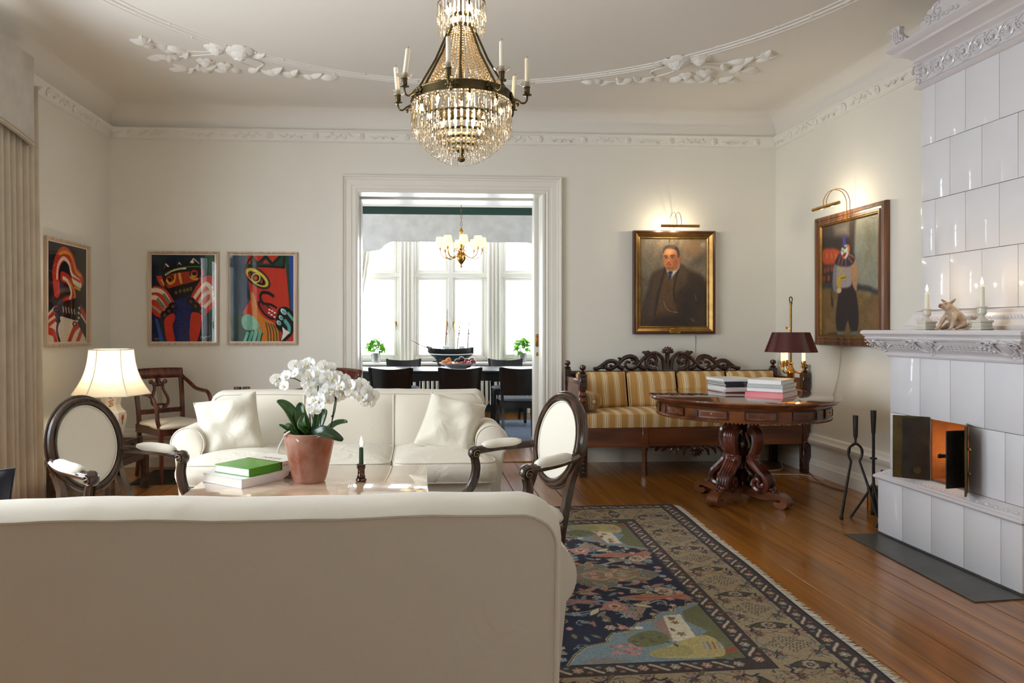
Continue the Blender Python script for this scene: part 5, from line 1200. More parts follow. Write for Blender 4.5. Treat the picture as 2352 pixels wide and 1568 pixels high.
# ---------------------------------------------------------------- hidden side table with tea lights behind the sofa
def side_table():
    t = thing('side_table', 'small round mahogany side table behind the far sofa', 'table', (-1.42, 5.95, 0))
    b = MB(); b.lathe([(0, 0.65), (0.2, 0.65), (0.205, 0.66), (0.2, 0.67), (0, 0.67)], 32); b.build('table_top', M_MAHOG, t)
    b = MB(); b.lathe([(0.03, 0.12), (0.022, 0.2), (0.03, 0.35), (0.018, 0.5), (0.04, 0.65), (0, 0.65)], 16); b.build('column', M_MAHOG, t)
    for k in range(3):
        a = k * 2 * PI / 3; b = MB(); b.tube(spl([(0.02 * cos(a), 0.02 * sin(a), 0.16), (0.1 * cos(a), 0.1 * sin(a), 0.11), (0.18 * cos(a), 0.18 * sin(a), 0.012)], 5), 0.012, 6); b.build('leg', M_MAHOG, t)
    mg = mat('silvered_glass', rgb(150, 140, 132), 0.12, 0.85)
    for k, (x, lab) in enumerate(((-1.455, 'left small silvered tealight glass behind the far sofa'), (-1.385, 'right small silvered tealight glass behind the far sofa'))):
        h = thing('tealight_holder', lab, 'candle holder', (x, 5.9, 0.67), 0, 'tealights behind the sofa')
        b = MB(); b.lathe([(0, 0), (0.026, 0), (0.03, 0.01), (0.031, 0.082), (0.028, 0.082), (0.026, 0.015), (0, 0.012)], 20); b.build('glass', mg, h)
        b = MB(); b.lathe([(0.024, 0.014), (0.024, 0.04), (0, 0.04)], 16); b.build('wax', M_WAX, h); put(ME_FLAME, 'flame', h, (0, 0, 0.042), sc=0.7)
        point_light('flame_light', (0, 0, 0.06), 0.1, (1, 0.66, 0.3), 0.006, h)
side_table()

# ---------------------------------------------------------------- curtain and pelmet at the left edge
M_CURT = weave(mat('cream_curtain', rgb(224, 214, 196), 0.85, sheen=0.1), 700, 0.2)
def _translucent(m, col, f):
    N = NT(m); tl = N.add('ShaderNodeBsdfTranslucent'); tl.inputs[0].default_value = col; mx = N.add('ShaderNodeMixShader'); mx.inputs[0].default_value = f
    N.link(N.n['Principled BSDF'].outputs[0], mx.inputs[1]); N.link(tl.outputs[0], mx.inputs[2]); N.link(mx.outputs[0], N.n['Material Output'].inputs[0])
_translucent(M_CURT, rgb(228, 214, 188), 0.35)
M_PELM = weave(mat('grey_pelmet_linen', rgb(196, 190, 182), 0.9), 600, 0.3)
def curtains():
    def drape(label, ya, yb, seed):
        rd = random.Random(seed); n = 9; ph = [rd.uniform(-0.5, 0.5) for _ in range(n + 1)]
        def f(u, v):
            z = lerp(0.05, 2.86, v); k = u * n; amp = lerp(0.052, 0.036, v)
            y = lerp(ya, yb, u) + 0.02 * sin(k * 2.1 + ph[int(k)] * (1 - v)) * (1 - v) + (0.05 * (1 - v) * (u - 0.5))
            return (XL + 0.115 + amp * cos(2 * PI * k + 0.4 * sin(3 * v + k)) + 0.015 * (1 - v), y, z)
        b = MB(); b.sheet(f, 110, 16); o = b.build('curtain', M_CURT, None, 180); md = o.modifiers.new('s', 'SOLIDIFY'); md.thickness = 0.004
        tag(o, label, 'curtain')
    drape('cream full-length curtain at the left edge, beside the print', 4.38, 5.02, 3)
    drape('cream full-length curtain on the near side of the left window', 0.9, 1.4, 8)
    # pelmet: shaped lower edge, arched in the middle
    ya, yb = 0.8, 4.87
    low = [(y, 2.42 + 0.16 * max(0, cos(PI * (y - (ya + yb) / 2) / (yb - ya))) ** 0.8) for y in np.linspace(ya, yb, 25)]
    L = [(ya, 3.0)] + low + [(yb, 3.0)]
    b = MB(); b.prism(L, XL + 0.18, XL + 0.2, lambda u, v, w: (w, u, v)); b.box(XL, XL + 0.18, yb - 0.015, yb, 2.42, 3.0); b.box(XL, XL + 0.18, ya, ya + 0.015, 2.42, 3.0)
    o = b.build('curtain_pelmet', M_PELM, None, 0); tag(o, 'grey linen pelmet with arched edge above the left curtain', 'pelmet')
    b = MB(); b.tube([(XL + 0.202, y, z + 0.006) for y, z in low], 0.006, 6); b.tube([(XL + 0.202, y, z + 0.025) for y, z in low], 0.003, 6); b.build('braid', M_CURT, o)
curtains()
# floor grille
def grille():
    t = thing('floor_grille', 'dark metal ventilation grille let into the floor by the lyre chair', 'grille', (-2.05, 6.05, 0))
    b = MB(); x, y = 0.22, 0.3
    for (a, c, d, e) in ((-x, x, -y, -y + 0.02), (-x, x, y - 0.02, y), (-x, -x + 0.02, -y, y), (x - 0.02, x, -y, y)): b.box(a, c, d, e, 0, 0.004)
    b.build('rim', M_IRON, t, 0)
    m = MB()
    for k in range(22): m.box(-x + 0.02 + k * 0.0185, -x + 0.026 + k * 0.0185, -y + 0.02, y - 0.02, 0.0005, 0.003)
    for k in range(28): m.box(-x + 0.02, x - 0.02, -y + 0.02 + k * 0.0205, -y + 0.026 + k * 0.0205, 0.0005, 0.0028)
    m.build('mesh_bars', M_IRON, t, 0)['kind'] = 'stuff'
grille()
# ================================================================ carved settee
M_BIRCH = wood('flamed_birch', rgb(74, 38, 20), rgb(122, 70, 38), 0.28, 'X', 12, 0.4)
M_DARKM = wood('dark_carved_mahogany', rgb(28, 12, 8), rgb(62, 28, 20), 0.22, 'X', 14, 0.5)
M_REDM = wood('polished_red_mahogany', rgb(52, 20, 14), rgb(104, 50, 34), 0.2, 'Z', 20, 0.5)
def stripes(name, off=0.0):
    m = mat(name, rgb(196, 156, 92), 0.8, sheen=0.1); N = NT(m); b = N.n['Principled BSDF']
    tc = N.add('ShaderNodeTexCoord'); sp = N.add('ShaderNodeSeparateXYZ'); N.link(tc.outputs['Object'], sp.inputs[0])
    ml = N.add('ShaderNodeMath', operation='MULTIPLY_ADD'); ml.inputs[1].default_value = 1 / 0.105; ml.inputs[2].default_value = off; N.link(sp.outputs[0], ml.inputs[0])
    fr = N.add('ShaderNodeMath', operation='FRACT'); N.link(ml.outputs[0], fr.inputs[0])
    cr = N.add('ShaderNodeValToRGB'); cr.color_ramp.interpolation = 'CONSTANT'; E_ = cr.color_ramp.elements
    G_, C_, D_ = rgb(186, 142, 76), rgb(226, 206, 166), rgb(150, 110, 58)
    st = [(0.0, G_), (0.36, C_), (0.40, G_), (0.46, C_), (0.60, D_), (0.63, C_), (0.74, G_), (0.80, C_), (0.84, G_)]
    E_[0].position = 0; E_[0].color = st[0][1]; E_[1].position = st[1][0]; E_[1].color = st[1][1]
    for p, c in st[2:]: e = E_.new(p); e.color = c
    N.link(fr.outputs[0], cr.inputs[0]); N.link(cr.outputs[0], b.inputs['Base Color'])
    n = N.add('ShaderNodeTexNoise'); n.inputs['Scale'].default_value = 500; N.link(tc.outputs['Object'], n.inputs['Vector']); bp = N.add('ShaderNodeBump'); bp.inputs['Strength'].default_value = 0.2; bp.inputs['Distance'].default_value = 0.002; N.link(n.outputs['Fac'], bp.inputs['Height']); N.link(bp.outputs[0], b.inputs['Normal'])
    return m
M_STRIPE = stripes('gold_striped_velour')
def settee():
    t = thing('settee', 'carved mahogany settee with gold striped cushions against the rear wall', 'settee', (2.31, 6.145, 0), A(2.2))
    W, D = 0.965, 0.255
    def finial(z): return [(0.02, z), (0.028, z + 0.004), (0.03, z + 0.014), (0.014, z + 0.02), (0.012, z + 0.028), (0.022, z + 0.034), (0.027, z + 0.05), (0.024, z + 0.064), (0.012, z + 0.073), (0, z + 0.074)]
    for s in (-1, 1):
        # front posts: carved foot, block, turned shaft, carved head, ball finial
        b = MB(); b.rbox(s * W - 0.032, s * W + 0.032, -D - 0.032, -D + 0.032, 0, 0.25, 0.004, 1); fo = b.build('front_post_foot', M_DARKM, t)
        g = MB()
        for k in range(6): g.ball((s * W, -D - 0.033, 0.035 + k * 0.035), (0.02, 0.005, 0.02), 10, 6)
        for k in range(6): g.ball((s * W - 0.033, -D, 0.035 + k * 0.035), (0.005, 0.02, 0.02), 10, 6)
        g.build('carving', M_DARKM, fo)
        b = MB(); b.lathe([(0.03, 0.25), (0.034, 0.256), (0.024, 0.27), (0.03, 0.3), (0.034, 0.36), (0.03, 0.43), (0.024, 0.47), (0.034, 0.48), (0.034, 0.495), (0.022, 0.51), (0.028, 0.54), (0.034, 0.57), (0.024, 0.6), (0.034, 0.625), (0.022, 0.65), (0.034, 0.675), (0.022, 0.7), (0.03, 0.715), (0.0, 0.716)], 18, (s * W, -D, 0)); b.build('front_post', M_REDM, t)
        b = MB(); b.rbox(s * W - 0.031, s * W + 0.031, -D - 0.031, -D + 0.031, 0.715, 0.85, 0.005, 1); ho = b.build('post_head', M_DARKM, t)
        g = MB(); g.tube([(s * W + p[0], -D - 0.033, 0.79 + p[1]) for p in spiral((0, 0), 0.02, 0.003, 0, 8, 20)], 0.004, 5); g.ball((s * W, -D - 0.033, 0.745), (0.02, 0.005, 0.012), 8, 6); g.ball((s * W, -D - 0.033, 0.833), (0.02, 0.005, 0.01), 8, 6); g.build('carving', M_DARKM, ho)
        b = MB(); b.lathe(finial(0.85), 16, (s * W, -D, 0)); b.build('finial', M_DARKM, t)
        b = MB(); b.rbox(s * W - 0.028, s * W + 0.028, D - 0.028, D + 0.028, 0, 0.865, 0.004, 1); b.build('rear_post', M_DARKM, t)
        b = MB(); b.lathe(finial(0.865), 16, (s * W, D, 0)); b.build('finial', M_DARKM, t)
        b = MB(); b.box(s * W - 0.012, s * W + 0.012, -D + 0.03, D - 0.03, 0.25, 0.76); b.build('side_panel', M_BIRCH, t, 0)
        b = MB(); b.rbox(s * W - 0.02, s * W + 0.02, -D + 0.025, D - 0.02, 0.755, 0.8, 0.006, 2); b.build('arm_rail', M_BIRCH, t)
    b = MB(); b.box(-W + 0.03, W - 0.03, D - 0.012, D + 0.012, 0.25, 0.8); b.build('back_panel', M_DARKM, t, 0)
    b = MB(); b.rbox(-W + 0.02, W - 0.02, D - 0.024, D + 0.026, 0.79, 0.845, 0.006, 2); b.build('back_rail', M_DARKM, t)
    b = MB(); b.rbox(-W + 0.03, W - 0.03, -D - 0.02, -D + 0.006, 0.245, 0.405, 0.004, 1); b.build('front_apron', M_BIRCH, t)
    b = MB(); b.box(-W + 0.02, W - 0.02, -D, D, 0.36, 0.405); b.build('seat_deck', M_BIRCH, t, 0)
    for x in (-0.44, 0.44):
        b = MB(); b.rbox(x - 0.026, x + 0.026, -D - 0.028, -D + 0.024, 0.235, 0.405, 0.004, 1); b.lathe([(0.024, 0.0), (0.026, 0.03), (0.022, 0.05), (0.022, 0.19), (0.028, 0.21), (0.028, 0.24), (0, 0.24)], 4, (x, -D, 0), M=None); b.build('middle_leg', M_BIRCH, t)
    # cushions
    b = None
    ol = rrect(-W + 0.035, W - 0.035, -D - 0.03, D - 0.05, 0.03, 4, 0.06)
    pillow_block(ol, 0.405, 0.515, 0.03, M_STRIPE, t, 'seat_cushion', None, side=0.012)
    n = 4; w = (2 * W - 0.09) / n
    for k in range(n):
        xa, xb = -W + 0.045 + k * w + 0.005, -W + 0.045 + (k + 1) * w - 0.008
        def f(side):
            def g(u, v):
                e = (1 - abs(2 * u - 1) ** 6) ** 0.5 * (1 - abs(2 * v - 1) ** 6) ** 0.5
                x = lerp(xa, xb, u); z = lerp(0.53, 0.84, v); y = D - 0.09 - 0.08 * (1 - v) + (-0.055 if side else 0.05) * e; return (x, y, z)
            return g
        b = MB(); b.sheet(f(True), 16, 14); b.sheet(f(False), 16, 14); b.build('back_cushion', M_STRIPE, t, 180)
    bl = thing('bolster', 'round striped bolster at the left end of the settee', 'bolster', (2.31, 6.145, 0), A(2.2))
    Mx = T(-W + 0.105, -0.06, 0.615) @ Rx(PI / 2)
    b = MB(); b.lathe([(0.0, -0.2), (0.04, -0.197), (0.066, -0.185), (0.074, -0.165), (0.074, 0.13), (0.066, 0.152), (0.04, 0.165), (0.0, 0.168)], 24, M=Mx); b.build('cover', M_STRIPE, bl, 60)
    for k in range(18):
        a = 2 * PI * k / 18; q = MB(); q.tube([(0.012 * cos(a), 0.012 * sin(a), 0.172), (0.045 * cos(a), 0.045 * sin(a), 0.166), (0.066 * cos(a), 0.066 * sin(a), 0.153)], 0.0016, 4, M=Mx); q.build('pleat', M_DARKM if False else mat('pleat_cord', rgb(120, 90, 52), 0.8) if k == 0 else bpy.data.materials['pleat_cord'], bl)
    q = MB(); q.ball((0, 0, 0.172), (0.016, 0.016, 0.008), 12, 6, Mx); q.build('button', M_STRIPE, bl)
    # carved cresting
    cr = thing  # noqa
    c = MB(); cy = D + 0.0; cx = -0.04
    def S(pts, r0, r1, s): c.tube([(cx + s * p[0], cy, p[1]) for p in pts], taper(len(pts), r0 * 1.35, r1 * 1.15), 8, sq=(1.0, 1.3))
    for s in (-1, 1):
        S(spiral((0.135, 0.925), 0.078, 0.014, -2.0, 5.0, 30), 0.012, 0.011, s)
        S(spl([(0.03, 0.85), (0.035, 0.9), (0.05, 0.955), (0.1, 0.997), (0.155, 0.995), (0.21, 0.965), (0.255, 0.92), (0.29, 0.88), (0.33, 0.86), (0.375, 0.87), (0.395, 0.9), (0.375, 0.925), (0.35, 0.915)], 5), 0.016, 0.011, s)
        S(spl([(0.2, 0.86), (0.245, 0.875), (0.28, 0.915), (0.3, 0.955), (0.345, 0.97), (0.395, 0.96), (0.44, 0.925), (0.48, 0.885), (0.53, 0.86), (0.565, 0.865), (0.575, 0.885), (0.56, 0.9)], 5), 0.014, 0.010, s)
        S(spl([(0.41, 0.86), (0.45, 0.88), (0.475, 0.915), (0.51, 0.93), (0.555, 0.925), (0.6, 0.895), (0.64, 0.868), (0.67, 0.858)], 5), 0.012, 0.012, s)
        c.ball((cx + s * 0.675, cy, 0.862), (0.018, 0.016, 0.016), 10, 8)
        for (x, z, r) in ((0.2, 1.0, 0.022), (0.185, 1.012, 0.018), (0.22, 1.008, 0.018), (0.165, 0.915, 0.02), (0.31, 0.91, 0.018), (0.33, 0.94, 0.016), (0.45, 0.955, 0.014), (0.53, 0.89, 0.016), (0.62, 0.872, 0.02), (0.6, 0.87, 0.018), (0.245, 0.872, 0.016), (0.42, 0.872, 0.014)): c.ball((cx + s * x, cy - 0.004, z), (r * 1.2, r * 0.8, r * 0.75), 10, 6)
        for k in range(4): c.ball((0, 0, 0), (0.022, 0.01, 0.008), 8, 6, T(cx + s * (0.11 + 0.018 * k), cy - 0.006, 0.895 + 0.014 * k) @ Ry(-s * (0.5 + 0.3 * k)))
    c.build('carved_crest', M_DARKM, t)
    c = MB()
    for k in range(7):
        a = PI * (k + 0.0) / 6; c.ball((0, 0, 0), (0.03, 0.014, 0.014), 10, 6, T(cx + 0.03 * cos(a), cy - 0.006, 1.012 + 0.022 * sin(a)) @ Ry(-a))
    c.ball((cx, cy - 0.012, 1.012), (0.024, 0.016, 0.02), 12, 8); c.tube([(cx, cy, 0.85), (cx, cy, 0.92), (cx, cy, 1.0)], [0.026, 0.018, 0.022], 8); c.build('crest_rosette', M_DARKM, t)
    # carved pendant below the apron
    c = MB(); cy = -D - 0.008
    for k in range(7):
        a = -PI * (k + 0.5) / 7; c.ball((0, 0, 0), (0.04, 0.014, 0.012), 10, 6, T(0.03 * cos(a), cy - 0.002, 0.215 + 0.028 * sin(a)) @ Ry(-a))
    c.ball((0, cy - 0.008, 0.22), (0.026, 0.016, 0.024), 10, 8)
    for s in (-1, 1):
        for k in range(5):
            x = 0.08 + k * 0.062; c.tube([(s * (x - 0.015), cy, 0.24), (s * (x + 0.02), cy - 0.006, 0.215), (s * (x + 0.03), cy - 0.004, 0.165 + k * 0.011)], [0.012, 0.015, 0.006], 8)
        c.tube([(s * 0.05, cy, 0.242), (s * 0.4, cy, 0.242)], 0.01, 6)
    c.build('apron_carving', M_DARKM, t)
settee()

# ---------------------------------------------------------------- round pedestal table
M_TOPW = wood('polished_table_veneer', rgb(84, 42, 22), rgb(128, 70, 38), 0.1, 'Y', 7, 0.6)
M_TOPW.node_tree.nodes['Principled BSDF'].inputs['Coat Roughness'].default_value = 0.04
TBX, TBY, TBZ = 2.30, 5.0, 0.75
def round_table():
    t = thing('round_table', 'round mahogany pedestal table with drawers, stacked with books', 'table', (TBX, TBY, 0), A(0))
    b = MB(); b.lathe([(0.0, 0.712), (0.6, 0.712), (0.615, 0.716), (0.622, 0.722), (0.618, 0.728), (0.634, 0.732), (0.64, 0.739), (0.637, 0.746), (0.625, 0.75), (0.0, 0.75)], 96); b.build('table_top', M_TOPW, t, 30)
    b = MB(); b.lathe([(0.5, 0.612), (0.57, 0.612), (0.578, 0.618), (0.572, 0.626), (0.574, 0.632), (0.574, 0.69), (0.582, 0.7), (0.592, 0.712), (0.5, 0.712), (0.5, 0.612)], 96, hollow=True); b.build('drum_apron', M_BIRCH, t, 30)
    q = MB(); q.ball((0, 0, 0), 0.0065, 6, 5); me = q.mesh('bead', M_BIRCH)
    for k in range(150): a = 2 * PI * k / 150; put(me, 'bead', t, (0.577 * cos(a), 0.577 * sin(a), 0.613))
    for k in range(12):
        ac = math.radians(-102.6 + 30 * k); da = 0.17; R = 0.576
        def arcbox(a0, a1, z0, z1, r0, r1):
            b = MB(); b.sheet(lambda u, v: (r1 * cos(lerp(a0, a1, u)), r1 * sin(lerp(a0, a1, u)), lerp(z0, z1, v)), 6, 1); b.sheet(lambda u, v: (r0 * cos(lerp(a0, a1, u)), r0 * sin(lerp(a0, a1, u)), lerp(z0, z1, v)), 6, 1)
            for z in (z0, z1): b.sheet(lambda u, v: (lerp(r0, r1, v) * cos(lerp(a0, a1, u)), lerp(r0, r1, v) * sin(lerp(a0, a1, u)), z), 6, 1)
            for a in (a0, a1): b.sheet(lambda u, v: (lerp(r0, r1, v) * cos(a), lerp(r0, r1, v) * sin(a), lerp(z0, z1, u)), 1, 1)
            return b
        d = arcbox(ac - da, ac + da, 0.636, 0.69, R - 0.006, R).build('drawer_front', M_BIRCH, t, 20)
        for (a0, a1, z0, z1) in ((ac - da, ac + da, 0.634, 0.641), (ac - da, ac + da, 0.685, 0.692), (ac - da - 0.006, ac - da + 0.008, 0.634, 0.692), (ac + da - 0.008, ac + da + 0.006, 0.634, 0.692)): arcbox(a0, a1, z0, z1, R - 0.002, R + 0.007).build('moulding', M_DARKM, d, 20)
        arcbox(ac - da * 0.78, ac + da * 0.78, 0.648, 0.678, R - 0.002, R + 0.0025).build('inlay_panel', M_TOPW, d, 20)
        g = MB(); g.lathe([(0.008, 0), (0.008, 0.003), (0.004, 0.004), (0.004, 0.001), (0, 0.001)], 12, M=T((R + 0.002) * cos(ac), (R + 0.002) * sin(ac), 0.663) @ Rz(ac) @ Ry(PI / 2)); g.build('keyhole_plate', M_OLDBRASS, d)
    # pedestal
    b = MB(); b.lathe([(0.0, 0.612), (0.02, 0.6), (0.03, 0.575), (0.055, 0.56), (0.062, 0.54), (0.05, 0.528), (0.042, 0.515), (0.05, 0.505), (0.05, 0.495), (0.036, 0.485), (0.04, 0.46), (0.058, 0.42), (0.062, 0.395), (0.05, 0.36), (0.026, 0.335), (0.022, 0.32), (0.045, 0.312), (0.055, 0.3), (0.045, 0.288), (0.036, 0.27), (0.036, 0.23), (0.06, 0.21), (0.075, 0.19), (0.06, 0.17), (0.05, 0.13), (0.03, 0.09), (0.0, 0.075)], 28, flute=(10, 0.03)); b.build('pedestal_column', M_DARKM, t)
    def scroll_leg():
        """S-scroll bracket in the local x-z plane, foot outward along +x"""
        b = MB(); w = 0.036
        up = spl([(0.19, 0.612), (0.14, 0.59), (0.10, 0.545), (0.085, 0.505)], 6)
        mid = spl([(0.085, 0.515), (0.118, 0.49), (0.13, 0.44), (0.118, 0.38), (0.098, 0.34), (0.092, 0.325)], 6)
        low = spl([(0.09, 0.335), (0.1, 0.29), (0.15, 0.235), (0.2, 0.185), (0.215, 0.14), (0.195, 0.105), (0.155, 0.095), (0.12, 0.115), (0.112, 0.15), (0.135, 0.175), (0.155, 0.16), (0.15, 0.142)], 6)
        for dy in (-0.024, -0.008, 0.008, 0.024):
            b.tube([(x, dy, z) for x, z in up], taper(len(up), 0.02, 0.024), 8); b.tube([(x, dy, z) for x, z in mid], taper(len(mid), 0.034, 0.022), 8)
            b.tube([(x, dy * 1.2, z) for x, z in low], taper(len(low), 0.032, 0.014), 8)
        b.rbox(0.07, 0.125, -0.04, 0.04, 0.5, 0.52, 0.005, 1); b.ball((0.105, 0, 0.33), (0.026, 0.042, 0.016), 10, 8)
        for k in range(6): b.ball((0, 0, 0), (0.022, 0.05, 0.01), 8, 6, T(0.115 + k * 0.019, 0, 0.305 - k * 0.026) @ Ry(0.9))
        for k in range(4): b.ball((0.24 + 0.014 * k, 0.014 * (-1) ** k, 0.112 - 0.006 * k), (0.02, 0.018, 0.014), 8, 6)
        b.ball((0.232, 0, 0.115), (0.03, 0.034, 0.026), 10, 8); b.ball((0.16, 0, 0.13), (0.05, 0.03, 0.04), 12, 8)
        return b.mesh('scroll_leg', M_REDM)
    me1 = scroll_leg()
    f = MB()                                      # base foot: flat scroll board
    tp = spl([(0.02, 0.118), (0.14, 0.1), (0.24, 0.102), (0.3, 0.098), (0.345, 0.075), (0.36, 0.042), (0.345, 0.012), (0.31, 0.0), (0.275, 0.012), (0.262, 0.036)], 5)
    bt = spl([(0.275, 0.046), (0.3, 0.042), (0.315, 0.05), (0.305, 0.062), (0.27, 0.06), (0.2, 0.045), (0.12, 0.05), (0.02, 0.062)], 5)
    f.prism(tp + bt, -0.042, 0.042); me2 = f.mesh('scroll_foot', M_BIRCH, 35)
    for k in range(4):
        a = math.radians(-18 + 180 + 52) if False else math.radians([-146, -56, 34, 124][k] - 0)
        put(me1, 'scroll_leg', t, rot=(0, 0, a)); put(me2, 'scroll_foot', t, rot=(0, 0, a))
    for k in range(6):
        a = 2 * PI * k / 6 + 0.3; q = MB(); q.ball((0, 0, 0), (0.008, 0.016, 0.035), 8, 6, Rz(a) @ T(0.052, 0, 0.11) @ Ry(0.25)); q.build('leaf_carving', M_DARKM, t)
round_table()

# ---------------------------------------------------------------- stacked books
def book(name, label, loc, rz, w, d, h, cover, spine_marks=None, group=None, page=None):
    """closed book lying flat: covers, page block; spine along the local -y edge"""
    t = thing(name, label, 'book', loc, rz, group); key = 'book_' + '_'.join(str(int(255 * c)) for c in cover[:3])
    mc = bpy.data.materials.get(key) or mat(key, cover, 0.25, coat=0.2); mp = bpy.data.materials.get('pages') or vary(mat('pages', rgb(238, 234, 224), 0.85), (3, 3, 700), 0.04)
    th = min(0.003, h * 0.18)
    b = MB(); b.rbox(-w / 2, w / 2, -d / 2, d / 2, 0, th, 0.0008, 1); b.rbox(-w / 2, w / 2, -d / 2, d / 2, h - th, h, 0.0008, 1)
    b.box(-w / 2, w / 2, -d / 2, -d / 2 + th, th * 0.5, h - th * 0.5); b.build('cover', mc, t)
    b = MB(); b.box(-w / 2 + 0.004, w / 2 - 0.004, -d / 2 + th, d / 2 - 0.004, th, h - th); b.build('page_block', mp, t, 0)
    return t
def spine_text(parent, txt, size, loc, col, rot=(PI / 2, 0, 0)):
    cu = bpy.data.curves.new('lettering', 'FONT'); cu.body = txt; cu.size = size; cu.align_x = 'CENTER'; cu.align_y = 'CENTER'; cu.extrude = 0.0002
    o = bpy.data.objects.new('tmp_lettering', cu); COL.objects.link(o)
    dg = bpy.context.evaluated_depsgraph_get(); me = bpy.data.meshes.new_from_object(o.evaluated_get(dg)); bpy.data.objects.remove(o)
    k = 'ink_' + '_'.join(str(int(255 * c)) for c in col[:3]); me.materials.clear(); me.materials.append(bpy.data.materials.get(k) or mat(k, col, 0.5))
    q = mobj('lettering', me, parent); q.location = loc; q.rotation_euler = rot; return q
z = TBZ
LS = [(0.006, rgb(120, 34, 40), 'thin dark red'), (0.007, rgb(228, 228, 230), 'thin white'), (0.012, rgb(232, 232, 235), 'white'), (0.013, rgb(236, 236, 238), 'white, thicker'), (0.010, rgb(40, 26, 24), 'dark brown'), (0.012, rgb(46, 26, 46), 'dark purple'), (0.010, rgb(30, 34, 58), 'navy'), (0.009, rgb(24, 28, 50), 'thin navy'), (0.020, rgb(238, 238, 240), 'thick white')]
ords = ['lowest', 'second', 'third', 'fourth', 'fifth', 'sixth', 'seventh', 'eighth', 'topmost']
for k, (h, col, word) in enumerate(LS):
    w, d = (0.235, 0.285) if k < 8 else (0.25, 0.29)
    bk = book('book', '%s book, %s from the bottom of the left stack on the round table' % (word, ords[k]) if k not in (0, 8) else '%s book, %s of the left stack on the round table' % (word, ords[k]), (2.36 + RND.uniform(-0.004, 0.004), 5.305 + RND.uniform(-0.004, 0.004), z), A(4 + RND.uniform(-2, 2)), w, d, h, col, group='books stacked on the round table')
    if 4 <= k <= 7:
        b = MB(); n = 7
        for j in range(n):
            x = 0.03 + j * 0.011; b.box(x, x + 0.007, -d / 2 - 0.0006, -d / 2 + 0.0002, h * 0.36, h * 0.64)
        b.build('spine_lettering', bpy.data.materials.get('spine_ink') or mat('spine_ink', rgb(210, 204, 200), 0.5), bk)
    z += h + 0.0004
z = TBZ
for k, (h, col, w, d, word, dx) in enumerate(((0.04, rgb(206, 54, 52), 0.25, 0.345, 'thick red', 0), (0.026, rgb(232, 234, 236), 0.235, 0.31, 'white', 0.0), (0.024, rgb(176, 182, 178), 0.235, 0.33, 'grey green', 0.004), (0.03, rgb(238, 236, 234), 0.22, 0.3, 'thick white', -0.004))):
    bk = book('book', '%s book, %s of the right stack on the round table' % (word, ['lowest', 'second from the bottom', 'third from the bottom', 'topmost'][k]), (2.47 + dx, 4.888, z), A(-44), w, d, h, col, group='books stacked on the round table')
    z += h + 0.0004

# ---------------------------------------------------------------- bouillotte lamp
def bouillotte():
    t = thing('bouillotte_lamp', 'brass three-candle lamp with dark red metal shade on the round table', 'lamp', (2.80, 5.25, TBZ))
    b = MB(); b.lathe([(0, 0), (0.075, 0), (0.078, 0.008), (0.06, 0.016), (0.035, 0.022), (0.018, 0.035), (0.014, 0.06), (0.02, 0.075), (0.026, 0.085), (0.026, 0.13), (0.03, 0.135), (0.03, 0.15), (0.02, 0.17), (0.012, 0.2), (0.018, 0.21), (0.012, 0.22), (0.0, 0.225)], 28); b.build('base', M_BRASS, t)
    b = MB(); b.tube([(0, 0, 0.2), (0, 0, 0.665)], 0.0075, 10); b.build('stem', M_OLDBRASS, t)
    b = MB(); b.tube([(0.014 * cos(a) * 0.8, 0, 0.69 + 0.02 * sin(a)) for a in [2 * PI * k / 16 for k in range(16)]], 0.0045, 6, closed=True); b.lathe([(0.012, 0.655), (0.012, 0.668), (0, 0.67)], 10); b.build('ring_handle', M_OLDBRASS, t)
    b = MB(); b.tube([(0, 0, 0.475), (-0.03, 0, 0.475)], 0.004, 6); b.rbox(-0.042, -0.026, -0.003, 0.003, 0.466, 0.486, 0.002, 1); b.build('thumb_screw', M_BRASS, t)
    # oval-ish shade: red outside, gold inside
    ms = mat('red_tole', rgb(72, 8, 14), 0.22, coat=0.5); mi = mat('gold_lining', rgb(196, 150, 70), 0.4, 0.6)
    b = MB(); b.lathe([(0.186, 0.296), (0.132, 0.444), (0.13, 0.444), (0.128, 0.442)], 40, hollow=True); so = b.build('shade', ms, t)
    b = MB(); b.lathe([(0.1845, 0.296), (0.1285, 0.443)], 40, hollow=True); b.build('shade_lining', mi, so)
    b = MB()
    for k in range(3): a = k * 2 * PI / 3; b.tube([(0, 0, 0.44), (0.13 * cos(a), 0.13 * sin(a), 0.442)], 0.003, 5)
    b.build('shade_spider', M_BRASS, t)
    for k in range(3):
        a = math.radians(-90 + 17 + 120 * k) if False else math.radians([-165, -45, 75][k] + 8); ca, sa = cos(a), sin(a); R = 0.088
        b = MB(); b.tube([(r * ca, r * sa, z) for r, z in spl([(0.012, 0.175), (0.03, 0.15), (0.06, 0.14), (0.083, 0.155), (R, 0.185)], 5)], 0.006, 8); b.lathe([(0.0, 0.183), (0.03, 0.19), (0.012, 0.194), (0.014, 0.2), (0.018, 0.215), (0.0165, 0.232), (0, 0.232)], 16, (R * ca, R * sa, 0)); ao = b.build('arm', M_BRASS, t)
        b = MB(); b.lathe([(0.0125, 0.23), (0.0125, 0.305), (0, 0.305)], 14, (R * ca, R * sa, 0)); b.build('candle_sleeve', mat('lit_sleeve', rgb(250, 236, 200), 0.5, emit=(1, 0.8, 0.5, 1), estr=0.9) if k == 0 else bpy.data.materials['lit_sleeve'], t)
        b = MB(); b.lathe([(0, 0.305), (0.008, 0.31), (0.013, 0.325), (0.008, 0.345), (0, 0.36)], 12, (R * ca, R * sa, 0)); b.build('bulb', M_BULB, t, 180)
        point_light('bulb_light', (R * ca, R * sa, 0.33), 4.0, (1.0, 0.82, 0.56), 0.012, t)
bouillotte()

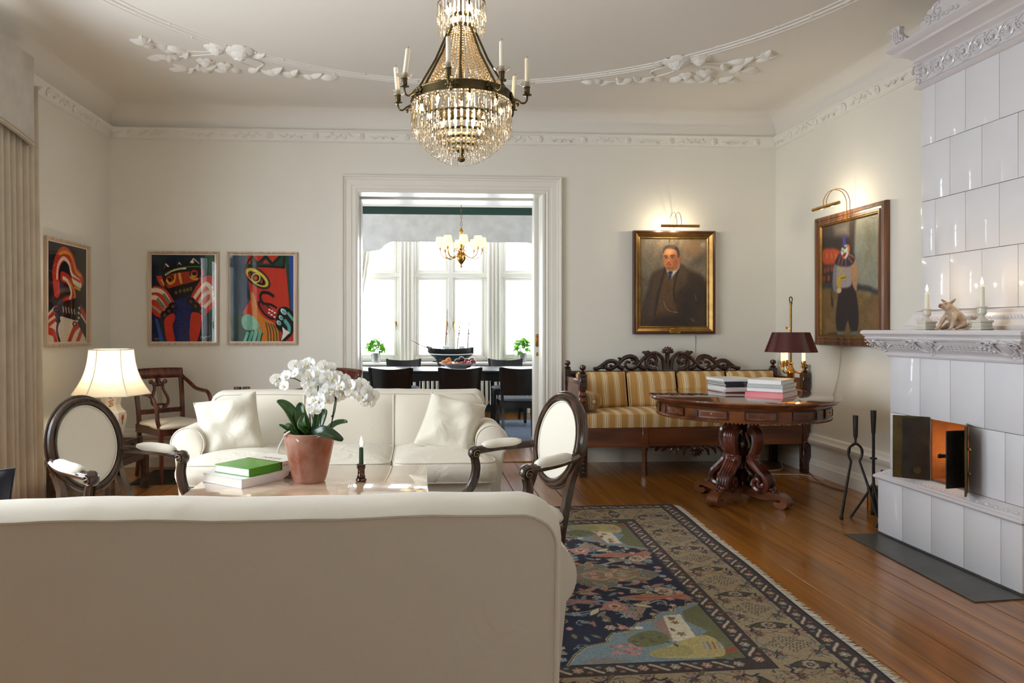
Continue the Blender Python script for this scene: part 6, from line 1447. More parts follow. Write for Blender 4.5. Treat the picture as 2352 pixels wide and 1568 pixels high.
# ---------------------------------------------------------------- cords
M_CORD = mat('white_cord', rgb(226, 220, 208), 0.5); M_CORDB = mat('brown_cord', rgb(96, 72, 50), 0.6)
def cord(label, pts, m=M_CORD, r=0.0035, sm=8):
    b = MB(); b.tube(spl(pts, sm), r, 6); tag(b.build('lamp_cord', m, None, 180), label, 'cord')
cord('white cord hanging on the wall below the portrait', [(2.55, YB - 0.012, 1.2), (2.56, YB - 0.008, 1.1), (2.555, YB - 0.008, 0.98), (2.57, YB - 0.008, 0.8)])
cord('white cord hanging on the wall below the clown painting', [(XR - 0.012, 5.47, 1.12), (XR - 0.008, 5.5, 0.9), (XR - 0.008, 5.58, 0.7), (XR - 0.008, 5.72, 0.5), (XR - 0.05, 5.83, 0.34)])
cord('brown cord running from the round table to the floor by the settee', [(2.98, 5.3, 0.61), (3.0, 5.45, 0.4), (3.02, 5.5, 0.2), (3.1, 5.45, 0.05), (3.16, 5.3, 0.006), (3.2, 5.18, 0.006), (3.17, 5.3, 0.006), (3.12, 5.6, 0.006), (3.0, 5.8, 0.006)], M_CORDB)
cord('upper white cord looped under the right end of the settee', [(2.62, 6.3, 0.19), (2.8, 6.28, 0.14), (2.95, 6.26, 0.15), (3.05, 6.26, 0.2), (3.2, 6.3, 0.24)])
cord('lower white cord lying on the floor under the settee', [(2.6, 6.2, 0.006), (2.8, 6.05, 0.006), (2.98, 6.0, 0.006), (3.15, 6.06, 0.006), (3.24, 6.25, 0.03)])
cord('thin white cord on the floor in front of the settee leg', [(2.75, 5.95, 0.006), (3.0, 5.84, 0.006), (3.15, 5.83, 0.006), (3.24, 5.75, 0.006), (3.26, 5.6, 0.006)], r=0.003)

# ---------------------------------------------------------------- picture lights
def picture_light(label, p, wall_dir, energy):
    """p: middle of the lamp bar; wall_dir: unit vector from bar to the wall; bar runs across"""
    ang = math.atan2(wall_dir[1], wall_dir[0]) - PI / 2
    t = thing('picture_light', label, 'lamp', p, ang, 'brass picture lights')
    dw = 0.2                                      # local +y points to the wall
    b = MB(); prof = [(0.013 * cos(a), 0.013 * sin(a)) for a in [math.radians(-40 + 260 * k / 20) for k in range(21)]]
    n = len(prof); vs = [(-0.175, y, z) for y, z in [(-c * 1.0, s) for c, s in prof]] + [(0.175, y, z) for y, z in [(-c * 1.0, s) for c, s in prof]]
    b.tube([(-0.175, 0, 0), (0.175, 0, 0)], 0.0125, 16); b.build('lamp_tube', M_BRASS, t)
    for x in (-0.03, 0.012):
        q = MB(); q.tube([(x, y, z) for y, z in spl([(0.0, 0.01), (0.005, 0.06), (0.04, 0.115), (0.095, 0.135), (0.15, 0.115), (0.18, 0.06), (0.185, 0.0), (0.185, -0.12)], 6)], 0.0028, 6); q.build('wire_arm', M_BRASS, t)
    for x in (-0.1, 0.04):
        q = MB(); q.rbox(x - 0.05, x + 0.05, 0.009, 0.016, -0.009, 0.009, 0.003, 1); q.build('bulb_slot', mat('slot_glow', rgb(255, 236, 200), 0.5, emit=(1, 0.78, 0.45, 1), estr=12) if 'slot_glow' not in bpy.data.materials else bpy.data.materials['slot_glow'], t)
        lo = point_light('picture_bulb', (x, 0.03, -0.004), energy, (1.0, 0.86, 0.62), 0.012, t)
    return t
picture_light('brass picture light above the portrait of the seated suit', (2.345, YB - 0.21, 2.142), (0, 1), 3.2) if False else picture_light('brass picture light with arched wires above the portrait', (2.345, YB - 0.21, 2.142), (0, 1), 1.9)
picture_light('brass picture light with arched wires above the clown painting', (XR - 0.235, 5.30, 2.152), (1, 0), 1.9)
# ================================================================ painted surfaces: colours held per mesh point, drawn shape by shape
class Canvas:
    def __init__(s, xs, ys, bg):
        s.x = np.asarray(xs, float); s.y = np.asarray(ys, float)
        s.C = np.empty((len(s.y), len(s.x), 3)); s.C[:] = bg
    def win(s, x0, x1, y0, y1):
        i0, i1 = np.searchsorted(s.x, [x0, x1]); j0, j1 = np.searchsorted(s.y, [y0, y1])
        if i1 <= i0 or j1 <= j0: return None
        X, Y = np.meshgrid(s.x[i0:i1], s.y[j0:j1]); return (slice(j0, j1), slice(i0, i1)), X, Y
    def mixin(s, sl, a, col):
        a = np.clip(a, 0, 1)[..., None]; s.C[sl] = s.C[sl] * (1 - a) + np.array(col, float) * a
    def poly(s, pts, col, alpha=1.0, soft=0.0, smooth=0):
        if smooth: pts = spl(pts, smooth, True)
        P = np.array(pts, float); e = soft * 1.5
        w = s.win(P[:, 0].min() - e, P[:, 0].max() + e, P[:, 1].min() - e, P[:, 1].max() + e)
        if w is None: return
        sl, X, Y = w; ins = np.zeros(X.shape, bool); D = np.full(X.shape, 1e9)
        for k in range(len(P)):
            (x1, y1), (x2, y2) = P[k], P[(k + 1) % len(P)]
            if y1 != y2: ins ^= ((y1 > Y) != (y2 > Y)) & (X < (x2 - x1) * (Y - y1) / (y2 - y1) + x1)
            if soft:
                dx, dy = x2 - x1, y2 - y1; L = dx * dx + dy * dy or 1e-12; t = np.clip(((X - x1) * dx + (Y - y1) * dy) / L, 0, 1)
                D = np.minimum(D, (X - x1 - t * dx) ** 2 + (Y - y1 - t * dy) ** 2)
        if soft: d = np.sqrt(D) * np.where(ins, 1, -1); a = np.clip(0.5 + d / soft * 0.5, 0, 1)
        else: a = ins.astype(float)
        s.mixin(sl, a * alpha, col)
    def line(s, pts, wd, col, alpha=1.0, smooth=0, soft=None):
        if smooth: pts = spl(pts, smooth)
        P = np.array(pts, float); soft = soft if soft is not None else min(wd * 0.35, 0.009); e = wd + soft
        w = s.win(P[:, 0].min() - e, P[:, 0].max() + e, P[:, 1].min() - e, P[:, 1].max() + e)
        if w is None: return
        sl, X, Y = w; D = np.full(X.shape, 1e9)
        for k in range(len(P) - 1):
            (x1, y1), (x2, y2) = P[k], P[k + 1]; dx, dy = x2 - x1, y2 - y1; L = dx * dx + dy * dy or 1e-12; t = np.clip(((X - x1) * dx + (Y - y1) * dy) / L, 0, 1)
            D = np.minimum(D, (X - x1 - t * dx) ** 2 + (Y - y1 - t * dy) ** 2)
        s.mixin(sl, (wd / 2 + soft / 2 - np.sqrt(D)) / soft * alpha, col)
    def ell(s, cx, cy, rx, ry, col, rot=0.0, alpha=1.0, soft=0.15):
        r = max(rx, ry) * 1.2; w = s.win(cx - r, cx + r, cy - r, cy + r)
        if w is None: return
        sl, X, Y = w; c, q = cos(rot), sin(rot); u = ((X - cx) * c + (Y - cy) * q) / rx; v = (-(X - cx) * q + (Y - cy) * c) / ry
        s.mixin(sl, (1 + soft / 2 - np.sqrt(u * u + v * v)) / soft * alpha, col)
    def ring(s, cx, cy, rx, ry, wd, col, rot=0.0, n=28, a0=0, a1=2 * PI):
        c, q = cos(rot), sin(rot); s.line([(cx + rx * cos(a) * c - ry * sin(a) * q, cy + rx * cos(a) * q + ry * sin(a) * c) for a in np.linspace(a0, a1, n)], wd, col)
    def grain(s, amt, seed=0, sx=1, sy=1):
        r = np.random.RandomState(seed); g = r.normal(0, 1, (len(s.y) // sy + 2, len(s.x) // sx + 2)); g = np.repeat(np.repeat(g, sy, 0), sx, 1)[:len(s.y), :len(s.x)]
        s.C *= 1 + amt * g[..., None]
    def mesh(s, name, fn, m):
        """fn maps arrays X, Y -> (n, 3) positions"""
        nx, ny = len(s.x), len(s.y); X, Y = np.meshgrid(s.x, s.y); co = fn(X.ravel(), Y.ravel()).astype(np.float32)
        me = bpy.data.meshes.new(name); me.vertices.add(nx * ny); me.vertices.foreach_set('co', co.ravel())
        i = np.arange(nx * ny).reshape(ny, nx); q = np.stack([i[:-1, :-1], i[1:, :-1], i[1:, 1:], i[:-1, 1:]], -1).reshape(-1, 4); nf = len(q)
        me.loops.add(nf * 4); me.loops.foreach_set('vertex_index', q.ravel().astype(np.int32)); me.polygons.add(nf); me.polygons.foreach_set('loop_start', np.arange(0, nf * 4, 4, dtype=np.int32))
        me.update(calc_edges=True)
        c = np.clip(s.C, 0, 255) / 255; L = np.where(c <= 0.04045, c / 12.92, ((c + 0.055) / 1.055) ** 2.4)
        at = me.color_attributes.new('Col', 'FLOAT_COLOR', 'POINT'); at.data.foreach_set('color', np.concatenate([L, np.ones(L.shape[:2] + (1,))], -1).astype(np.float32).ravel())
        me.materials.append(m); me.shade_smooth(); return me
def col_mat(name, rough, bump=0.0, bscale=200, coat=0.0, dist=0.002, amt=0.0, ascale=300, sheen=0.0):
    m = mat(name, (0.5, 0.5, 0.5, 1), rough, coat=coat, sheen=sheen); N = NT(m); b = N.n['Principled BSDF']
    a = N.add('ShaderNodeVertexColor', layer_name='Col'); outc = a.outputs[0]; tc = N.add('ShaderNodeTexCoord')
    if amt:
        n = N.add('ShaderNodeTexNoise'); n.inputs['Scale'].default_value = ascale; n.inputs['Detail'].default_value = 3; N.link(tc.outputs['Object'], n.inputs['Vector'])
        mr = N.add('ShaderNodeMapRange'); mr.inputs['From Min'].default_value = 0.3; mr.inputs['From Max'].default_value = 0.7; mr.inputs['To Min'].default_value = 1 - amt; mr.inputs['To Max'].default_value = 1 + amt; N.link(n.outputs['Fac'], mr.inputs[0])
        hs = N.add('ShaderNodeHueSaturation'); N.link(outc, hs.inputs['Color']); N.link(mr.outputs[0], hs.inputs['Value']); outc = hs.outputs[0]
    N.link(outc, b.inputs['Base Color'])
    if bump:
        n2 = N.add('ShaderNodeTexNoise'); n2.inputs['Scale'].default_value = bscale; n2.inputs['Detail'].default_value = 4; N.link(tc.outputs['Object'], n2.inputs['Vector'])
        bp = N.add('ShaderNodeBump'); bp.inputs['Strength'].default_value = bump; bp.inputs['Distance'].default_value = dist; N.link(n2.outputs['Fac'], bp.inputs['Height']); N.link(bp.outputs[0], b.inputs['Normal'])
    return m
M_INK = col_mat('printed_ink', 0.55, 0.1, 300, amt=0.08, ascale=60); M_INK.node_tree.nodes['Principled BSDF'].inputs['Specular IOR Level'].default_value = 0.1
M_OIL = col_mat('oil_paint', 0.42, 0.5, 90, coat=0.15, dist=0.002, amt=0.1, ascale=45)

def framed(root, w, h, fw, fd, prof, fm, inner=None):
    """mitred frame bars; local x across, z up from the lower left corner, -y out of the wall"""
    path = [(0, 0), (w, 0), (w, h), (0, h)]; inn = [(1, 1), (-1, 1), (-1, -1), (1, -1)]
    for k in range(4):
        b = MB(); vs = []; n = len(prof)
        for j in (k, (k + 1) % 4):
            (x, z), (ix, iz) = path[j], inn[j]; vs += [(x + ix * u, -d, z + iz * u) for u, d in prof]
        b.add(vs, [(i, i + 1, n + i + 1, n + i) for i in range(n - 1)] + [(n - 1, 0, n, 2 * n - 1)]); b.build('frame_bar', fm, root, 30)
def hang(o, loc, rz): o.location = loc; o.rotation_euler = (0, 0, rz)
M_PAPER = mat('print_paper', rgb(226, 216, 198), 0.8)
M_PALEW = wood('pale_oak_frame', rgb(176, 150, 124), rgb(204, 182, 158), 0.5, 'Z', 40, 0.0)
M_PICGL = bpy.data.materials.new('picture_glass'); M_PICGL.use_nodes = True; _glass(M_PICGL, refl=1.0, ior=1.4)
def print_picture(label, loc, rz, w, h, cv, marg):
    t = thing('framed_print', label, 'picture', loc, rz, 'colourful framed prints')
    framed(t, w, h, 0.016, 0.03, [(0, 0), (0, 0.026), (0.004, 0.03), (0.01, 0.03), (0.013, 0.024), (0.018, 0.022), (0.02, 0.012), (0.02, 0)], M_PALEW)
    b = MB(); b.box(0.01, w - 0.01, -0.006, 0, 0.01, h - 0.01); b.build('paper', M_PAPER, t, 0)
    l, r, tp, bt = marg
    me = cv.mesh('print_image', lambda X, Y: np.stack([l + X * (w - l - r), np.full_like(X, -0.0065), h - tp - Y * (h - tp - bt)], 1), M_INK); mobj('print_image', me, t)
    b = MB(); b.box(0.012, w - 0.012, -0.0115, -0.0095, 0.012, h - 0.012); b.build('glass', M_PICGL, t, 0)
    return t
R_, K_, W_, Y_, B_, G_ = (186, 50, 34), (22, 18, 20), (222, 206, 180), (204, 146, 42), (28, 36, 86), (26, 66, 42)
def norm(x0, x1, y0, y1): return lambda pts: [((x - x0) / (x1 - x0), (y - y0) / (y1 - y0)) for x, y in pts]
def art_hands():
    c = Canvas(np.linspace(0, 1, 170), np.linspace(0, 1, 230), (10, 26, 44)); n = norm(268, 1090, 140, 1255)
    L = lambda p, w, col, sm=4: c.line(n(p), w / 822, col, smooth=sm); P = lambda p, col, sm=0: c.poly(n(p), col, smooth=sm)
    P([(960, 140), (1090, 140), (1090, 560), (1030, 520), (990, 330)], (24, 74, 46)); P([(1000, 880), (1090, 800), (1090, 1255), (1030, 1255)], (22, 70, 46))
    P([(560, 720), (760, 670), (800, 850), (780, 1255), (560, 1255), (540, 960)], (24, 32, 78)); P([(920, 920), (1010, 880), (1035, 1255), (890, 1255)], (26, 28, 64)); P([(268, 880), (380, 930), (440, 1255), (268, 1255)], (18, 24, 58)); P([(310, 960), (345, 960), (430, 1255), (375, 1255)], (40, 74, 140))
    P([(400, 440), (390, 280), (440, 235), (560, 255), (640, 215), (720, 250), (790, 165), (900, 230), (960, 290), (930, 420), (900, 470)], K_)                       # crowned head
    for q in ([(425, 330), (450, 245), (505, 295), (470, 290), (450, 262)], [(600, 272), (628, 232), (662, 268), (640, 262), (628, 246)], [(765, 240), (808, 182), (815, 245)]): P(q, W_)
    P([(808, 185), (815, 245), (850, 215)], (60, 100, 100)); L([(815, 185), (850, 215), (885, 248)], 8, W_)
    L([(450, 395), (520, 350), (620, 318), (710, 312)], 18, W_); L([(455, 388), (560, 325), (740, 292), (920, 290)], 9, (60, 130, 50))
    P([(470, 400), (600, 370), (760, 350), (860, 440), (880, 470), (680, 520), (480, 572), (440, 500)], (150, 48, 32)); P([(610, 375), (645, 370), (670, 505), (640, 510)], Y_)
    for (x, y) in ((500, 462), (825, 380)):
        c.ell(*n([(x, y)])[0], 62 / 822, 60 / 1115, K_); c.ring(*n([(x, y)])[0], 38 / 822, 38 / 1115, 16 / 822, R_); c.ell(*n([(x, y)])[0], 14 / 822, 14 / 1115, K_)
    L([(468, 470), (500, 508), (560, 480), (575, 400)], 26, Y_); L([(775, 425), (820, 450), (870, 445)], 20, Y_); L([(790, 400), (815, 420), (850, 410)], 18, Y_)
    P([(330, 410), (400, 410), (430, 500), (440, 560), (390, 540), (345, 470)], R_); P([(380, 460), (405, 455), (438, 525), (425, 535)], Y_); L([(930, 335), (935, 390), (905, 440)], 26, R_)
    P([(460, 580), (680, 520), (860, 470), (780, 660), (600, 690), (480, 650)], K_)
    for k, (x, y) in enumerate(((585, 625), (640, 605), (695, 598), (738, 588), (780, 575))): c.ring(*n([(x, y)])[0], 12 / 822, 16 / 1115, 9 / 822, (126, 112, 48))
    P([(268, 570), (380, 555), (470, 600), (560, 740), (600, 800), (570, 850), (420, 950), (268, 870)], R_, 3); P([(780, 680), (880, 500), (980, 410), (1060, 430), (1085, 640), (1075, 800), (940, 920), (860, 850), (790, 760)], R_, 3)
    L([(268, 600), (340, 595), (430, 640), (500, 750)], 42, W_); L([(268, 690), (320, 690), (380, 740), (440, 830)], 44, W_); L([(268, 800), (320, 830), (380, 880)], 26, (150, 140, 110)); L([(430, 660), (500, 755)], 36, (120, 116, 90)); L([(350, 720), (430, 820)], 38, (116, 112, 88))
    L([(830, 690), (900, 590), (980, 510), (1050, 560)], 40, W_); L([(890, 750), (940, 670), (1010, 620), (1060, 640)], 40, (206, 190, 160)); L([(960, 810), (1020, 750), (1070, 700)], 38, (200, 182, 150)); L([(1000, 520), (1060, 620), (1050, 680)], 36, W_)
    for (x, y) in ((545, 805), (495, 865), (440, 915), (780, 740), (840, 800), (915, 865)): c.ell(*n([(x, y)])[0], 58 / 822, 56 / 1115, K_); c.ell(*n([(x, y)])[0], 20 / 822, 22 / 1115, (104, 60, 44))
    P([(440, 960), (545, 890), (575, 960), (540, 1060), (575, 1255), (470, 1255), (440, 1100)], R_, 3); P([(800, 880), (920, 910), (920, 1010), (860, 1255), (770, 1255), (770, 1000)], R_, 3)
    rd = random.Random(4)
    for k in range(260):
        x, y = rd.uniform(560, 790), rd.uniform(700, 1240); L([(x, y), (x + rd.uniform(-12, 12), y + rd.uniform(6, 18))], 3, (52, 64, 120), 0)
    L([(905, 1215), (930, 1180), (940, 1215), (970, 1190), (1000, 1200), (1035, 1180)], 4, (190, 180, 170)); L([(310, 1225), (322, 1210), (330, 1228), (350, 1215), (365, 1225)], 4, (170, 160, 150))
    c.grain(0.05, 3); return c
def art_eye():
    c = Canvas(np.linspace(0, 1, 170), np.linspace(0, 1, 230), R_); n = norm(1265, 2110, 130, 1255)
    L = lambda p, w, col, sm=4: c.line(n(p), w / 845, col, smooth=sm); P = lambda p, col, sm=0: c.poly(n(p), col, smooth=sm)
    P([(1265, 130), (1470, 130), (1500, 400), (1540, 700), (1420, 900), (1265, 900)], (30, 52, 74)); P([(1265, 900), (1420, 880), (1700, 1060), (1760, 1255), (1265, 1255)], (20, 54, 46))
    P([(1990, 130), (2110, 130), (2110, 900), (2060, 850), (2030, 500)], (24, 70, 44)); P([(2050, 130), (2110, 130), (2110, 880), (2080, 840)], (44, 70, 150))
    P([(1470, 130), (1990, 130), (1980, 280), (1480, 280)], (28, 64, 48))
    for (a, b) in ((1480, 1560), (1570, 1690), (1760, 1880)): P([(a, 130), (b + 30, 130), ((a + b) / 2 + 10, 215)], R_)
    for x in (1500, 1740): P([(x - 40, 235), (x, 180), (x + 50, 235)], R_)
    L([(1480, 240), (1560, 140), (1620, 240), (1740, 150), (1830, 245), (1930, 150)], 20, K_, 0); L([(1470, 275), (1720, 272), (1990, 285)], 22, K_); L([(1990, 140), (1985, 280)], 22, K_)
    c.ell(*n([(1625, 420)])[0], 190 / 845, 115 / 1125, K_, 0.45); c.ell(*n([(1625, 420)])[0], 166 / 845, 92 / 1125, (214, 190, 70), 0.45); c.ell(*n([(1620, 430)])[0], 128 / 845, 62 / 1125, K_, 0.45)
    P([(1500, 380), (1545, 350), (1530, 410), (1510, 420)], R_); c.ell(*n([(1608, 425)])[0], 64 / 845, 64 / 1125, (214, 190, 70)); c.ell(*n([(1608, 425)])[0], 46 / 845, 46 / 1125, K_); c.ell(*n([(1608, 425)])[0], 24 / 845, 26 / 1125, R_); P([(1665, 480), (1700, 430), (1690, 500)], R_)
    L([(1840, 660), (1770, 620), (1690, 620), (1665, 680), (1690, 740)], 32, K_)
    P([(1540, 620), (1590, 650), (1640, 850), (1720, 950), (1860, 1030), (1930, 1255), (1640, 1255), (1560, 900)], (196, 120, 44), 3)
    for k in range(5): L([(1740 + 34 * k, 1010 + 10 * k), (1765 + 38 * k, 1120), (1770 + 40 * k, 1250)], 16, (74, 66, 36))
    c.ell(*n([(1750, 850)])[0], 140 / 845, 70 / 1125, K_, 0.65); c.ell(*n([(1750, 845)])[0], 112 / 845, 48 / 1125, (150, 40, 40), 0.65); P([(1765, 810), (1885, 880), (1860, 950), (1760, 890)], (170, 36, 34)); L([(1700, 760), (1800, 770), (1880, 815)], 22, K_)
    for (x, y) in ((1790, 838), (1825, 855), (1860, 878), (1785, 880), (1818, 905), (1855, 935)): P([(x - 12, y - 10), (x + 14, y - 4), (x + 10, y + 12), (x - 14, y + 8)], (236, 232, 224))
    P([(1920, 820), (2010, 800), (2090, 860), (2110, 920), (2110, 1130), (2000, 1255), (1940, 1255), (1960, 1150), (1890, 1080), (1870, 980), (1890, 900)], K_, 3)
    for (x, y, a, b, r) in ((1978, 865, 44, 34, 0.5), (1943, 945, 32, 26, 0.6), (1915, 1012, 34, 28, 0.5)): c.ell(*n([(x, y)])[0], a / 845, b / 1125, (210, 222, 214), r); c.ell(*n([(x + 6, y + 4)])[0], a * 0.7 / 845, b * 0.7 / 1125, (74, 160, 150), r)
    L([(2000, 990), (2050, 1060), (2050, 1130)], 44, (84, 160, 150)); L([(2040, 890), (2105, 970)], 30, (90, 166, 156)); P([(1960, 1060), (2000, 1100), (2060, 1140), (2000, 1200), (1945, 1250), (1970, 1150)], (224, 218, 206))
    P([(1420, 950), (1480, 900), (1560, 920), (1640, 1010), (1650, 1080), (1500, 1110), (1430, 1060)], (120, 176, 150), 3)
    for k in range(4): L([(1460 + 60 * k, 1250), (1500 + 55 * k, 1150 - 10 * k)], 40, (96, 172, 150)); L([(1490 + 60 * k, 1250), (1530 + 55 * k, 1150)], 14, K_)
    c.grain(0.05, 5); return c
def art_crest():
    c = Canvas(np.linspace(0, 1, 130), np.linspace(0, 1, 230), (20, 16, 18))
    def n(pts): return [((x - 257) / 217.0, (y - (122 + 50 * (x - 257) / 217)) / (568 - 55 * (x - 257) / 217)) for x, y in pts]
    L = lambda p, w, col, sm=4: c.line(n(p), w / 400, col, smooth=sm); P = lambda p, col, sm=0: c.poly(n(p), col, smooth=sm)
    c.poly([(0, 0), (0.5, 0), (0, 0.5)], (18, 24, 42), soft=0.3)
    L([(305, 400), (298, 300), (315, 225), (345, 195), (385, 230), (405, 300), (440, 345)], 62, R_); L([(320, 195), (350, 185), (385, 210), (410, 290), (440, 320)], 14, Y_); L([(306, 330), (312, 260), (340, 220), (372, 250), (388, 310), (435, 350)], 16, W_); L([(392, 345), (438, 372)], 26, W_); L([(395, 330), (436, 352)], 10, R_); L([(400, 380), (435, 395)], 14, Y_)
    L([(335, 322), (372, 345), (392, 400), (398, 440), (345, 475)], 44, R_); L([(340, 330), (365, 350), (385, 410), (375, 455)], 16, W_); L([(370, 345), (402, 410), (395, 455), (335, 478)], 11, Y_)
    P([(330, 465), (420, 440), (425, 490), (415, 545), (330, 530)], K_)
    for k in range(5): L([(337 + 16 * k, 492 + 4 * k), (341 + 16 * k, 520 + 3 * k)], 7, W_, 0)
    P([(255, 600), (300, 560), (330, 545), (410, 570), (440, 560), (470, 660), (470, 690), (255, 690)], W_)
    for q in ([(258, 560), (300, 505)], [(256, 590), (305, 545)], [(258, 625), (290, 640), (300, 690)], [(372, 690), (400, 620), (430, 590)], [(420, 690), (440, 640), (450, 610)]): L(q, 30, R_)
    for q in ([(256, 540), (290, 500)], [(258, 576), (296, 545)], [(430, 520), (472, 580)], [(430, 550), (470, 620)]): L(q, 12, W_)
    L([(440, 500), (475, 560)], 28, R_); L([(435, 575), (470, 640)], 40, K_)
    for (x, y) in ((300, 508), (308, 540), (312, 570), (432, 500), (428, 528), (428, 555), (404, 588)): c.ell(*n([(x, y)])[0], 0.06, 0.026, K_); c.ell(*n([(x, y)])[0], 0.03, 0.014, (196, 190, 176) if x > 400 else (90, 40, 30))
    L([(318, 560), (305, 620), (320, 690)], 18, K_); c.grain(0.05, 6); return c
print_picture('framed print of a crowned face and red fists, left of the pair', (-2.382, YB - 0.001, 1.078), 0, 0.612, 0.828, art_hands(), (0.026, 0.038, 0.03, 0.03))
print_picture('framed print of a red face with a yellow eye, beside the doorway', (-1.696, YB - 0.001, 1.078), 0, 0.616, 0.828, art_eye(), (0.024, 0.034, 0.03, 0.03))
print_picture('framed print of a red and white crested figure on the left wall', (XL + 0.001, 5.385, 1.086), PI / 2, 0.70, 0.812, art_crest(), (0.045, 0.04, 0.03, 0.035))

# ---------------------------------------------------------------- oil portrait of a man in a brown suit
M_GOLDF = vary(mat('gilt_frame', rgb(146, 112, 60), 0.36, 0.8), (14, 14, 14), 0.15)
M_MAHF = mat('dark_frame_edge', rgb(72, 34, 18), 0.3, coat=0.3)
def portrait():
    t = thing('oil_portrait', 'oil portrait of a stout man in brown three-piece suit, gilt frame', 'painting', (1.972, YB - 0.001, 1.171)); w, h = 0.764, 0.95
    framed(t, w, h, 0, 0, [(0, 0), (0, 0.05), (0.006, 0.058), (0.016, 0.058), (0.022, 0.05), (0.022, 0)], M_MAHF)
    framed(t, w, h, 0, 0, [(0.021, 0.0), (0.021, 0.05), (0.026, 0.054), (0.032, 0.05), (0.045, 0.036), (0.06, 0.03), (0.066, 0.032), (0.072, 0.026), (0.074, 0.0)], M_GOLDF)
    c = Canvas(np.linspace(0, 1, 190), np.linspace(0, 1, 250), (120, 106, 88)); n = norm(148, 938, 372, 1408); S = 790.0
    P = lambda p, col, soft=14, sm=4, al=1.0: c.poly(n(p), col, al, soft / S, sm); L = lambda p, w_, col, al=1.0: c.line(n(p), w_ / S, col, al, 4, w_ / S * 0.9); E_ = lambda x, y, a, b_, col, r=0, so=0.4, al=1.0: c.ell(*n([(x, y)])[0], a / S, b_ / 1036.0, col, r, al, so)
    rd = random.Random(11)
    for k in range(240):
        x, y = rd.uniform(150, 940), rd.uniform(372, 1100); f = rd.uniform(0.72, 1.2) * (0.92 if y > 750 else 1.05); E_(x, y, rd.uniform(20, 60), rd.uniform(12, 40), (128 * f, 110 * f, 88 * f), rd.uniform(0, 3), 0.8, 0.35)
    E_(800, 470, 130, 110, (150, 112, 72), 0, 1.0, 0.6); E_(850, 620, 120, 60, (84, 72, 60), -0.5, 1.0, 0.6); E_(230, 700, 90, 250, (118, 108, 88), 0, 1.0, 0.6); E_(170, 1000, 60, 200, (96, 86, 62), 0, 1.0, 0.7)
    P([(440, 715), (330, 770), (275, 820), (225, 1000), (165, 1180), (145, 1300), (143, 1408), (938, 1408), (938, 960), (900, 830), (820, 770), (700, 720), (625, 670), (560, 700)], (62, 46, 32), 22)     # coat
    P([(300, 800), (360, 770), (420, 760), (400, 900), (345, 1080), (330, 1250), (290, 1330), (240, 1150)], (80, 60, 42), 40); P([(620, 690), (720, 800), (690, 900), (590, 1010), (550, 1090), (545, 960)], (86, 66, 46), 24); P([(720, 830), (840, 850), (920, 930), (920, 1100), (820, 1180), (790, 1000)], (50, 36, 26), 50)
    P([(430, 830), (470, 800), (560, 820), (560, 900), (545, 1060), (590, 1240), (600, 1330), (340, 1330), (360, 1100)], (98, 70, 42), 22); P([(330, 1290), (600, 1260), (620, 1408), (300, 1408)], (44, 32, 24), 40); P([(640, 1000), (780, 1000), (780, 1408), (620, 1408)], (44, 32, 24), 60)
    L([(440, 720), (400, 880), (350, 1080), (320, 1270)], 20, (40, 28, 20), 0.8); L([(600, 740), (565, 860), (545, 1000), (560, 1110)], 20, (38, 27, 20), 0.8); L([(640, 1000), (560, 1040)], 12, (40, 30, 22), 0.7)
    P([(455, 725), (480, 745), (520, 750), (580, 720), (612, 660), (606, 720), (530, 820), (500, 860), (478, 800)], (206, 198, 186), 8, 3); P([(480, 762), (530, 758), (520, 800), (512, 850), (490, 860), (482, 810)], (36, 36, 52), 8, 3); L([(487, 800), (515, 790)], 8, (90, 92, 112)); L([(484, 830), (515, 845)], 6, (70, 72, 92))
    P([(420, 540), (430, 490), (480, 460), (560, 465), (605, 520), (612, 600), (610, 680), (575, 725), (520, 750), (470, 735), (440, 700), (425, 620)], (190, 120, 74), 10); E_(490, 530, 50, 40, (222, 160, 110), 0, 1.0, 0.8); E_(455, 660, 30, 40, (196, 124, 76), 0, 1.0, 0.7); E_(570, 640, 40, 90, (150, 86, 50), 0, 1.0, 0.7); E_(520, 715, 60, 26, (164, 98, 60), 0, 0.9, 0.7)
    P([(420, 545), (425, 490), (470, 455), (560, 455), (605, 500), (615, 570), (595, 590), (580, 520), (540, 490), (480, 485), (440, 505)], (44, 38, 34), 10); L([(440, 495), (500, 470), (560, 470)], 10, (104, 94, 84), 0.8); E_(614, 598, 16, 32, (166, 90, 58), 0.1); E_(604, 560, 14, 34, (70, 60, 54))
    L([(432, 580), (452, 572), (470, 580)], 9, (60, 40, 30)); L([(505, 576), (530, 566), (555, 574)], 10, (60, 40, 30)); E_(452, 594, 14, 8, (54, 36, 28)); E_(528, 590, 16, 9, (54, 36, 28)); L([(435, 606), (455, 610), (470, 604)], 5, (140, 76, 48)); L([(508, 604), (530, 608), (548, 600)], 5, (140, 76, 48))
    L([(484, 590), (474, 630), (478, 646), (498, 646)], 9, (160, 92, 56)); E_(484, 630, 12, 14, (216, 144, 98), 0, 0.8); L([(474, 650), (500, 652)], 6, (110, 56, 38)); L([(462, 675), (485, 668), (512, 678)], 10, (156, 62, 46)); L([(466, 684), (490, 688), (512, 684)], 7, (186, 96, 70)); L([(465, 712), (500, 722), (540, 712)], 8, (146, 84, 52))
    for (x, y) in ((480, 915), (476, 975), (456, 1040), (430, 1105)): E_(x, y, 9, 9, (52, 36, 24)); E_(x - 2, y - 2, 4, 4, (150, 120, 84))
    L([(425, 1110), (450, 1180), (500, 1225), (590, 1240)], 5, (190, 160, 110)); E_(770, 1330, 34, 20, (104, 66, 44), 0.6); L([(800, 1040), (815, 1100)], 10, (110, 100, 90), 0.7)
    rd2 = random.Random(5)
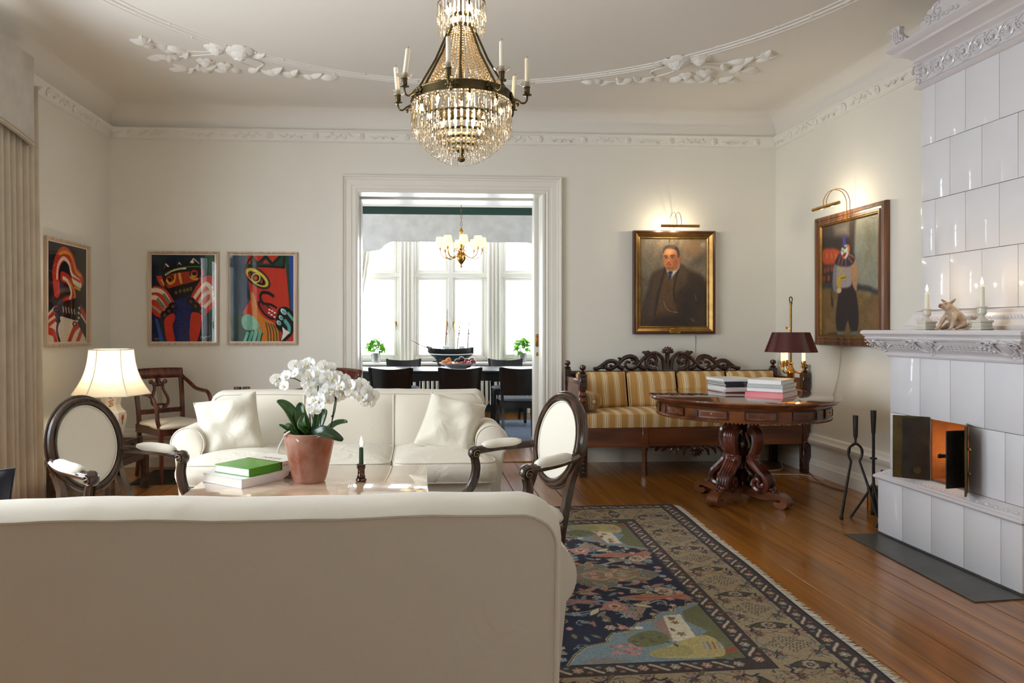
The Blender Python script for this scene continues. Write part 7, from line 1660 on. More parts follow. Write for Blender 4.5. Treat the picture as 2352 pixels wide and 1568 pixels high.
    for k in range(220):
        x, y = rd2.uniform(170, 920), rd2.uniform(820, 1400); f = rd2.uniform(0.6, 1.35); E_(x, y, rd2.uniform(8, 20), rd2.uniform(14, 40), (62 * f, 46 * f, 32 * f), rd2.uniform(-0.6, 0.6), 0.9, 0.16)
    c.grain(0.05, 8)
    me = c.mesh('canvas', lambda X, Y: np.stack([0.07 + X * (w - 0.14), np.full_like(X, -0.018), h - 0.07 - Y * (h - 0.14)], 1), M_OIL); mobj('canvas', me, t)
    b = MB(); b.box(0.01, w - 0.01, -0.015, 0, 0.01, h - 0.01); b.build('backing', M_MAHF, t, 0)
    b = MB(); b.rbox(w / 2 - 0.055, w / 2 + 0.052, -0.062, -0.04, 0.008, 0.055, 0.002, 1); po = b.build('name_plate', M_BRASS, t)
    b = MB()
    for (z, x0, x1) in ((0.042, -0.035, 0.035), (0.03, -0.04, 0.04), (0.018, -0.02, 0.022)):
        x = x0
        while x < x1: b.box(w / 2 + x, w / 2 + x + 0.004, -0.0628, -0.0618, z - 0.003, z + 0.003); x += 0.0062
    b.build('engraving', M_OLDBRASS, po, 0)
portrait()
def clown():
    t = thing('clown_painting', 'oil painting of a standing clown with blue pointed hat, pine frame', 'painting', (XR - 0.001, 5.80, 1.088), -PI / 2); w, h = 0.905, 1.045
    M_PINEF = wood('grained_pine_frame', rgb(70, 40, 20), rgb(128, 80, 44), 0.4, 'Z', 22, 0.2)
    framed(t, w, h, 0, 0, [(0, 0), (0, 0.03), (0.008, 0.04), (0.03, 0.044), (0.034, 0.038), (0.05, 0.038), (0.054, 0.044), (0.068, 0.044), (0.07, 0.03), (0.07, 0)], M_PINEF)
    framed(t, w, h, 0, 0, [(0.069, 0), (0.069, 0.036), (0.076, 0.036), (0.086, 0.022), (0.086, 0)], M_GOLDF)
    c = Canvas(np.linspace(0, 1, 180), np.linspace(0, 1, 230), (112, 86, 48))
    def n(pts):
        out = []
        for x, y in pts:
            u = (x - 98) / 560.0; yt = 308 - 153 * u; v = (y - yt) / (1422 - yt); out.append((u, v))
        return out
    S = 560.0; P = lambda p, col, soft=8, sm=3, al=1.0: c.poly(n(p), col, al, soft / S, sm); L = lambda p, w_, col, al=1.0: c.line(n(p), w_ / S, col, al, 4); E_ = lambda x, y, a, b_, col, r=0, so=0.3, al=1.0: c.ell(*n([(x, y)])[0], a / S, b_ / 1180.0, col, r, al, so)
    rd = random.Random(3)
    P([(80, 300), (460, 190), (450, 700), (80, 760)], (58, 50, 46), 20, 0); P([(225, 290), (380, 235), (385, 400), (240, 380)], (112, 102, 92), 30, 0); P([(95, 410), (420, 400), (420, 560), (95, 560)], (34, 28, 28), 16, 0); P([(385, 240), (440, 220), (425, 560), (390, 560)], (52, 40, 34), 10, 0)
    P([(445, 200), (660, 130), (670, 960), (460, 900), (425, 600)], (132, 134, 120), 16, 0); P([(520, 270), (600, 250), (600, 560), (540, 640)], (124, 110, 66), 50, 0, 0.7); P([(470, 430), (520, 430), (510, 650), (470, 660)], (142, 150, 158), 40, 0, 0.6)
    P([(105, 545), (180, 520), (250, 525), (300, 570), (250, 680), (120, 690)], (176, 64, 30), 8)
    for x in (150, 200, 245): L([(x, 570), (x + 8, 610), (x - 4, 615), (x - 4, 575)], 8, (170, 110, 60))
    P([(100, 700), (230, 690), (220, 900), (110, 910)], (42, 34, 32), 14, 0)
    for (x, y) in ((130, 750), (165, 740), (205, 730), (120, 840), (170, 830)): E_(x, y, 16, 34, (120, 52, 34), 0.1)
    P([(100, 905), (220, 895), (230, 930), (105, 940)], (34, 40, 50), 10, 0); P([(450, 890), (560, 910), (660, 960), (662, 1000), (560, 970), (455, 950)], (26, 38, 52), 10, 0); P([(470, 970), (580, 985), (580, 1035), (480, 1000)], (196, 188, 132), 10, 0)
    for k in range(130):
        x, y = rd.uniform(110, 650), rd.uniform(960, 1410); f = rd.uniform(0.75, 1.2); E_(x, y, rd.uniform(15, 40), rd.uniform(20, 60), (114 * f, 88 * f, 48 * f), rd.uniform(-0.4, 0.4), 0.9, 0.3)
    for k in range(90):
        x, y = rd.uniform(450, 650), rd.uniform(230, 880); f = rd.uniform(0.8, 1.2); E_(x, y, rd.uniform(10, 30), rd.uniform(30, 90), (136 * f, 134 * f, 116 * f), rd.uniform(-0.2, 0.2), 0.9, 0.25)
    P([(290, 930), (410, 870), (440, 950), (470, 1190), (455, 1380), (400, 1390), (365, 1270), (330, 1385), (262, 1380), (245, 1240), (265, 1050)], (34, 24, 30), 6)           # trousers
    P([(240, 690), (390, 700), (405, 860), (380, 920), (290, 930), (230, 880)], (150, 138, 140), 6); P([(225, 700), (260, 690), (250, 800), (260, 940), (290, 980), (245, 980), (210, 900)], (118, 116, 126), 6); P([(390, 690), (440, 640), (462, 750), (450, 950), (425, 930), (405, 860)], (168, 126, 92), 6); P([(265, 700), (320, 700), (330, 760), (270, 790)], (160, 146, 108), 10); E_(280, 955, 24, 30, (196, 168, 130))
    P([(255, 830), (300, 800), (340, 795), (350, 830), (310, 850), (290, 920), (258, 915)], (184, 150, 52), 6); L([(300, 830), (345, 815)], 6, (100, 80, 30))
    P([(235, 670), (270, 590), (300, 560), (400, 550), (435, 600), (420, 670), (370, 705), (280, 700)], (40, 30, 48), 6)
    for q in ([(290, 600), (268, 690)], [(318, 620), (300, 700)], [(345, 625), (348, 705)], [(370, 610), (405, 660)], [(380, 580), (430, 610)]): L(q, 12, (120, 70, 64))
    P([(298, 540), (320, 490), (355, 475), (380, 520), (375, 570), (350, 620), (325, 620), (300, 580)], (190, 200, 184), 5); P([(310, 590), (345, 555), (352, 575), (330, 612), (314, 615)], (186, 44, 36), 4); L([(318, 595), (340, 580)], 5, (60, 16, 20)); L([(322, 520), (326, 550), (312, 556)], 4, (70, 76, 74)); E_(338, 517, 11, 8, (44, 52, 60)); E_(306, 540, 8, 7, (44, 52, 60)); E_(370, 492, 14, 16, (200, 70, 44)); L([(330, 505), (350, 500)], 4, (50, 40, 44)); P([(365, 505), (384, 500), (382, 545), (368, 560)], (184, 116, 70), 4)
    P([(314, 485), (318, 400), (330, 368), (340, 400), (350, 478)], (52, 54, 150), 6, 0); E_(322, 500, 10, 14, (60, 48, 90))
    L([(205, 940), (200, 1040), (210, 1110)], 16, (60, 50, 36)); L([(205, 1050), (210, 1110)], 22, (36, 34, 34)); P([(262, 1380), (330, 1385), (320, 1415), (270, 1412)], (104, 116, 110), 6, 0); P([(400, 1388), (452, 1380), (448, 1415), (405, 1415)], (104, 116, 110), 6, 0); L([(165, 1412), (210, 1405), (255, 1412)], 8, (50, 42, 34)); L([(570, 200), (590, 190), (605, 205), (630, 180)], 4, (110, 60, 40))
    c.grain(0.05, 9)
    me = c.mesh('canvas', lambda X, Y: np.stack([0.084 + X * (w - 0.168), np.full_like(X, -0.02), h - 0.084 - Y * (h - 0.168)], 1), M_OIL); mobj('canvas', me, t)
    b = MB(); b.box(0.01, w - 0.01, -0.016, 0, 0.01, h - 0.01); b.build('backing', M_MAHF, t, 0)
clown()

# ================================================================ patterned rug
def rug():
    WD, LN = 1.7, 2.745
    fine = 1.47
    xs = np.concatenate([np.arange(0, fine, 0.0045), np.linspace(fine, WD, 40)]); ys = np.concatenate([np.arange(0, LN, 0.0045), [LN]])
    NAVY, CREAM, BRN, TAU, SAL, LBL, OLV, ROSE, DK = (12, 16, 44), (146, 128, 98), (56, 40, 34), (112, 104, 88), (166, 104, 78), (124, 146, 154), (98, 96, 58), (176, 122, 110), (30, 26, 36)
    c = Canvas(xs, ys, CREAM)                    # x = distance from the right edge, y = distance from the far edge
    rd = random.Random(21)
    g0, g1, g2, g3 = 0.018, 0.105, 0.365, 0.455  # band limits
    def frame(a, b, col):
        for q in ([(a, a), (WD - a, a), (WD - a, b), (a, b)], [(a, LN - b), (WD - a, LN - b), (WD - a, LN - a), (a, LN - a)], [(a, a), (b, a), (b, LN - a), (a, LN - a)], [(WD - b, a), (WD - a, a), (WD - a, LN - a), (WD - b, LN - a)]): c.poly(q, col)
    frame(0, g0, NAVY); frame(g0, g1, BRN); frame(g1 - 0.008, g1, DK); frame(g2, g2 + 0.008, DK); frame(g2 + 0.008, g3, BRN); frame(g3 - 0.008, g3, DK)
    c.poly([(g3, g3), (WD - g3, g3), (WD - g3, LN - g3), (g3, LN - g3)], NAVY)
    def flower(x, y, r, cols, n=6, rot=0.0, sy=1.0):
        for k in range(n):
            a = 2 * PI * k / n + rot; c.ell(x + 0.62 * r * cos(a), y + 0.62 * r * sin(a) * sy, r * 0.46, r * 0.34, cols[0], a)
        c.ell(x, y, r * 0.5, r * 0.5 * sy, cols[1]); c.ell(x, y, r * 0.25, r * 0.25 * sy, cols[2])
    def leaf(x, y, L_, w, a, col, edge=None):
        for kk, cc in (((1.0, edge),) if edge else ()) + ((0.78 if edge else 1.0, col),):
            pts = [(x + cos(a) * L_ * (0.5 + (u - 0.5) * kk) - sin(a) * s_ * w * kk * sin(PI * u), y + sin(a) * L_ * (0.5 + (u - 0.5) * kk) + cos(a) * s_ * w * kk * sin(PI * u)) for s_, us in ((1, np.linspace(0, 1, 9)), (-1, np.linspace(1, 0, 9)[1:-1])) for u in us]
            c.poly(pts, cc)
    def along(dist, step, fn, off=0.0):
        """call fn(x, y, heading, k) along the band centre line at a given inset"""
        k = 0
        y = dist + off
        while y < LN - dist: fn(dist, y, PI / 2, k); y += step; k += 1
        x = dist + step + off; k = 0
        while x < WD - dist: fn(x, dist, 0, k); fn(x, LN - dist, 0, k); x += step; k += 1
        y = dist + off; k = 0
    def guard(x, y, h, k):
        ux, uy = cos(h), sin(h); nx, ny = -uy, ux
        if k % 2 == 0: flower(x, y, 0.02, ((150, 136, 112), (168, 84, 64) if k % 4 else (98, 120, 124), (210, 190, 160)), 6, k)
        else:
            c.line([(x - ux * 0.03 + nx * 0.022, y - uy * 0.03 + ny * 0.022), (x - ux * 0.012 + nx * 0.01, y - uy * 0.012 + ny * 0.01), (x + ux * 0.012 - nx * 0.012, y + uy * 0.012 - ny * 0.012), (x + ux * 0.03 - nx * 0.022, y + uy * 0.03 - ny * 0.022)], 0.012, (176, 160, 138), smooth=3); c.ell(x + ux * 0.02 + nx * 0.018, y + uy * 0.02 + ny * 0.018, 0.011, 0.008, (132, 92, 74)); c.ell(x - ux * 0.02 - nx * 0.018, y - uy * 0.02 - ny * 0.018, 0.011, 0.008, (96, 112, 118))
    along((g0 + g1) / 2, 0.062, guard); along((g2 + g3) / 2 + 0.003, 0.062, guard, 0.03)
    mid = (g1 + g2) / 2
    def border(x, y, h, k):
        ux, uy = cos(h), sin(h); nx, ny = -uy, ux
        Pn = lambda a, b: (x + ux * a + nx * b, y + uy * a + ny * b)
        for s_ in (-1, 1):                        # edge palmettes, curls and stems
            e = 0.128 * s_
            c.poly([Pn(0.05, e), Pn(0.075, e - s_ * 0.03), Pn(0.1, e)], (70, 62, 70)); c.ell(*Pn(0.075, e - s_ * 0.012), 0.012, 0.01, (150, 108, 84))
            c.line([Pn(0.04, e), Pn(0.055, e - s_ * 0.025), Pn(0.085, e - s_ * 0.04), Pn(0.11, e - s_ * 0.02)], 0.006, NAVY if k % 2 else (104, 74, 50), smooth=4)
            for j in range(5): leaf(*Pn(0.07 + 0.004 * j, e - s_ * 0.03), 0.05, 0.006, h - s_ * (0.5 + 0.5 * j), ((84, 56, 34), (56, 62, 70), (110, 74, 48))[j % 3])
        if k % 2 == 0:                            # dark feathered palmette with rosette
            for s_ in (-1, 1):
                for j in range(7): 
                    p = Pn(s_ * (0.012 + 0.006 * j), s_ * 0.0); leaf(*Pn(0, -0.055 + 0.018 * j), 0.04, 0.008, h + s_ * (1.2 - 0.25 * j) + (0 if s_ > 0 else 0) * PI, (54, 40, 30) if k % 4 else (44, 46, 50))
            leaf(*Pn(0, -0.09), 0.18, 0.036, h + PI / 2, (70, 58, 40), (46, 36, 32)); flower(*Pn(0, 0), 0.03, ((150, 136, 110), (40, 46, 70), (178, 118, 90)), 8)
            for s_ in (-1, 1):
                c.line([Pn(0.0, s_ * 0.1), Pn(0.03, s_ * 0.085), Pn(0.05, s_ * 0.1), Pn(0.07, s_ * 0.075)], 0.009, NAVY, smooth=4); c.line([Pn(0.05, -s_ * 0.02), Pn(0.075, s_ * 0.03), Pn(0.06, s_ * 0.07)], 0.005, (110, 74, 48), smooth=4); c.line([Pn(-0.05, s_ * 0.02), Pn(-0.08, s_ * 0.05), Pn(-0.05, s_ * 0.085)], 0.005, (96, 70, 50), smooth=4); leaf(*Pn(0.045, s_ * 0.055), 0.05, 0.009, h + s_ * 0.8, (130, 92, 60), (70, 54, 46)); leaf(*Pn(-0.05, s_ * 0.06), 0.05, 0.008, h + PI - s_ * 0.7, (120, 128, 118), (70, 54, 46))
        else:                                     # trellis of small outlined squares
            for i in range(-2, 3):
                for j in range(-4, 5):
                    a, b_ = i * 0.03 + (0.012 if j % 2 else 0), j * 0.022
                    if abs(a) * 1.6 + abs(b_) > 0.12: continue
                    p = Pn(a, b_); q = 0.0085; cc = (26, 24, 36) if (i + j) % 2 else (60, 48, 42)
                    c.poly([Pn(a - q, b_ - q), Pn(a + q, b_ - q), Pn(a + q, b_ + q), Pn(a - q, b_ + q)], cc); q *= 0.5; c.poly([Pn(a - q, b_ - q), Pn(a + q, b_ - q), Pn(a + q, b_ + q), Pn(a - q, b_ + q)], (178, 160, 130))
            for s_ in (-1, 1): c.line([Pn(-0.06, s_ * 0.105), Pn(-0.03, s_ * 0.118), Pn(0.02, s_ * 0.105), Pn(0.06, s_ * 0.118)], 0.005, (84, 98, 108), smooth=4); leaf(*Pn(0.05, s_ * 0.1), 0.06, 0.01, h + s_ * 2.2, (92, 84, 58), (60, 50, 44))
    along(mid, 0.172, border, 0.06)
    for k in range(520):                          # fine scattered sprigs in the border ground
        e = rd.choice((0, 1, 2)); b_ = rd.uniform(g1 + 0.012, g2 - 0.012)
        x, y = (b_, rd.uniform(g1, LN - g1)) if e == 0 else (rd.uniform(g1, WD - g1), b_ if e == 1 else LN - b_)
        a = rd.uniform(0, 6); c.line([(x, y), (x + 0.012 * cos(a), y + 0.012 * sin(a)), (x + 0.02 * cos(a + 0.8), y + 0.02 * sin(a + 0.8))], 0.0035, rd.choice(((40, 34, 36), (86, 56, 36), (40, 50, 74))))
    # field: built for the far half and mirrored towards the near edge
    MY = LN / 2
    def both(fn):
        fn(lambda x, y: (x, y), 1); fn(lambda x, y: (x, LN - y), -1)
    def field(T_, sg):
        def ln(p, w, col, sm=5): c.line([T_(*q) for q in p], w, col, smooth=sm)
        def py(p, col, sm=4): c.poly([T_(*q) for q in p], col, smooth=sm)
        def lf(x, y, L_, w, a, col, ed=None): X_, Y_2 = T_(x, y); leaf(X_, Y_2, L_, w, a if sg > 0 else -a, col, ed)
        def fw(x, y, r, cols, n=8): X_, Y_2 = T_(x, y); flower(X_, Y_2, r, cols, n)
        def dots(x, y, nrow, r, col):
            for i in range(nrow):
                for j in range(i + 1):
                    X_, Y_2 = T_(x + (j - i / 2) * r * 2.1, y + i * r * 1.8); c.ell(X_, Y_2, r, r, col); c.ell(X_, Y_2, r * 0.45, r * 0.45, (96, 70, 62))
        for (y0, xx) in ((1.2, 0.5), (1.03, 0.62), (0.95, 0.9), (1.28, 0.95)):
            ln([(xx, y0), (xx + 0.14, y0 - 0.05), (xx + 0.3, y0 + 0.02), (xx + 0.46, y0 - 0.03)], 0.012, LBL); ln([(xx, y0 + 0.018), (xx + 0.15, y0 - 0.03), (xx + 0.3, y0 + 0.04)], 0.006, (170, 160, 140))
        py([(0.56, 1.31), (0.64, 1.26), (0.74, 1.28), (0.8, 1.2), (0.9, 1.22), (0.98, 1.3), (1.06, 1.31), (1.06, 1.373), (0.56, 1.373), (0.52, 1.35)], TAU); py([(0.62, 1.34), (0.72, 1.3), (0.84, 1.29), (0.94, 1.34), (0.94, 1.373), (0.62, 1.373)], (132, 110, 84))
        ln([(0.64, 1.345), (0.7, 1.31), (0.76, 1.34), (0.82, 1.31), (0.9, 1.345)], 0.007, (186, 164, 122)); fw(0.7, 1.36, 0.03, ((150, 126, 98), (176, 150, 110), (120, 70, 60)))
        py([(0.47, 1.02), (0.56, 1.05), (0.68, 1.03), (0.8, 1.07), (0.72, 1.1), (0.6, 1.09), (0.48, 1.1)], SAL); ln([(0.48, 1.07), (0.6, 1.065), (0.74, 1.07)], 0.006, (120, 60, 50))
        py([(0.9, 1.0), (1.02, 1.03), (1.14, 1.0), (1.2, 1.04), (1.05, 1.08), (0.93, 1.06)], (150, 106, 96)); lf(0.86, 1.12, 0.16, 0.028, 0.3, ROSE, (74, 50, 48)); lf(0.6, 1.17, 0.14, 0.022, -0.3, TAU, (160, 140, 110)); lf(1.0, 1.15, 0.14, 0.024, 2.8, (150, 110, 90), (60, 44, 44))
        fw(0.56, 1.14, 0.045, ((178, 158, 130), (150, 96, 84), (206, 190, 160))); fw(0.84, 0.98, 0.055, (ROSE, (196, 166, 140), (120, 60, 56)), 9); fw(1.12, 1.16, 0.05, ((186, 176, 150), (112, 130, 134), (160, 84, 70)))
        dots(0.78, 0.84, 6, 0.013, (178, 150, 128)); dots(1.12, 0.9, 5, 0.012, (178, 150, 128)); dots(1.3, 1.15, 5, 0.012, (170, 146, 126))
        for (x, y, a, col) in ((0.66, 0.95, 0.5, (190, 182, 150)), (0.98, 0.88, 2.2, (196, 188, 156)), (1.02, 1.1, 1.0, (120, 110, 84)), (0.52, 1.24, -0.5, (150, 112, 92)), (1.22, 1.0, -0.4, (190, 182, 150)), (1.3, 0.85, 0.6, (120, 110, 84)), (0.72, 1.22, 2.6, SAL), (1.2, 1.28, 2.4, ROSE), (0.9, 0.8, 1.4, TAU), (1.36, 0.95, 1.2, SAL)): lf(x, y, 0.12, 0.02, a, col, (52, 44, 48))
        fr_ = random.Random(77); done = []
        for k in range(900):                      # small leaves, curls and blossoms filling the ground
            x, y = fr_.uniform(g3 + 0.03, 1.24), fr_.uniform(g3 + 0.02, LN / 2)
            if any((x - a) ** 2 + (y - b_) ** 2 < 0.0021 for a, b_ in done): continue
            done.append((x, y)); kind = fr_.random(); a = fr_.uniform(0, 6.28)
            if kind < 0.3: fw(x, y, fr_.uniform(0.014, 0.024), fr_.choice((((178, 158, 130), (150, 96, 84), (206, 190, 160)), (ROSE, (196, 166, 140), (120, 60, 56)), (LBL, (170, 160, 140), (120, 70, 60)))), fr_.choice((5, 6, 8)))
            elif kind < 0.7: lf(x, y, fr_.uniform(0.05, 0.09), fr_.uniform(0.009, 0.016), a, fr_.choice((TAU, (150, 112, 92), (120, 110, 84), SAL, (110, 126, 124))), (172, 150, 118) if fr_.random() < 0.5 else (64, 50, 50))
            else: ln([(x, y), (x + 0.025 * cos(a), y + 0.025 * sin(a)), (x + 0.045 * cos(a + 0.7), y + 0.045 * sin(a + 0.7)), (x + 0.04 * cos(a + 1.5), y + 0.04 * sin(a + 1.5))], 0.006, fr_.choice((LBL, (170, 150, 120), (104, 120, 128))))
        # corner landscape with lobed outline
        lob = [(g3, 0.985), (g3 + 0.05, 0.985), (g3 + 0.06, 0.955), (g3 + 0.12, 0.945), (g3 + 0.14, 0.9), (g3 + 0.2, 0.9), (g3 + 0.24, 0.86), (g3 + 0.25, 0.82), (g3 + 0.33, 0.8), (g3 + 0.36, 0.76), (g3 + 0.36, 0.73), (g3 + 0.46, 0.71), (g3 + 0.5, 0.66), (g3 + 0.5, 0.63), (g3 + 0.6, 0.6), (g3 + 0.66, 0.53), (g3 + 0.7, g3)]
        c.poly([T_(*q) for q in lob] + [T_(g3, g3)], (112, 128, 134)); c.line([T_(*q) for q in lob], 0.012, (186, 170, 120)); c.line([T_(*q) for q in lob], 0.005, DK)
        py([(g3, 0.97), (g3 + 0.1, 0.9), (g3 + 0.12, 0.8), (g3 + 0.06, 0.7), (g3 + 0.16, 0.6), (g3 + 0.12, g3), (g3, g3)], OLV, 0); py([(g3 + 0.12, 0.87), (g3 + 0.2, 0.86), (g3 + 0.24, 0.62), (g3 + 0.13, 0.6)], (196, 186, 162), 0); py([(g3 + 0.2, 0.86), (g3 + 0.27, 0.78), (g3 + 0.25, 0.64), (g3 + 0.235, 0.62)], (140, 114, 104), 0)
        lf(g3 + 0.15, 0.82, 0.05, 0.012, 0.6, (124, 96, 58)); lf(g3 + 0.19, 0.81, 0.05, 0.012, 2.4, (110, 92, 56)); fw(g3 + 0.17, 0.79, 0.018, ((132, 104, 64), (96, 84, 52), (150, 100, 70)), 5); lf(g3 + 0.2, 0.7, 0.04, 0.009, 1.4, OLV); fw(g3 + 0.18, 0.68, 0.02, ((126, 112, 70), (150, 100, 70), OLV), 5)
        py([(g3 + 0.28, 0.72), (g3 + 0.36, 0.7), (g3 + 0.42, 0.64), (g3 + 0.38, 0.58), (g3 + 0.28, 0.6), (g3 + 0.24, 0.66)], (100, 100, 60)); py([(g3 + 0.08, 0.66), (g3 + 0.3, 0.56), (g3 + 0.34, 0.49), (g3 + 0.08, 0.48)], (168, 150, 96)); py([(g3 + 0.2, 0.58), (g3 + 0.34, 0.55), (g3 + 0.36, 0.5), (g3 + 0.2, 0.5)], (150, 138, 84))
        for k in range(26): lf(g3 + 0.44 + rd.uniform(-0.07, 0.07), 0.55 + rd.uniform(-0.05, 0.06), 0.03, 0.008, rd.uniform(0, 6), rd.choice((ROSE, (150, 92, 84), (190, 134, 120))))
        for k in range(18): lf(g3 + rd.uniform(0.2, 0.42), rd.uniform(0.6, 0.74), 0.04, 0.009, rd.uniform(0, 6), rd.choice((OLV, (78, 82, 52), (126, 120, 76))))
        for k in range(5): ln([(g3 + 0.04 + 0.02 * k, 0.6), (g3 + 0.05 + 0.02 * k, 0.54)], 0.007, ((86, 104, 130), (120, 134, 140), (150, 60, 50))[k % 3])
        ln([(g3 + 0.01, 0.535), (g3 + 0.05, 0.515)], 0.02, (160, 52, 44)); py([(g3 + 0.5, 0.5), (g3 + 0.6, 0.5), (g3 + 0.64, g3 + 0.01), (g3 + 0.46, g3 + 0.01)], (124, 116, 108)); X_, Y_2 = T_(g3 + 0.34, 0.75); c.ell(X_, Y_2, 0.02, 0.014, (186, 190, 186))
    both(field)
    c.grain(0.07, 2)
    m = col_mat('rug_wool', 1.0, 0.6, 320, dist=0.006, amt=0.16, ascale=420, sheen=0.1)
    m.node_tree.nodes['Principled BSDF'].inputs['Specular IOR Level'].default_value = 0.1
    t = thing('patterned_rug', 'navy and cream Persian style rug with white fringe on the floor', 'rug', (0, 0, 0))
    def pos(X, Y):
        wx = 1.757 - X - 0.050 * Y * (1 - X / 2.6) + 0.004 * np.sin(Y * 6) * (X < 0.05); wy = 4.88 - Y - 0.03 * X
        wz = np.where((X <= 0) | (Y <= 0) | (X >= WD) | (Y >= LN - 1e-6), 0.002, 0.010); return np.stack([wx, wy, wz], 1)
    mobj('pile', c.mesh('pile', pos, m), t)
    b = MB(); fr = random.Random(9); y = 0.02
    while y < LN - 0.02:
        p = pos(np.array([0.002]), np.array([y]))[0]; L_ = fr.uniform(0.028, 0.05); d = fr.uniform(-0.012, 0.012)
        b.tube([(p[0], p[1], 0.005), (p[0] + L_ * 0.5, p[1] + d, 0.004), (p[0] + L_, p[1] + d * 1.8 + fr.uniform(-0.006, 0.006), 0.002)], [0.0028, 0.0026, 0.0012], 4); y += 0.006
    b.build('fringe', mat('cotton_fringe', rgb(206, 198, 182), 0.9), t)['kind'] = 'stuff'
rug()
# ================================================================ crystal chandelier
def crystal_mat(name, tint=(1, 0.97, 0.92, 1)):
    m = bpy.data.materials.new(name); m.use_nodes = True; N = NT(m); N.n.clear(); out = N.add('ShaderNodeOutputMaterial')
    g = N.add('ShaderNodeBsdfGlass'); g.inputs['IOR'].default_value = 1.55; g.inputs['Roughness'].default_value = 0.0; g.inputs[0].default_value = tint
    tr = N.add('ShaderNodeBsdfTransparent'); mx = N.add('ShaderNodeMixShader'); mx.inputs[0].default_value = 0.35
    N.link(g.outputs[0], mx.inputs[1]); N.link(tr.outputs[0], mx.inputs[2]); N.link(mx.outputs[0], out.inputs[0]); return m
M_CRYS = crystal_mat('cut_crystal')
M_BEAD = crystal_mat('crystal_beads', (1, 0.9, 0.74, 1)); M_BEAD.node_tree.nodes['Mix Shader'].inputs[0].default_value = 0.12
M_DBRASS = vary(mat('dark_bronze', rgb(92, 80, 54), 0.38, 0.95), (18, 18, 18), 0.2)
M_CBULB = mat('chandelier_bulb', rgb(255, 220, 150), 0.4, emit=(1.0, 0.66, 0.24, 1), estr=60)
def chandelier():
    CX, CY = 0.20, 3.3
    t = thing('crystal_chandelier', 'crystal basket chandelier with white candles and glowing bulbs', 'chandelier', (CX, CY, 0))
    RR, ZR = 0.228, 2.272
    b = MB(); b.lathe([(RR - 0.006, ZR - 0.02), (RR, ZR - 0.022), (RR + 0.003, ZR - 0.018), (RR + 0.001, ZR - 0.014), (RR + 0.001, ZR + 0.014), (RR + 0.003, ZR + 0.018), (RR, ZR + 0.022), (RR - 0.006, ZR + 0.02), (RR - 0.006, ZR - 0.02)], 72, hollow=True); b.build('main_ring', M_DBRASS, t, 25)
    # drops: small bead, long faceted prism
    def drop(L_, w):
        b = MB(); b.lathe([(0.0, 0.0), (w * 0.55, -0.004), (w * 0.75, -0.009), (w * 0.4, -0.014), (w * 0.2, -0.016), (w * 0.55, -0.02), (w * 0.62, -0.03), (w * 0.8, -L_ + 0.012), (w * 0.9, -L_ + 0.006), (0, -L_)], 6); return b.mesh('crystal_drop', M_CRYS, 0)
    tiers = [(0.226, ZR - 0.02, 0.15, 54, 0.0085, True), (0.192, 2.172, 0.105, 48, 0.0072, True), (0.166, 2.137, 0.095, 44, 0.007, True), (0.138, 2.106, 0.088, 38, 0.0066, True), (0.108, 2.076, 0.078, 30, 0.0062, True), (0.078, 2.05, 0.066, 24, 0.006, True)]
    rest = MB()
    for (R, z, L_, n, w, part) in tiers:
        me = drop(L_, w)
        for k in range(n):
            a = 2 * PI * (k + 0.5 * (n % 4 == 0)) / n; put(me, 'crystal_drop', t, (R * cos(a), R * sin(a), z), (0, 0, a))
        if R < 0.22:
            q = MB(); q.tube([(R * cos(a), R * sin(a), z + 0.004) for a in [2 * PI * i / 48 for i in range(48)]], 0.004, 6, closed=True, sq=(0.6, 1.6)); q.build('tier_ring', M_DBRASS, t)
    for k in range(4):                            # struts that carry the tier rings
        a = PI / 4 + k * PI / 2; q = MB(); q.tube([(r * cos(a), r * sin(a), z) for r, z in ((RR - 0.004, ZR), (0.192, 2.176), (0.166, 2.141), (0.138, 2.11), (0.108, 2.08), (0.078, 2.054), (0.01, 2.03))], 0.0028, 5); q.build('strut', M_DBRASS, t)
    b = MB(); b.lathe([(0.0, 1.985), (0.012, 1.988), (0.018, 1.998), (0.014, 2.01), (0.006, 2.02), (0.012, 2.03), (0.03, 2.036), (0.03, 2.04), (0.0, 2.044)], 16); b.build('bottom_finial', M_DBRASS, t)
    b = MB(); b.tube([(0, 0, 2.02), (0, 0, 3.19)], 0.006, 8); b.lathe([(0.0, 3.13), (0.02, 3.135), (0.06, 3.18), (0.062, 3.199), (0, 3.2)], 20); b.build('centre_rod', M_DBRASS, t)
    # upper crown
    ZU = 2.72
    for (R, z) in ((0.105, ZU), (0.06, 2.645), (0.058, 2.6)):
        q = MB(); q.tube([(R * cos(a), R * sin(a), z) for a in [2 * PI * i / 40 for i in range(40)]], 0.006, 6, closed=True, sq=(0.6, 1.5)); q.build('crown_ring', M_DBRASS, t)
    me = drop(0.09, 0.007)
    for j, (R, z, n) in enumerate(((0.108, ZU, 36), (0.104, ZU - 0.06, 30))):
        for k in range(n):
            a = 2 * PI * (k + 0.5 * j) / n
            if j == 0: rest.add([(v.co.x * cos(a) - v.co.y * sin(a) + R * cos(a), v.co.x * sin(a) + v.co.y * cos(a) + R * sin(a), v.co.z + z) for v in me.vertices], [tuple(p.vertices) for p in me.polygons])
            else: rest.add([(v.co.x * cos(a) - v.co.y * sin(a) + R * cos(a), v.co.x * sin(a) + v.co.y * cos(a) + R * sin(a), v.co.z + z) for v in me.vertices], [tuple(p.vertices) for p in me.polygons])
    me = drop(0.075, 0.006)
    for k in range(26):
        a = 2 * PI * k / 26; R = 0.066; rest.add([(v.co.x + R * cos(a), v.co.y + R * sin(a), v.co.z + 2.645) for v in me.vertices], [tuple(p.vertices) for p in me.polygons])
    rest.build('crown_crystals', M_CRYS, t, 0)['kind'] = 'stuff'
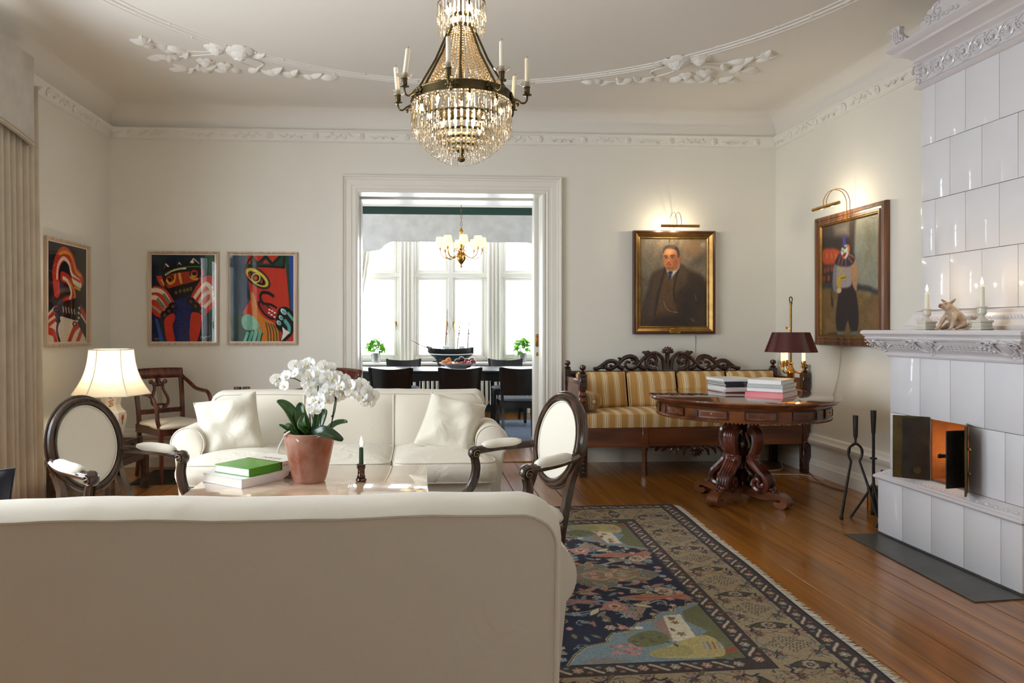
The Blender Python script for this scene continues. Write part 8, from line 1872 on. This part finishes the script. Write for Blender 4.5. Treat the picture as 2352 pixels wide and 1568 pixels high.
    # bead strands: concave sweep from the crown down to the main ring
    bd = MB(); bd.ball((0, 0, 0), (1, 1, 1.25), 6, 4)
    for k in range(32):
        a = 2 * PI * k / 32; s_ = MB(); P = spl([(0.056, 2.6), (0.072, 2.52), (0.098, 2.44), (0.135, 2.37), (0.18, 2.32), (0.222, 2.288)], 6)
        d = [0]
        for i in range(1, len(P)): d.append(d[-1] + math.hypot(P[i][0] - P[i - 1][0], P[i][1] - P[i - 1][1]))
        q = 0.004
        while q < d[-1]:
            r = np.interp(q, d, [p[0] for p in P]); z = np.interp(q, d, [p[1] for p in P]); f = q / d[-1]; br = lerp(0.0042, 0.0085, f)
            s_.add([(x * br + r * cos(a), y * br + r * sin(a), zz * br + z) for x, y, zz in bd.v], bd.f); q += br * 2.5
        s_.build('bead_strand', M_BEAD, t, 0)
    for k in range(8):
        a = 2 * PI * (k + 0.5) / 8 + 0.3; q = MB(); q.tube([(0.058 * cos(a), 0.058 * sin(a), 2.6), (0.12 * cos(a), 0.12 * sin(a), 2.46), (0.226 * cos(a), 0.226 * sin(a), ZR + 0.01)], 0.0035, 5, sq=(1.6, 0.7)); q.build('suspension_rod', M_DBRASS, t)
    # candle arms
    arm = MB(); arm.tube([(x, 0, z) for x, z in spl([(RR, ZR - 0.006), (RR + 0.02, ZR - 0.012), (RR + 0.036, ZR - 0.02), (RR + 0.05, ZR - 0.03), (RR + 0.066, ZR - 0.028), (RR + 0.074, ZR - 0.012), (RR + 0.074, ZR + 0.006)], 5)], 0.0045, 8)
    arm.tube([(RR + 0.012 + x, 0, ZR - 0.03 + z) for x, z in spiral((0, 0), 0.014, 0.003, 0, 6, 14)], 0.003, 5); arm.ball((RR + 0.03, 0, ZR - 0.035), (0.008, 0.004, 0.01), 6, 5)
    arm.lathe([(0.0, ZR), (0.02, ZR + 0.003), (0.021, ZR + 0.006), (0.01, ZR + 0.009), (0.0125, ZR + 0.014), (0.0125, ZR + 0.036), (0.016, ZR + 0.04), (0.011, ZR + 0.042), (0.0, ZR + 0.042)], 16, (RR + 0.074, 0, 0)); me_a = arm.mesh('candle_arm', M_DBRASS)
    pan = MB(); pan.lathe([(0.008, 0.0), (0.022, 0.002), (0.036, 0.012), (0.0365, 0.013), (0.022, 0.0035), (0.008, 0.0015)], 24, (RR + 0.074, 0, ZR + 0.043), flute=(8, 0.03), hollow=True); me_p = pan.mesh('drip_pan', M_CRYS, 60)
    orn = MB()
    for k in range(6): a = 2 * PI * k / 6; orn.ball((RR + 0.004, 0.018 * cos(a), ZR + 0.014 * sin(a)), (0.005, 0.013, 0.008), 8, 5)
    orn.ball((RR + 0.007, 0, ZR), (0.006, 0.009, 0.009), 8, 6); me_o = orn.mesh('leaf_mount', M_DBRASS)
    cd = MB(); cd.lathe([(0, 0.0), (0.0105, 0.0), (0.0105, 0.125), (0.008, 0.128), (0, 0.127)], 16); me_c = cd.mesh('wax', M_WAX); wk = MB(); wk.tube([(0, 0, 0.125), (0.002, 0, 0.14)], 0.001, 5); me_w = wk.mesh('wick', M_WICK)
    names = ['nearest the camera on the left', 'nearest the camera on the right', 'at the right side', 'at the far right', 'on the far side, right of centre', 'on the far side, left of centre', 'at the far left', 'at the left side']
    for k in range(8):
        a = -PI / 2 - math.radians(14) + k * PI / 4; tl = (A(6) if k in (6, 7) else 0, A(-2) if k == 3 else 0)
        put(me_a, 'candle_arm', t, rot=(0, 0, a)); put(me_p, 'drip_pan', t, rot=(0, 0, a)); put(me_o, 'leaf_mount', t, rot=(0, 0, a))
        c = thing('candle', 'unlit white chandelier candle ' + names[k], 'candle', (CX + (RR + 0.074) * cos(a), CY + (RR + 0.074) * sin(a), ZR + 0.043), 0, 'unlit candles on the chandelier')
        c.rotation_euler = (0, A(7 if k == 7 else -5 if k == 6 else 4 if k == 3 else 0), 0); put(me_c, 'wax', c); put(me_w, 'wick', c)
    bl = MB(); bl.lathe([(0, -0.012), (0.006, -0.008), (0.0085, 0.0), (0.006, 0.01), (0, 0.02)], 10); me_b = bl.mesh('bulb', M_CBULB, 180); sk = MB(); sk.lathe([(0.007, 0.012), (0.008, 0.035), (0, 0.036)], 8); me_s = sk.mesh('bulb_socket', M_DBRASS)
    for k in range(8):
        a = -PI / 2 + 0.12 + k * PI / 4; p = (0.185 * cos(a), 0.185 * sin(a), ZR - 0.04); put(me_b, 'bulb', t, p, (PI, 0, 0)); put(me_s, 'bulb_socket', t, p)
    for k in range(4):
        a = 0.5 + k * PI / 2; p = (0.1 * cos(a), 0.1 * sin(a), 2.145); put(me_b, 'bulb', t, p, (PI, 0, 0)); put(me_s, 'bulb_socket', t, p)
    for k in range(4):
        a = 0.4 + k * PI / 2; p = (0.07 * cos(a), 0.07 * sin(a), 2.67); put(me_b, 'bulb', t, p, (PI, 0, 0)); put(me_s, 'bulb_socket', t, p)
    for (z, e) in ((2.2, 8.0), (2.68, 4.0)): point_light('bulb_glow', (0, 0, z), e, (1.0, 0.78, 0.5), 0.06, t)
chandelier()

# ================================================================ things on the coffee table
TZ = 0.5
def orchid():
    t = thing('orchid', 'white flowering orchid in frosted pink glass pot on the coffee table', 'plant', (-0.512, 3.43, TZ))
    m = mat('frosted_amber_glass', rgb(232, 184, 164), 0.3, trans=0.55, ior=1.15, coat=0.3); vary(m, (9, 9, 9), 0.06, 5, dark=rgb(186, 110, 82), thr=(0.36, 0.7))
    b = MB(); b.lathe([(0.0, 0.0), (0.07, 0.0), (0.075, 0.006), (0.082, 0.03), (0.102, 0.12), (0.117, 0.2), (0.121, 0.232), (0.118, 0.235), (0.113, 0.2), (0.097, 0.12), (0.076, 0.03), (0.06, 0.016), (0, 0.014)], 40); b.build('glass_pot', m, t)
    b = MB(); b.lathe([(0.0, 0.02), (0.07, 0.022), (0.09, 0.1), (0.1, 0.17), (0.09, 0.19), (0, 0.2)], 24); b.build('bark', vary(mat('orchid_bark', rgb(86, 58, 40), 0.9), (40, 40, 40), 0.4, 4, 0.6, 80), t)
    lm = vary(mat('orchid_leaf', rgb(52, 92, 34), 0.3, coat=0.25), (12, 12, 3), 0.22, 3); lm2 = vary(mat('orchid_leaf_dark', rgb(34, 56, 30), 0.3, coat=0.25), (12, 12, 3), 0.2, 3)
    def leaf(base, tip, mid, w, m_, up=(0, -0.5, 1)):
        P = [Vector(p) for p in spl([base, mid, tip], 8)]; n = len(P); b = MB(); U = Vector(up).normalized()
        vs = []
        for i, p in enumerate(P):
            u = i / (n - 1); tg = (P[min(i + 1, n - 1)] - P[max(i - 1, 0)]).normalized(); sd = tg.cross(U).normalized(); nr = sd.cross(tg)
            ww = w * (sin(PI * (0.12 + 0.86 * u)) ** 0.7) * (1 - 0.15 * u)
            for j in range(7): v = j / 3 - 1; vs.append(tuple(p + sd * v * ww + nr * (0.012 * abs(v) ** 1.5)))
        b.add(vs, [(i * 7 + j, i * 7 + j + 1, (i + 1) * 7 + j + 1, (i + 1) * 7 + j) for i in range(n - 1) for j in range(6)]); o = b.build('leaf', m_, t, 180); md = o.modifiers.new('s', 'SOLIDIFY'); md.thickness = 0.0025
    Z = 0.2
    leaf((-0.02, -0.02, Z), (-0.145, -0.05, Z + 0.18), (-0.09, -0.05, Z + 0.14), 0.038, lm); leaf((0, -0.01, Z), (-0.04, 0.0, Z + 0.17), (-0.035, -0.03, Z + 0.1), 0.035, lm); leaf((0.0, -0.04, Z), (-0.01, -0.07, Z + 0.12), (-0.02, -0.07, Z + 0.07), 0.026, lm)
    leaf((0.02, 0, Z), (0.06, 0.06, Z + 0.13), (0.05, 0.03, Z + 0.1), 0.035, lm); leaf((0.0, -0.05, Z + 0.01), (0.165, -0.1, Z + 0.005), (0.08, -0.1, Z + 0.045), 0.032, lm2, (0, -0.9, 0.7)); leaf((0.06, 0.02, Z), (0.18, 0.0, Z + 0.075), (0.12, 0.01, Z + 0.06), 0.028, lm)
    leaf((-0.04, -0.03, Z), (-0.14, -0.02, Z + 0.065), (-0.09, -0.03, Z + 0.04), 0.018, lm); leaf((-0.05, 0.02, Z), (-0.09, -0.06, Z + 0.06), (-0.08, -0.02, Z + 0.06), 0.024, lm)
    b = MB()
    for q in ([(-0.06, -0.07, Z), (-0.05, -0.1, Z + 0.02), (-0.03, -0.115, Z + 0.005)], [(-0.09, -0.05, Z + 0.01), (-0.1, -0.08, Z + 0.03), (-0.075, -0.09, Z + 0.05)], [(-0.11, -0.02, Z + 0.02), (-0.135, -0.03, Z - 0.03), (-0.14, -0.03, Z - 0.06)]): b.tube(spl(q, 5), 0.004, 6)
    b.build('aerial_root', mat('pale_root', rgb(196, 200, 190), 0.6), t)
    # flower spikes with stakes
    sm = mat('flower_stem', rgb(60, 84, 40), 0.5); kk = mat('black_stake', rgb(24, 24, 22), 0.4)
    spikes = [[(0.0, -0.01, Z), (0.0, 0.0, Z + 0.2), (-0.005, 0, Z + 0.29), (-0.07, -0.01, Z + 0.35), (-0.14, -0.02, Z + 0.35)], [(0.01, -0.02, Z), (0.03, -0.01, Z + 0.22), (0.02, 0, Z + 0.37), (0.05, -0.02, Z + 0.42), (0.16, -0.02, Z + 0.36), (0.27, -0.03, Z + 0.27)], [(0.03, -0.01, Z), (0.05, 0, Z + 0.2), (0.06, 0, Z + 0.3), (0.11, -0.02, Z + 0.36), (0.2, -0.03, Z + 0.31), (0.29, -0.02, Z + 0.23)], [(0.08, 0.0, Z), (0.12, 0.0, Z + 0.17), (0.12, -0.01, Z + 0.26), (0.07, -0.02, Z + 0.27), (0.03, -0.03, Z + 0.22)], [(0.02, 0.02, Z), (0.0, 0.02, Z + 0.3), (0.0, 0.01, Z + 0.42), (-0.05, -0.01, Z + 0.41)]]
    spikes = [[(x, y, Z + (z - Z) * 0.82) for x, y, z in p] for p in spikes]
    for p in spikes: b = MB(); b.tube(spl(p, 7), 0.0028, 6); b.build('flower_stem', sm, t)
    for (x0, x1, h) in ((0.005, 0.012, 0.29), (0.02, 0.045, 0.28), (0.05, 0.062, 0.26), (0.09, 0.13, 0.24)):
        b = MB(); b.tube([(x0, -0.01, Z - 0.02), (x1, -0.008, Z + h)], 0.0024, 6)
        for f in (0.45, 0.8): b.ball((lerp(x0, x1, f), -0.009, Z + h * f), (0.006, 0.006, 0.005), 6, 5)
        b.build('stake', kk, t)
    pm = mat('orchid_petal', rgb(250, 250, 248), 0.5); _translucent(pm, rgb(250, 250, 246), 0.3); ym = mat('orchid_lip', rgb(222, 204, 130), 0.5)
    fl = MB()                                     # flower faces -y
    def petal(L_, w, a, cup):
        def f(u, v):
            x = L_ * u; y = (v - 0.5) * 2 * w * sin(PI * (0.06 + 0.9 * u)) ** 0.6; z = cup * (u * u) - 0.004 * (2 * v - 1) ** 2
            return (x * cos(a) - y * sin(a), -z - 0.002, x * sin(a) + y * cos(a))
        fl.sheet(f, 6, 6)
    for a, L_, w in ((0.15, 0.03, 0.021), (PI - 0.15, 0.03, 0.021), (PI / 2, 0.027, 0.014), (-0.75, 0.026, 0.0125), (PI + 0.75, 0.026, 0.0125)): petal(L_, w, a, 0.004)
    fl.cur = 1; fl.ball((0, -0.006, -0.005), (0.0045, 0.005, 0.007), 8, 6); fl.cur = 0; fl.ball((0.006, -0.007, -0.006), (0.003, 0.004, 0.006), 6, 5); fl.ball((-0.006, -0.007, -0.006), (0.003, 0.004, 0.006), 6, 5)
    me = fl.mesh('flower', [pm, ym], 180); rd = random.Random(12)
    def at_path(p, f): q = spl(p, 10); i = f * (len(q) - 1); k = int(min(i, len(q) - 2)); return Vector(q[k]).lerp(Vector(q[k + 1]), i - k)
    F = [(spikes[0], f) for f in (0.86, 0.93, 1.0)] + [(spikes[1], f) for f in np.linspace(0.55, 1.0, 15)] + [(spikes[2], f) for f in np.linspace(0.5, 1.0, 15)] + [(spikes[3], f) for f in np.linspace(0.62, 1.0, 7)] + [(spikes[4], f) for f in (0.75, 0.82, 0.9, 0.97, 1.0)]
    for i, (p, f) in enumerate(F):
        c = at_path(p, f); s_ = -1 if i % 2 else 1; c = c + Vector((rd.uniform(-0.018, 0.018), -0.012 + rd.uniform(-0.022, 0.015), s_ * rd.uniform(0.008, 0.03) - 0.012))
        put(me, 'flower', t, c, (rd.uniform(-0.4, 0.25), rd.uniform(-0.4, 0.4), rd.uniform(-0.7, 0.6)), rd.uniform(0.92, 1.18))
    for i in range(34):
        d = rd.uniform(-0.01, 0.29); hi = np.interp(d, [0, 0.02, 0.12, 0.2, 0.28], [0.5, 0.535, 0.49, 0.45, 0.41]); lo = np.interp(d, [0, 0.05, 0.12, 0.2, 0.28], [0.43, 0.39, 0.39, 0.41, 0.37])
        put(me, 'flower', t, (d, rd.uniform(-0.055, 0.02), lerp(lo, hi, rd.random())), (rd.uniform(-0.4, 0.25), rd.uniform(-0.4, 0.4), rd.uniform(-0.7, 0.6)), rd.uniform(0.95, 1.2))
    for (x, y, z) in ((0.24, -0.03, Z + 0.22), (0.305, -0.02, Z + 0.17), (0.3, -0.03, Z + 0.2), (-0.15, -0.02, Z + 0.26)):
        b = MB(); b.ball((x, y, z), (0.007, 0.007, 0.01), 8, 6); b.build('bud', pm, t)
orchid()
def table_candle():
    t = thing('candle_holder', 'turned bronze candle holder on the marble coffee table', 'candle holder', (-0.268, 3.42, TZ))
    b = MB(); b.lathe([(0.0, 0.0), (0.023, 0.0), (0.026, 0.006), (0.024, 0.014), (0.018, 0.018), (0.022, 0.022), (0.017, 0.028), (0.0165, 0.055), (0.018, 0.06), (0.022, 0.066), (0.0185, 0.072), (0.024, 0.078), (0.02, 0.082), (0.013, 0.082), (0.012, 0.06), (0, 0.06)], 24); b.build('turned_stem', vary(mat('bronze_glass', rgb(84, 54, 40), 0.15, 0.6, coat=0.5), (60, 60, 60), 0.4), t)
    c = thing('candle', 'lit dark green candle on the coffee table', 'candle', (-0.268, 3.42, TZ + 0.061)); candle(c, (0, 0, 0), 0.098, 0.0108, mat('green_wax', rgb(24, 62, 36), 0.35), energy=1.0)
    for o in bpy.data.objects:
        if o.parent == c and o.name.startswith('flame') and o.type == 'MESH': o.scale = (1.15, 1.15, 1.2)
table_candle()
def table_books():
    b1 = book('large_book', 'large white art book, lower of the two on the coffee table', (-0.79, 3.515, TZ), A(52), 0.37, 0.285, 0.042, rgb(226, 224, 228))
    g = MB(); g.prism(spl([(0.06, 0.004), (0.09, 0.018), (0.1, 0.034), (0.15, 0.036), (0.154, 0.004)], 4, True), -0.1437, -0.1427); g.build('spine_picture', vary(mat('photo_print', rgb(120, 92, 74), 0.3), (40, 40, 40), 0.5, 5), b1, 0)
    g = MB(); g.prism([(-0.1, -0.02), (-0.05, 0.0), (-0.03, 0.06), (-0.09, 0.07)], 0.0421, 0.0424, lambda u, v, w: (u, v, w)); g.build('cover_picture', bpy.data.materials['photo_print'], b1, 0)
    b2 = book('large_book', 'green and white book, upper of the two on the coffee table', (-0.765, 3.54, TZ + 0.0425), A(55), 0.35, 0.235, 0.038, rgb(74, 150, 44))
    g = MB(); w, d, h = 0.35, 0.235, 0.038
    g.box(0.03, w / 2 + 0.0004, -d / 2 - 0.0004, d / 2, h + 0.0001, h + 0.0006); g.box(0.03, w / 2 + 0.0004, -d / 2 - 0.0008, -d / 2 - 0.0002, 0.0, h + 0.0006); g.build('white_cover_band', mat('white_cover', rgb(232, 228, 216), 0.3, coat=0.2), b2, 0)
    g = MB(); g.box(0.02, 0.03, -d / 2 - 0.0004, d / 2, h + 0.0001, h + 0.0006); g.box(0.02, 0.03, -d / 2 - 0.0008, -d / 2 - 0.0002, 0, h + 0.0006); g.build('brown_band', mat('brown_band', rgb(92, 66, 40), 0.4), b2, 0)
    ink = rgb(110, 96, 74)
    spine_text(b2, 'NIVER', 0.046, (0.075, 0.0, h + 0.0008), ink, (0, 0, PI / 2 + PI)); 
    spine_text(b2, 'NIVER', 0.012, (0.05, -d / 2 - 0.001, h / 2), ink, (PI / 2, 0, 0)); spine_text(b2, 'MATILDA', 0.007, (0.085, -d / 2 - 0.001, h / 2 + 0.005), rgb(120, 50, 44), (PI / 2, 0, 0)); spine_text(b2, 'MATHSSON', 0.007, (0.085, -d / 2 - 0.001, h / 2 - 0.005), rgb(120, 50, 44), (PI / 2, 0, 0)) if False else None
table_books()
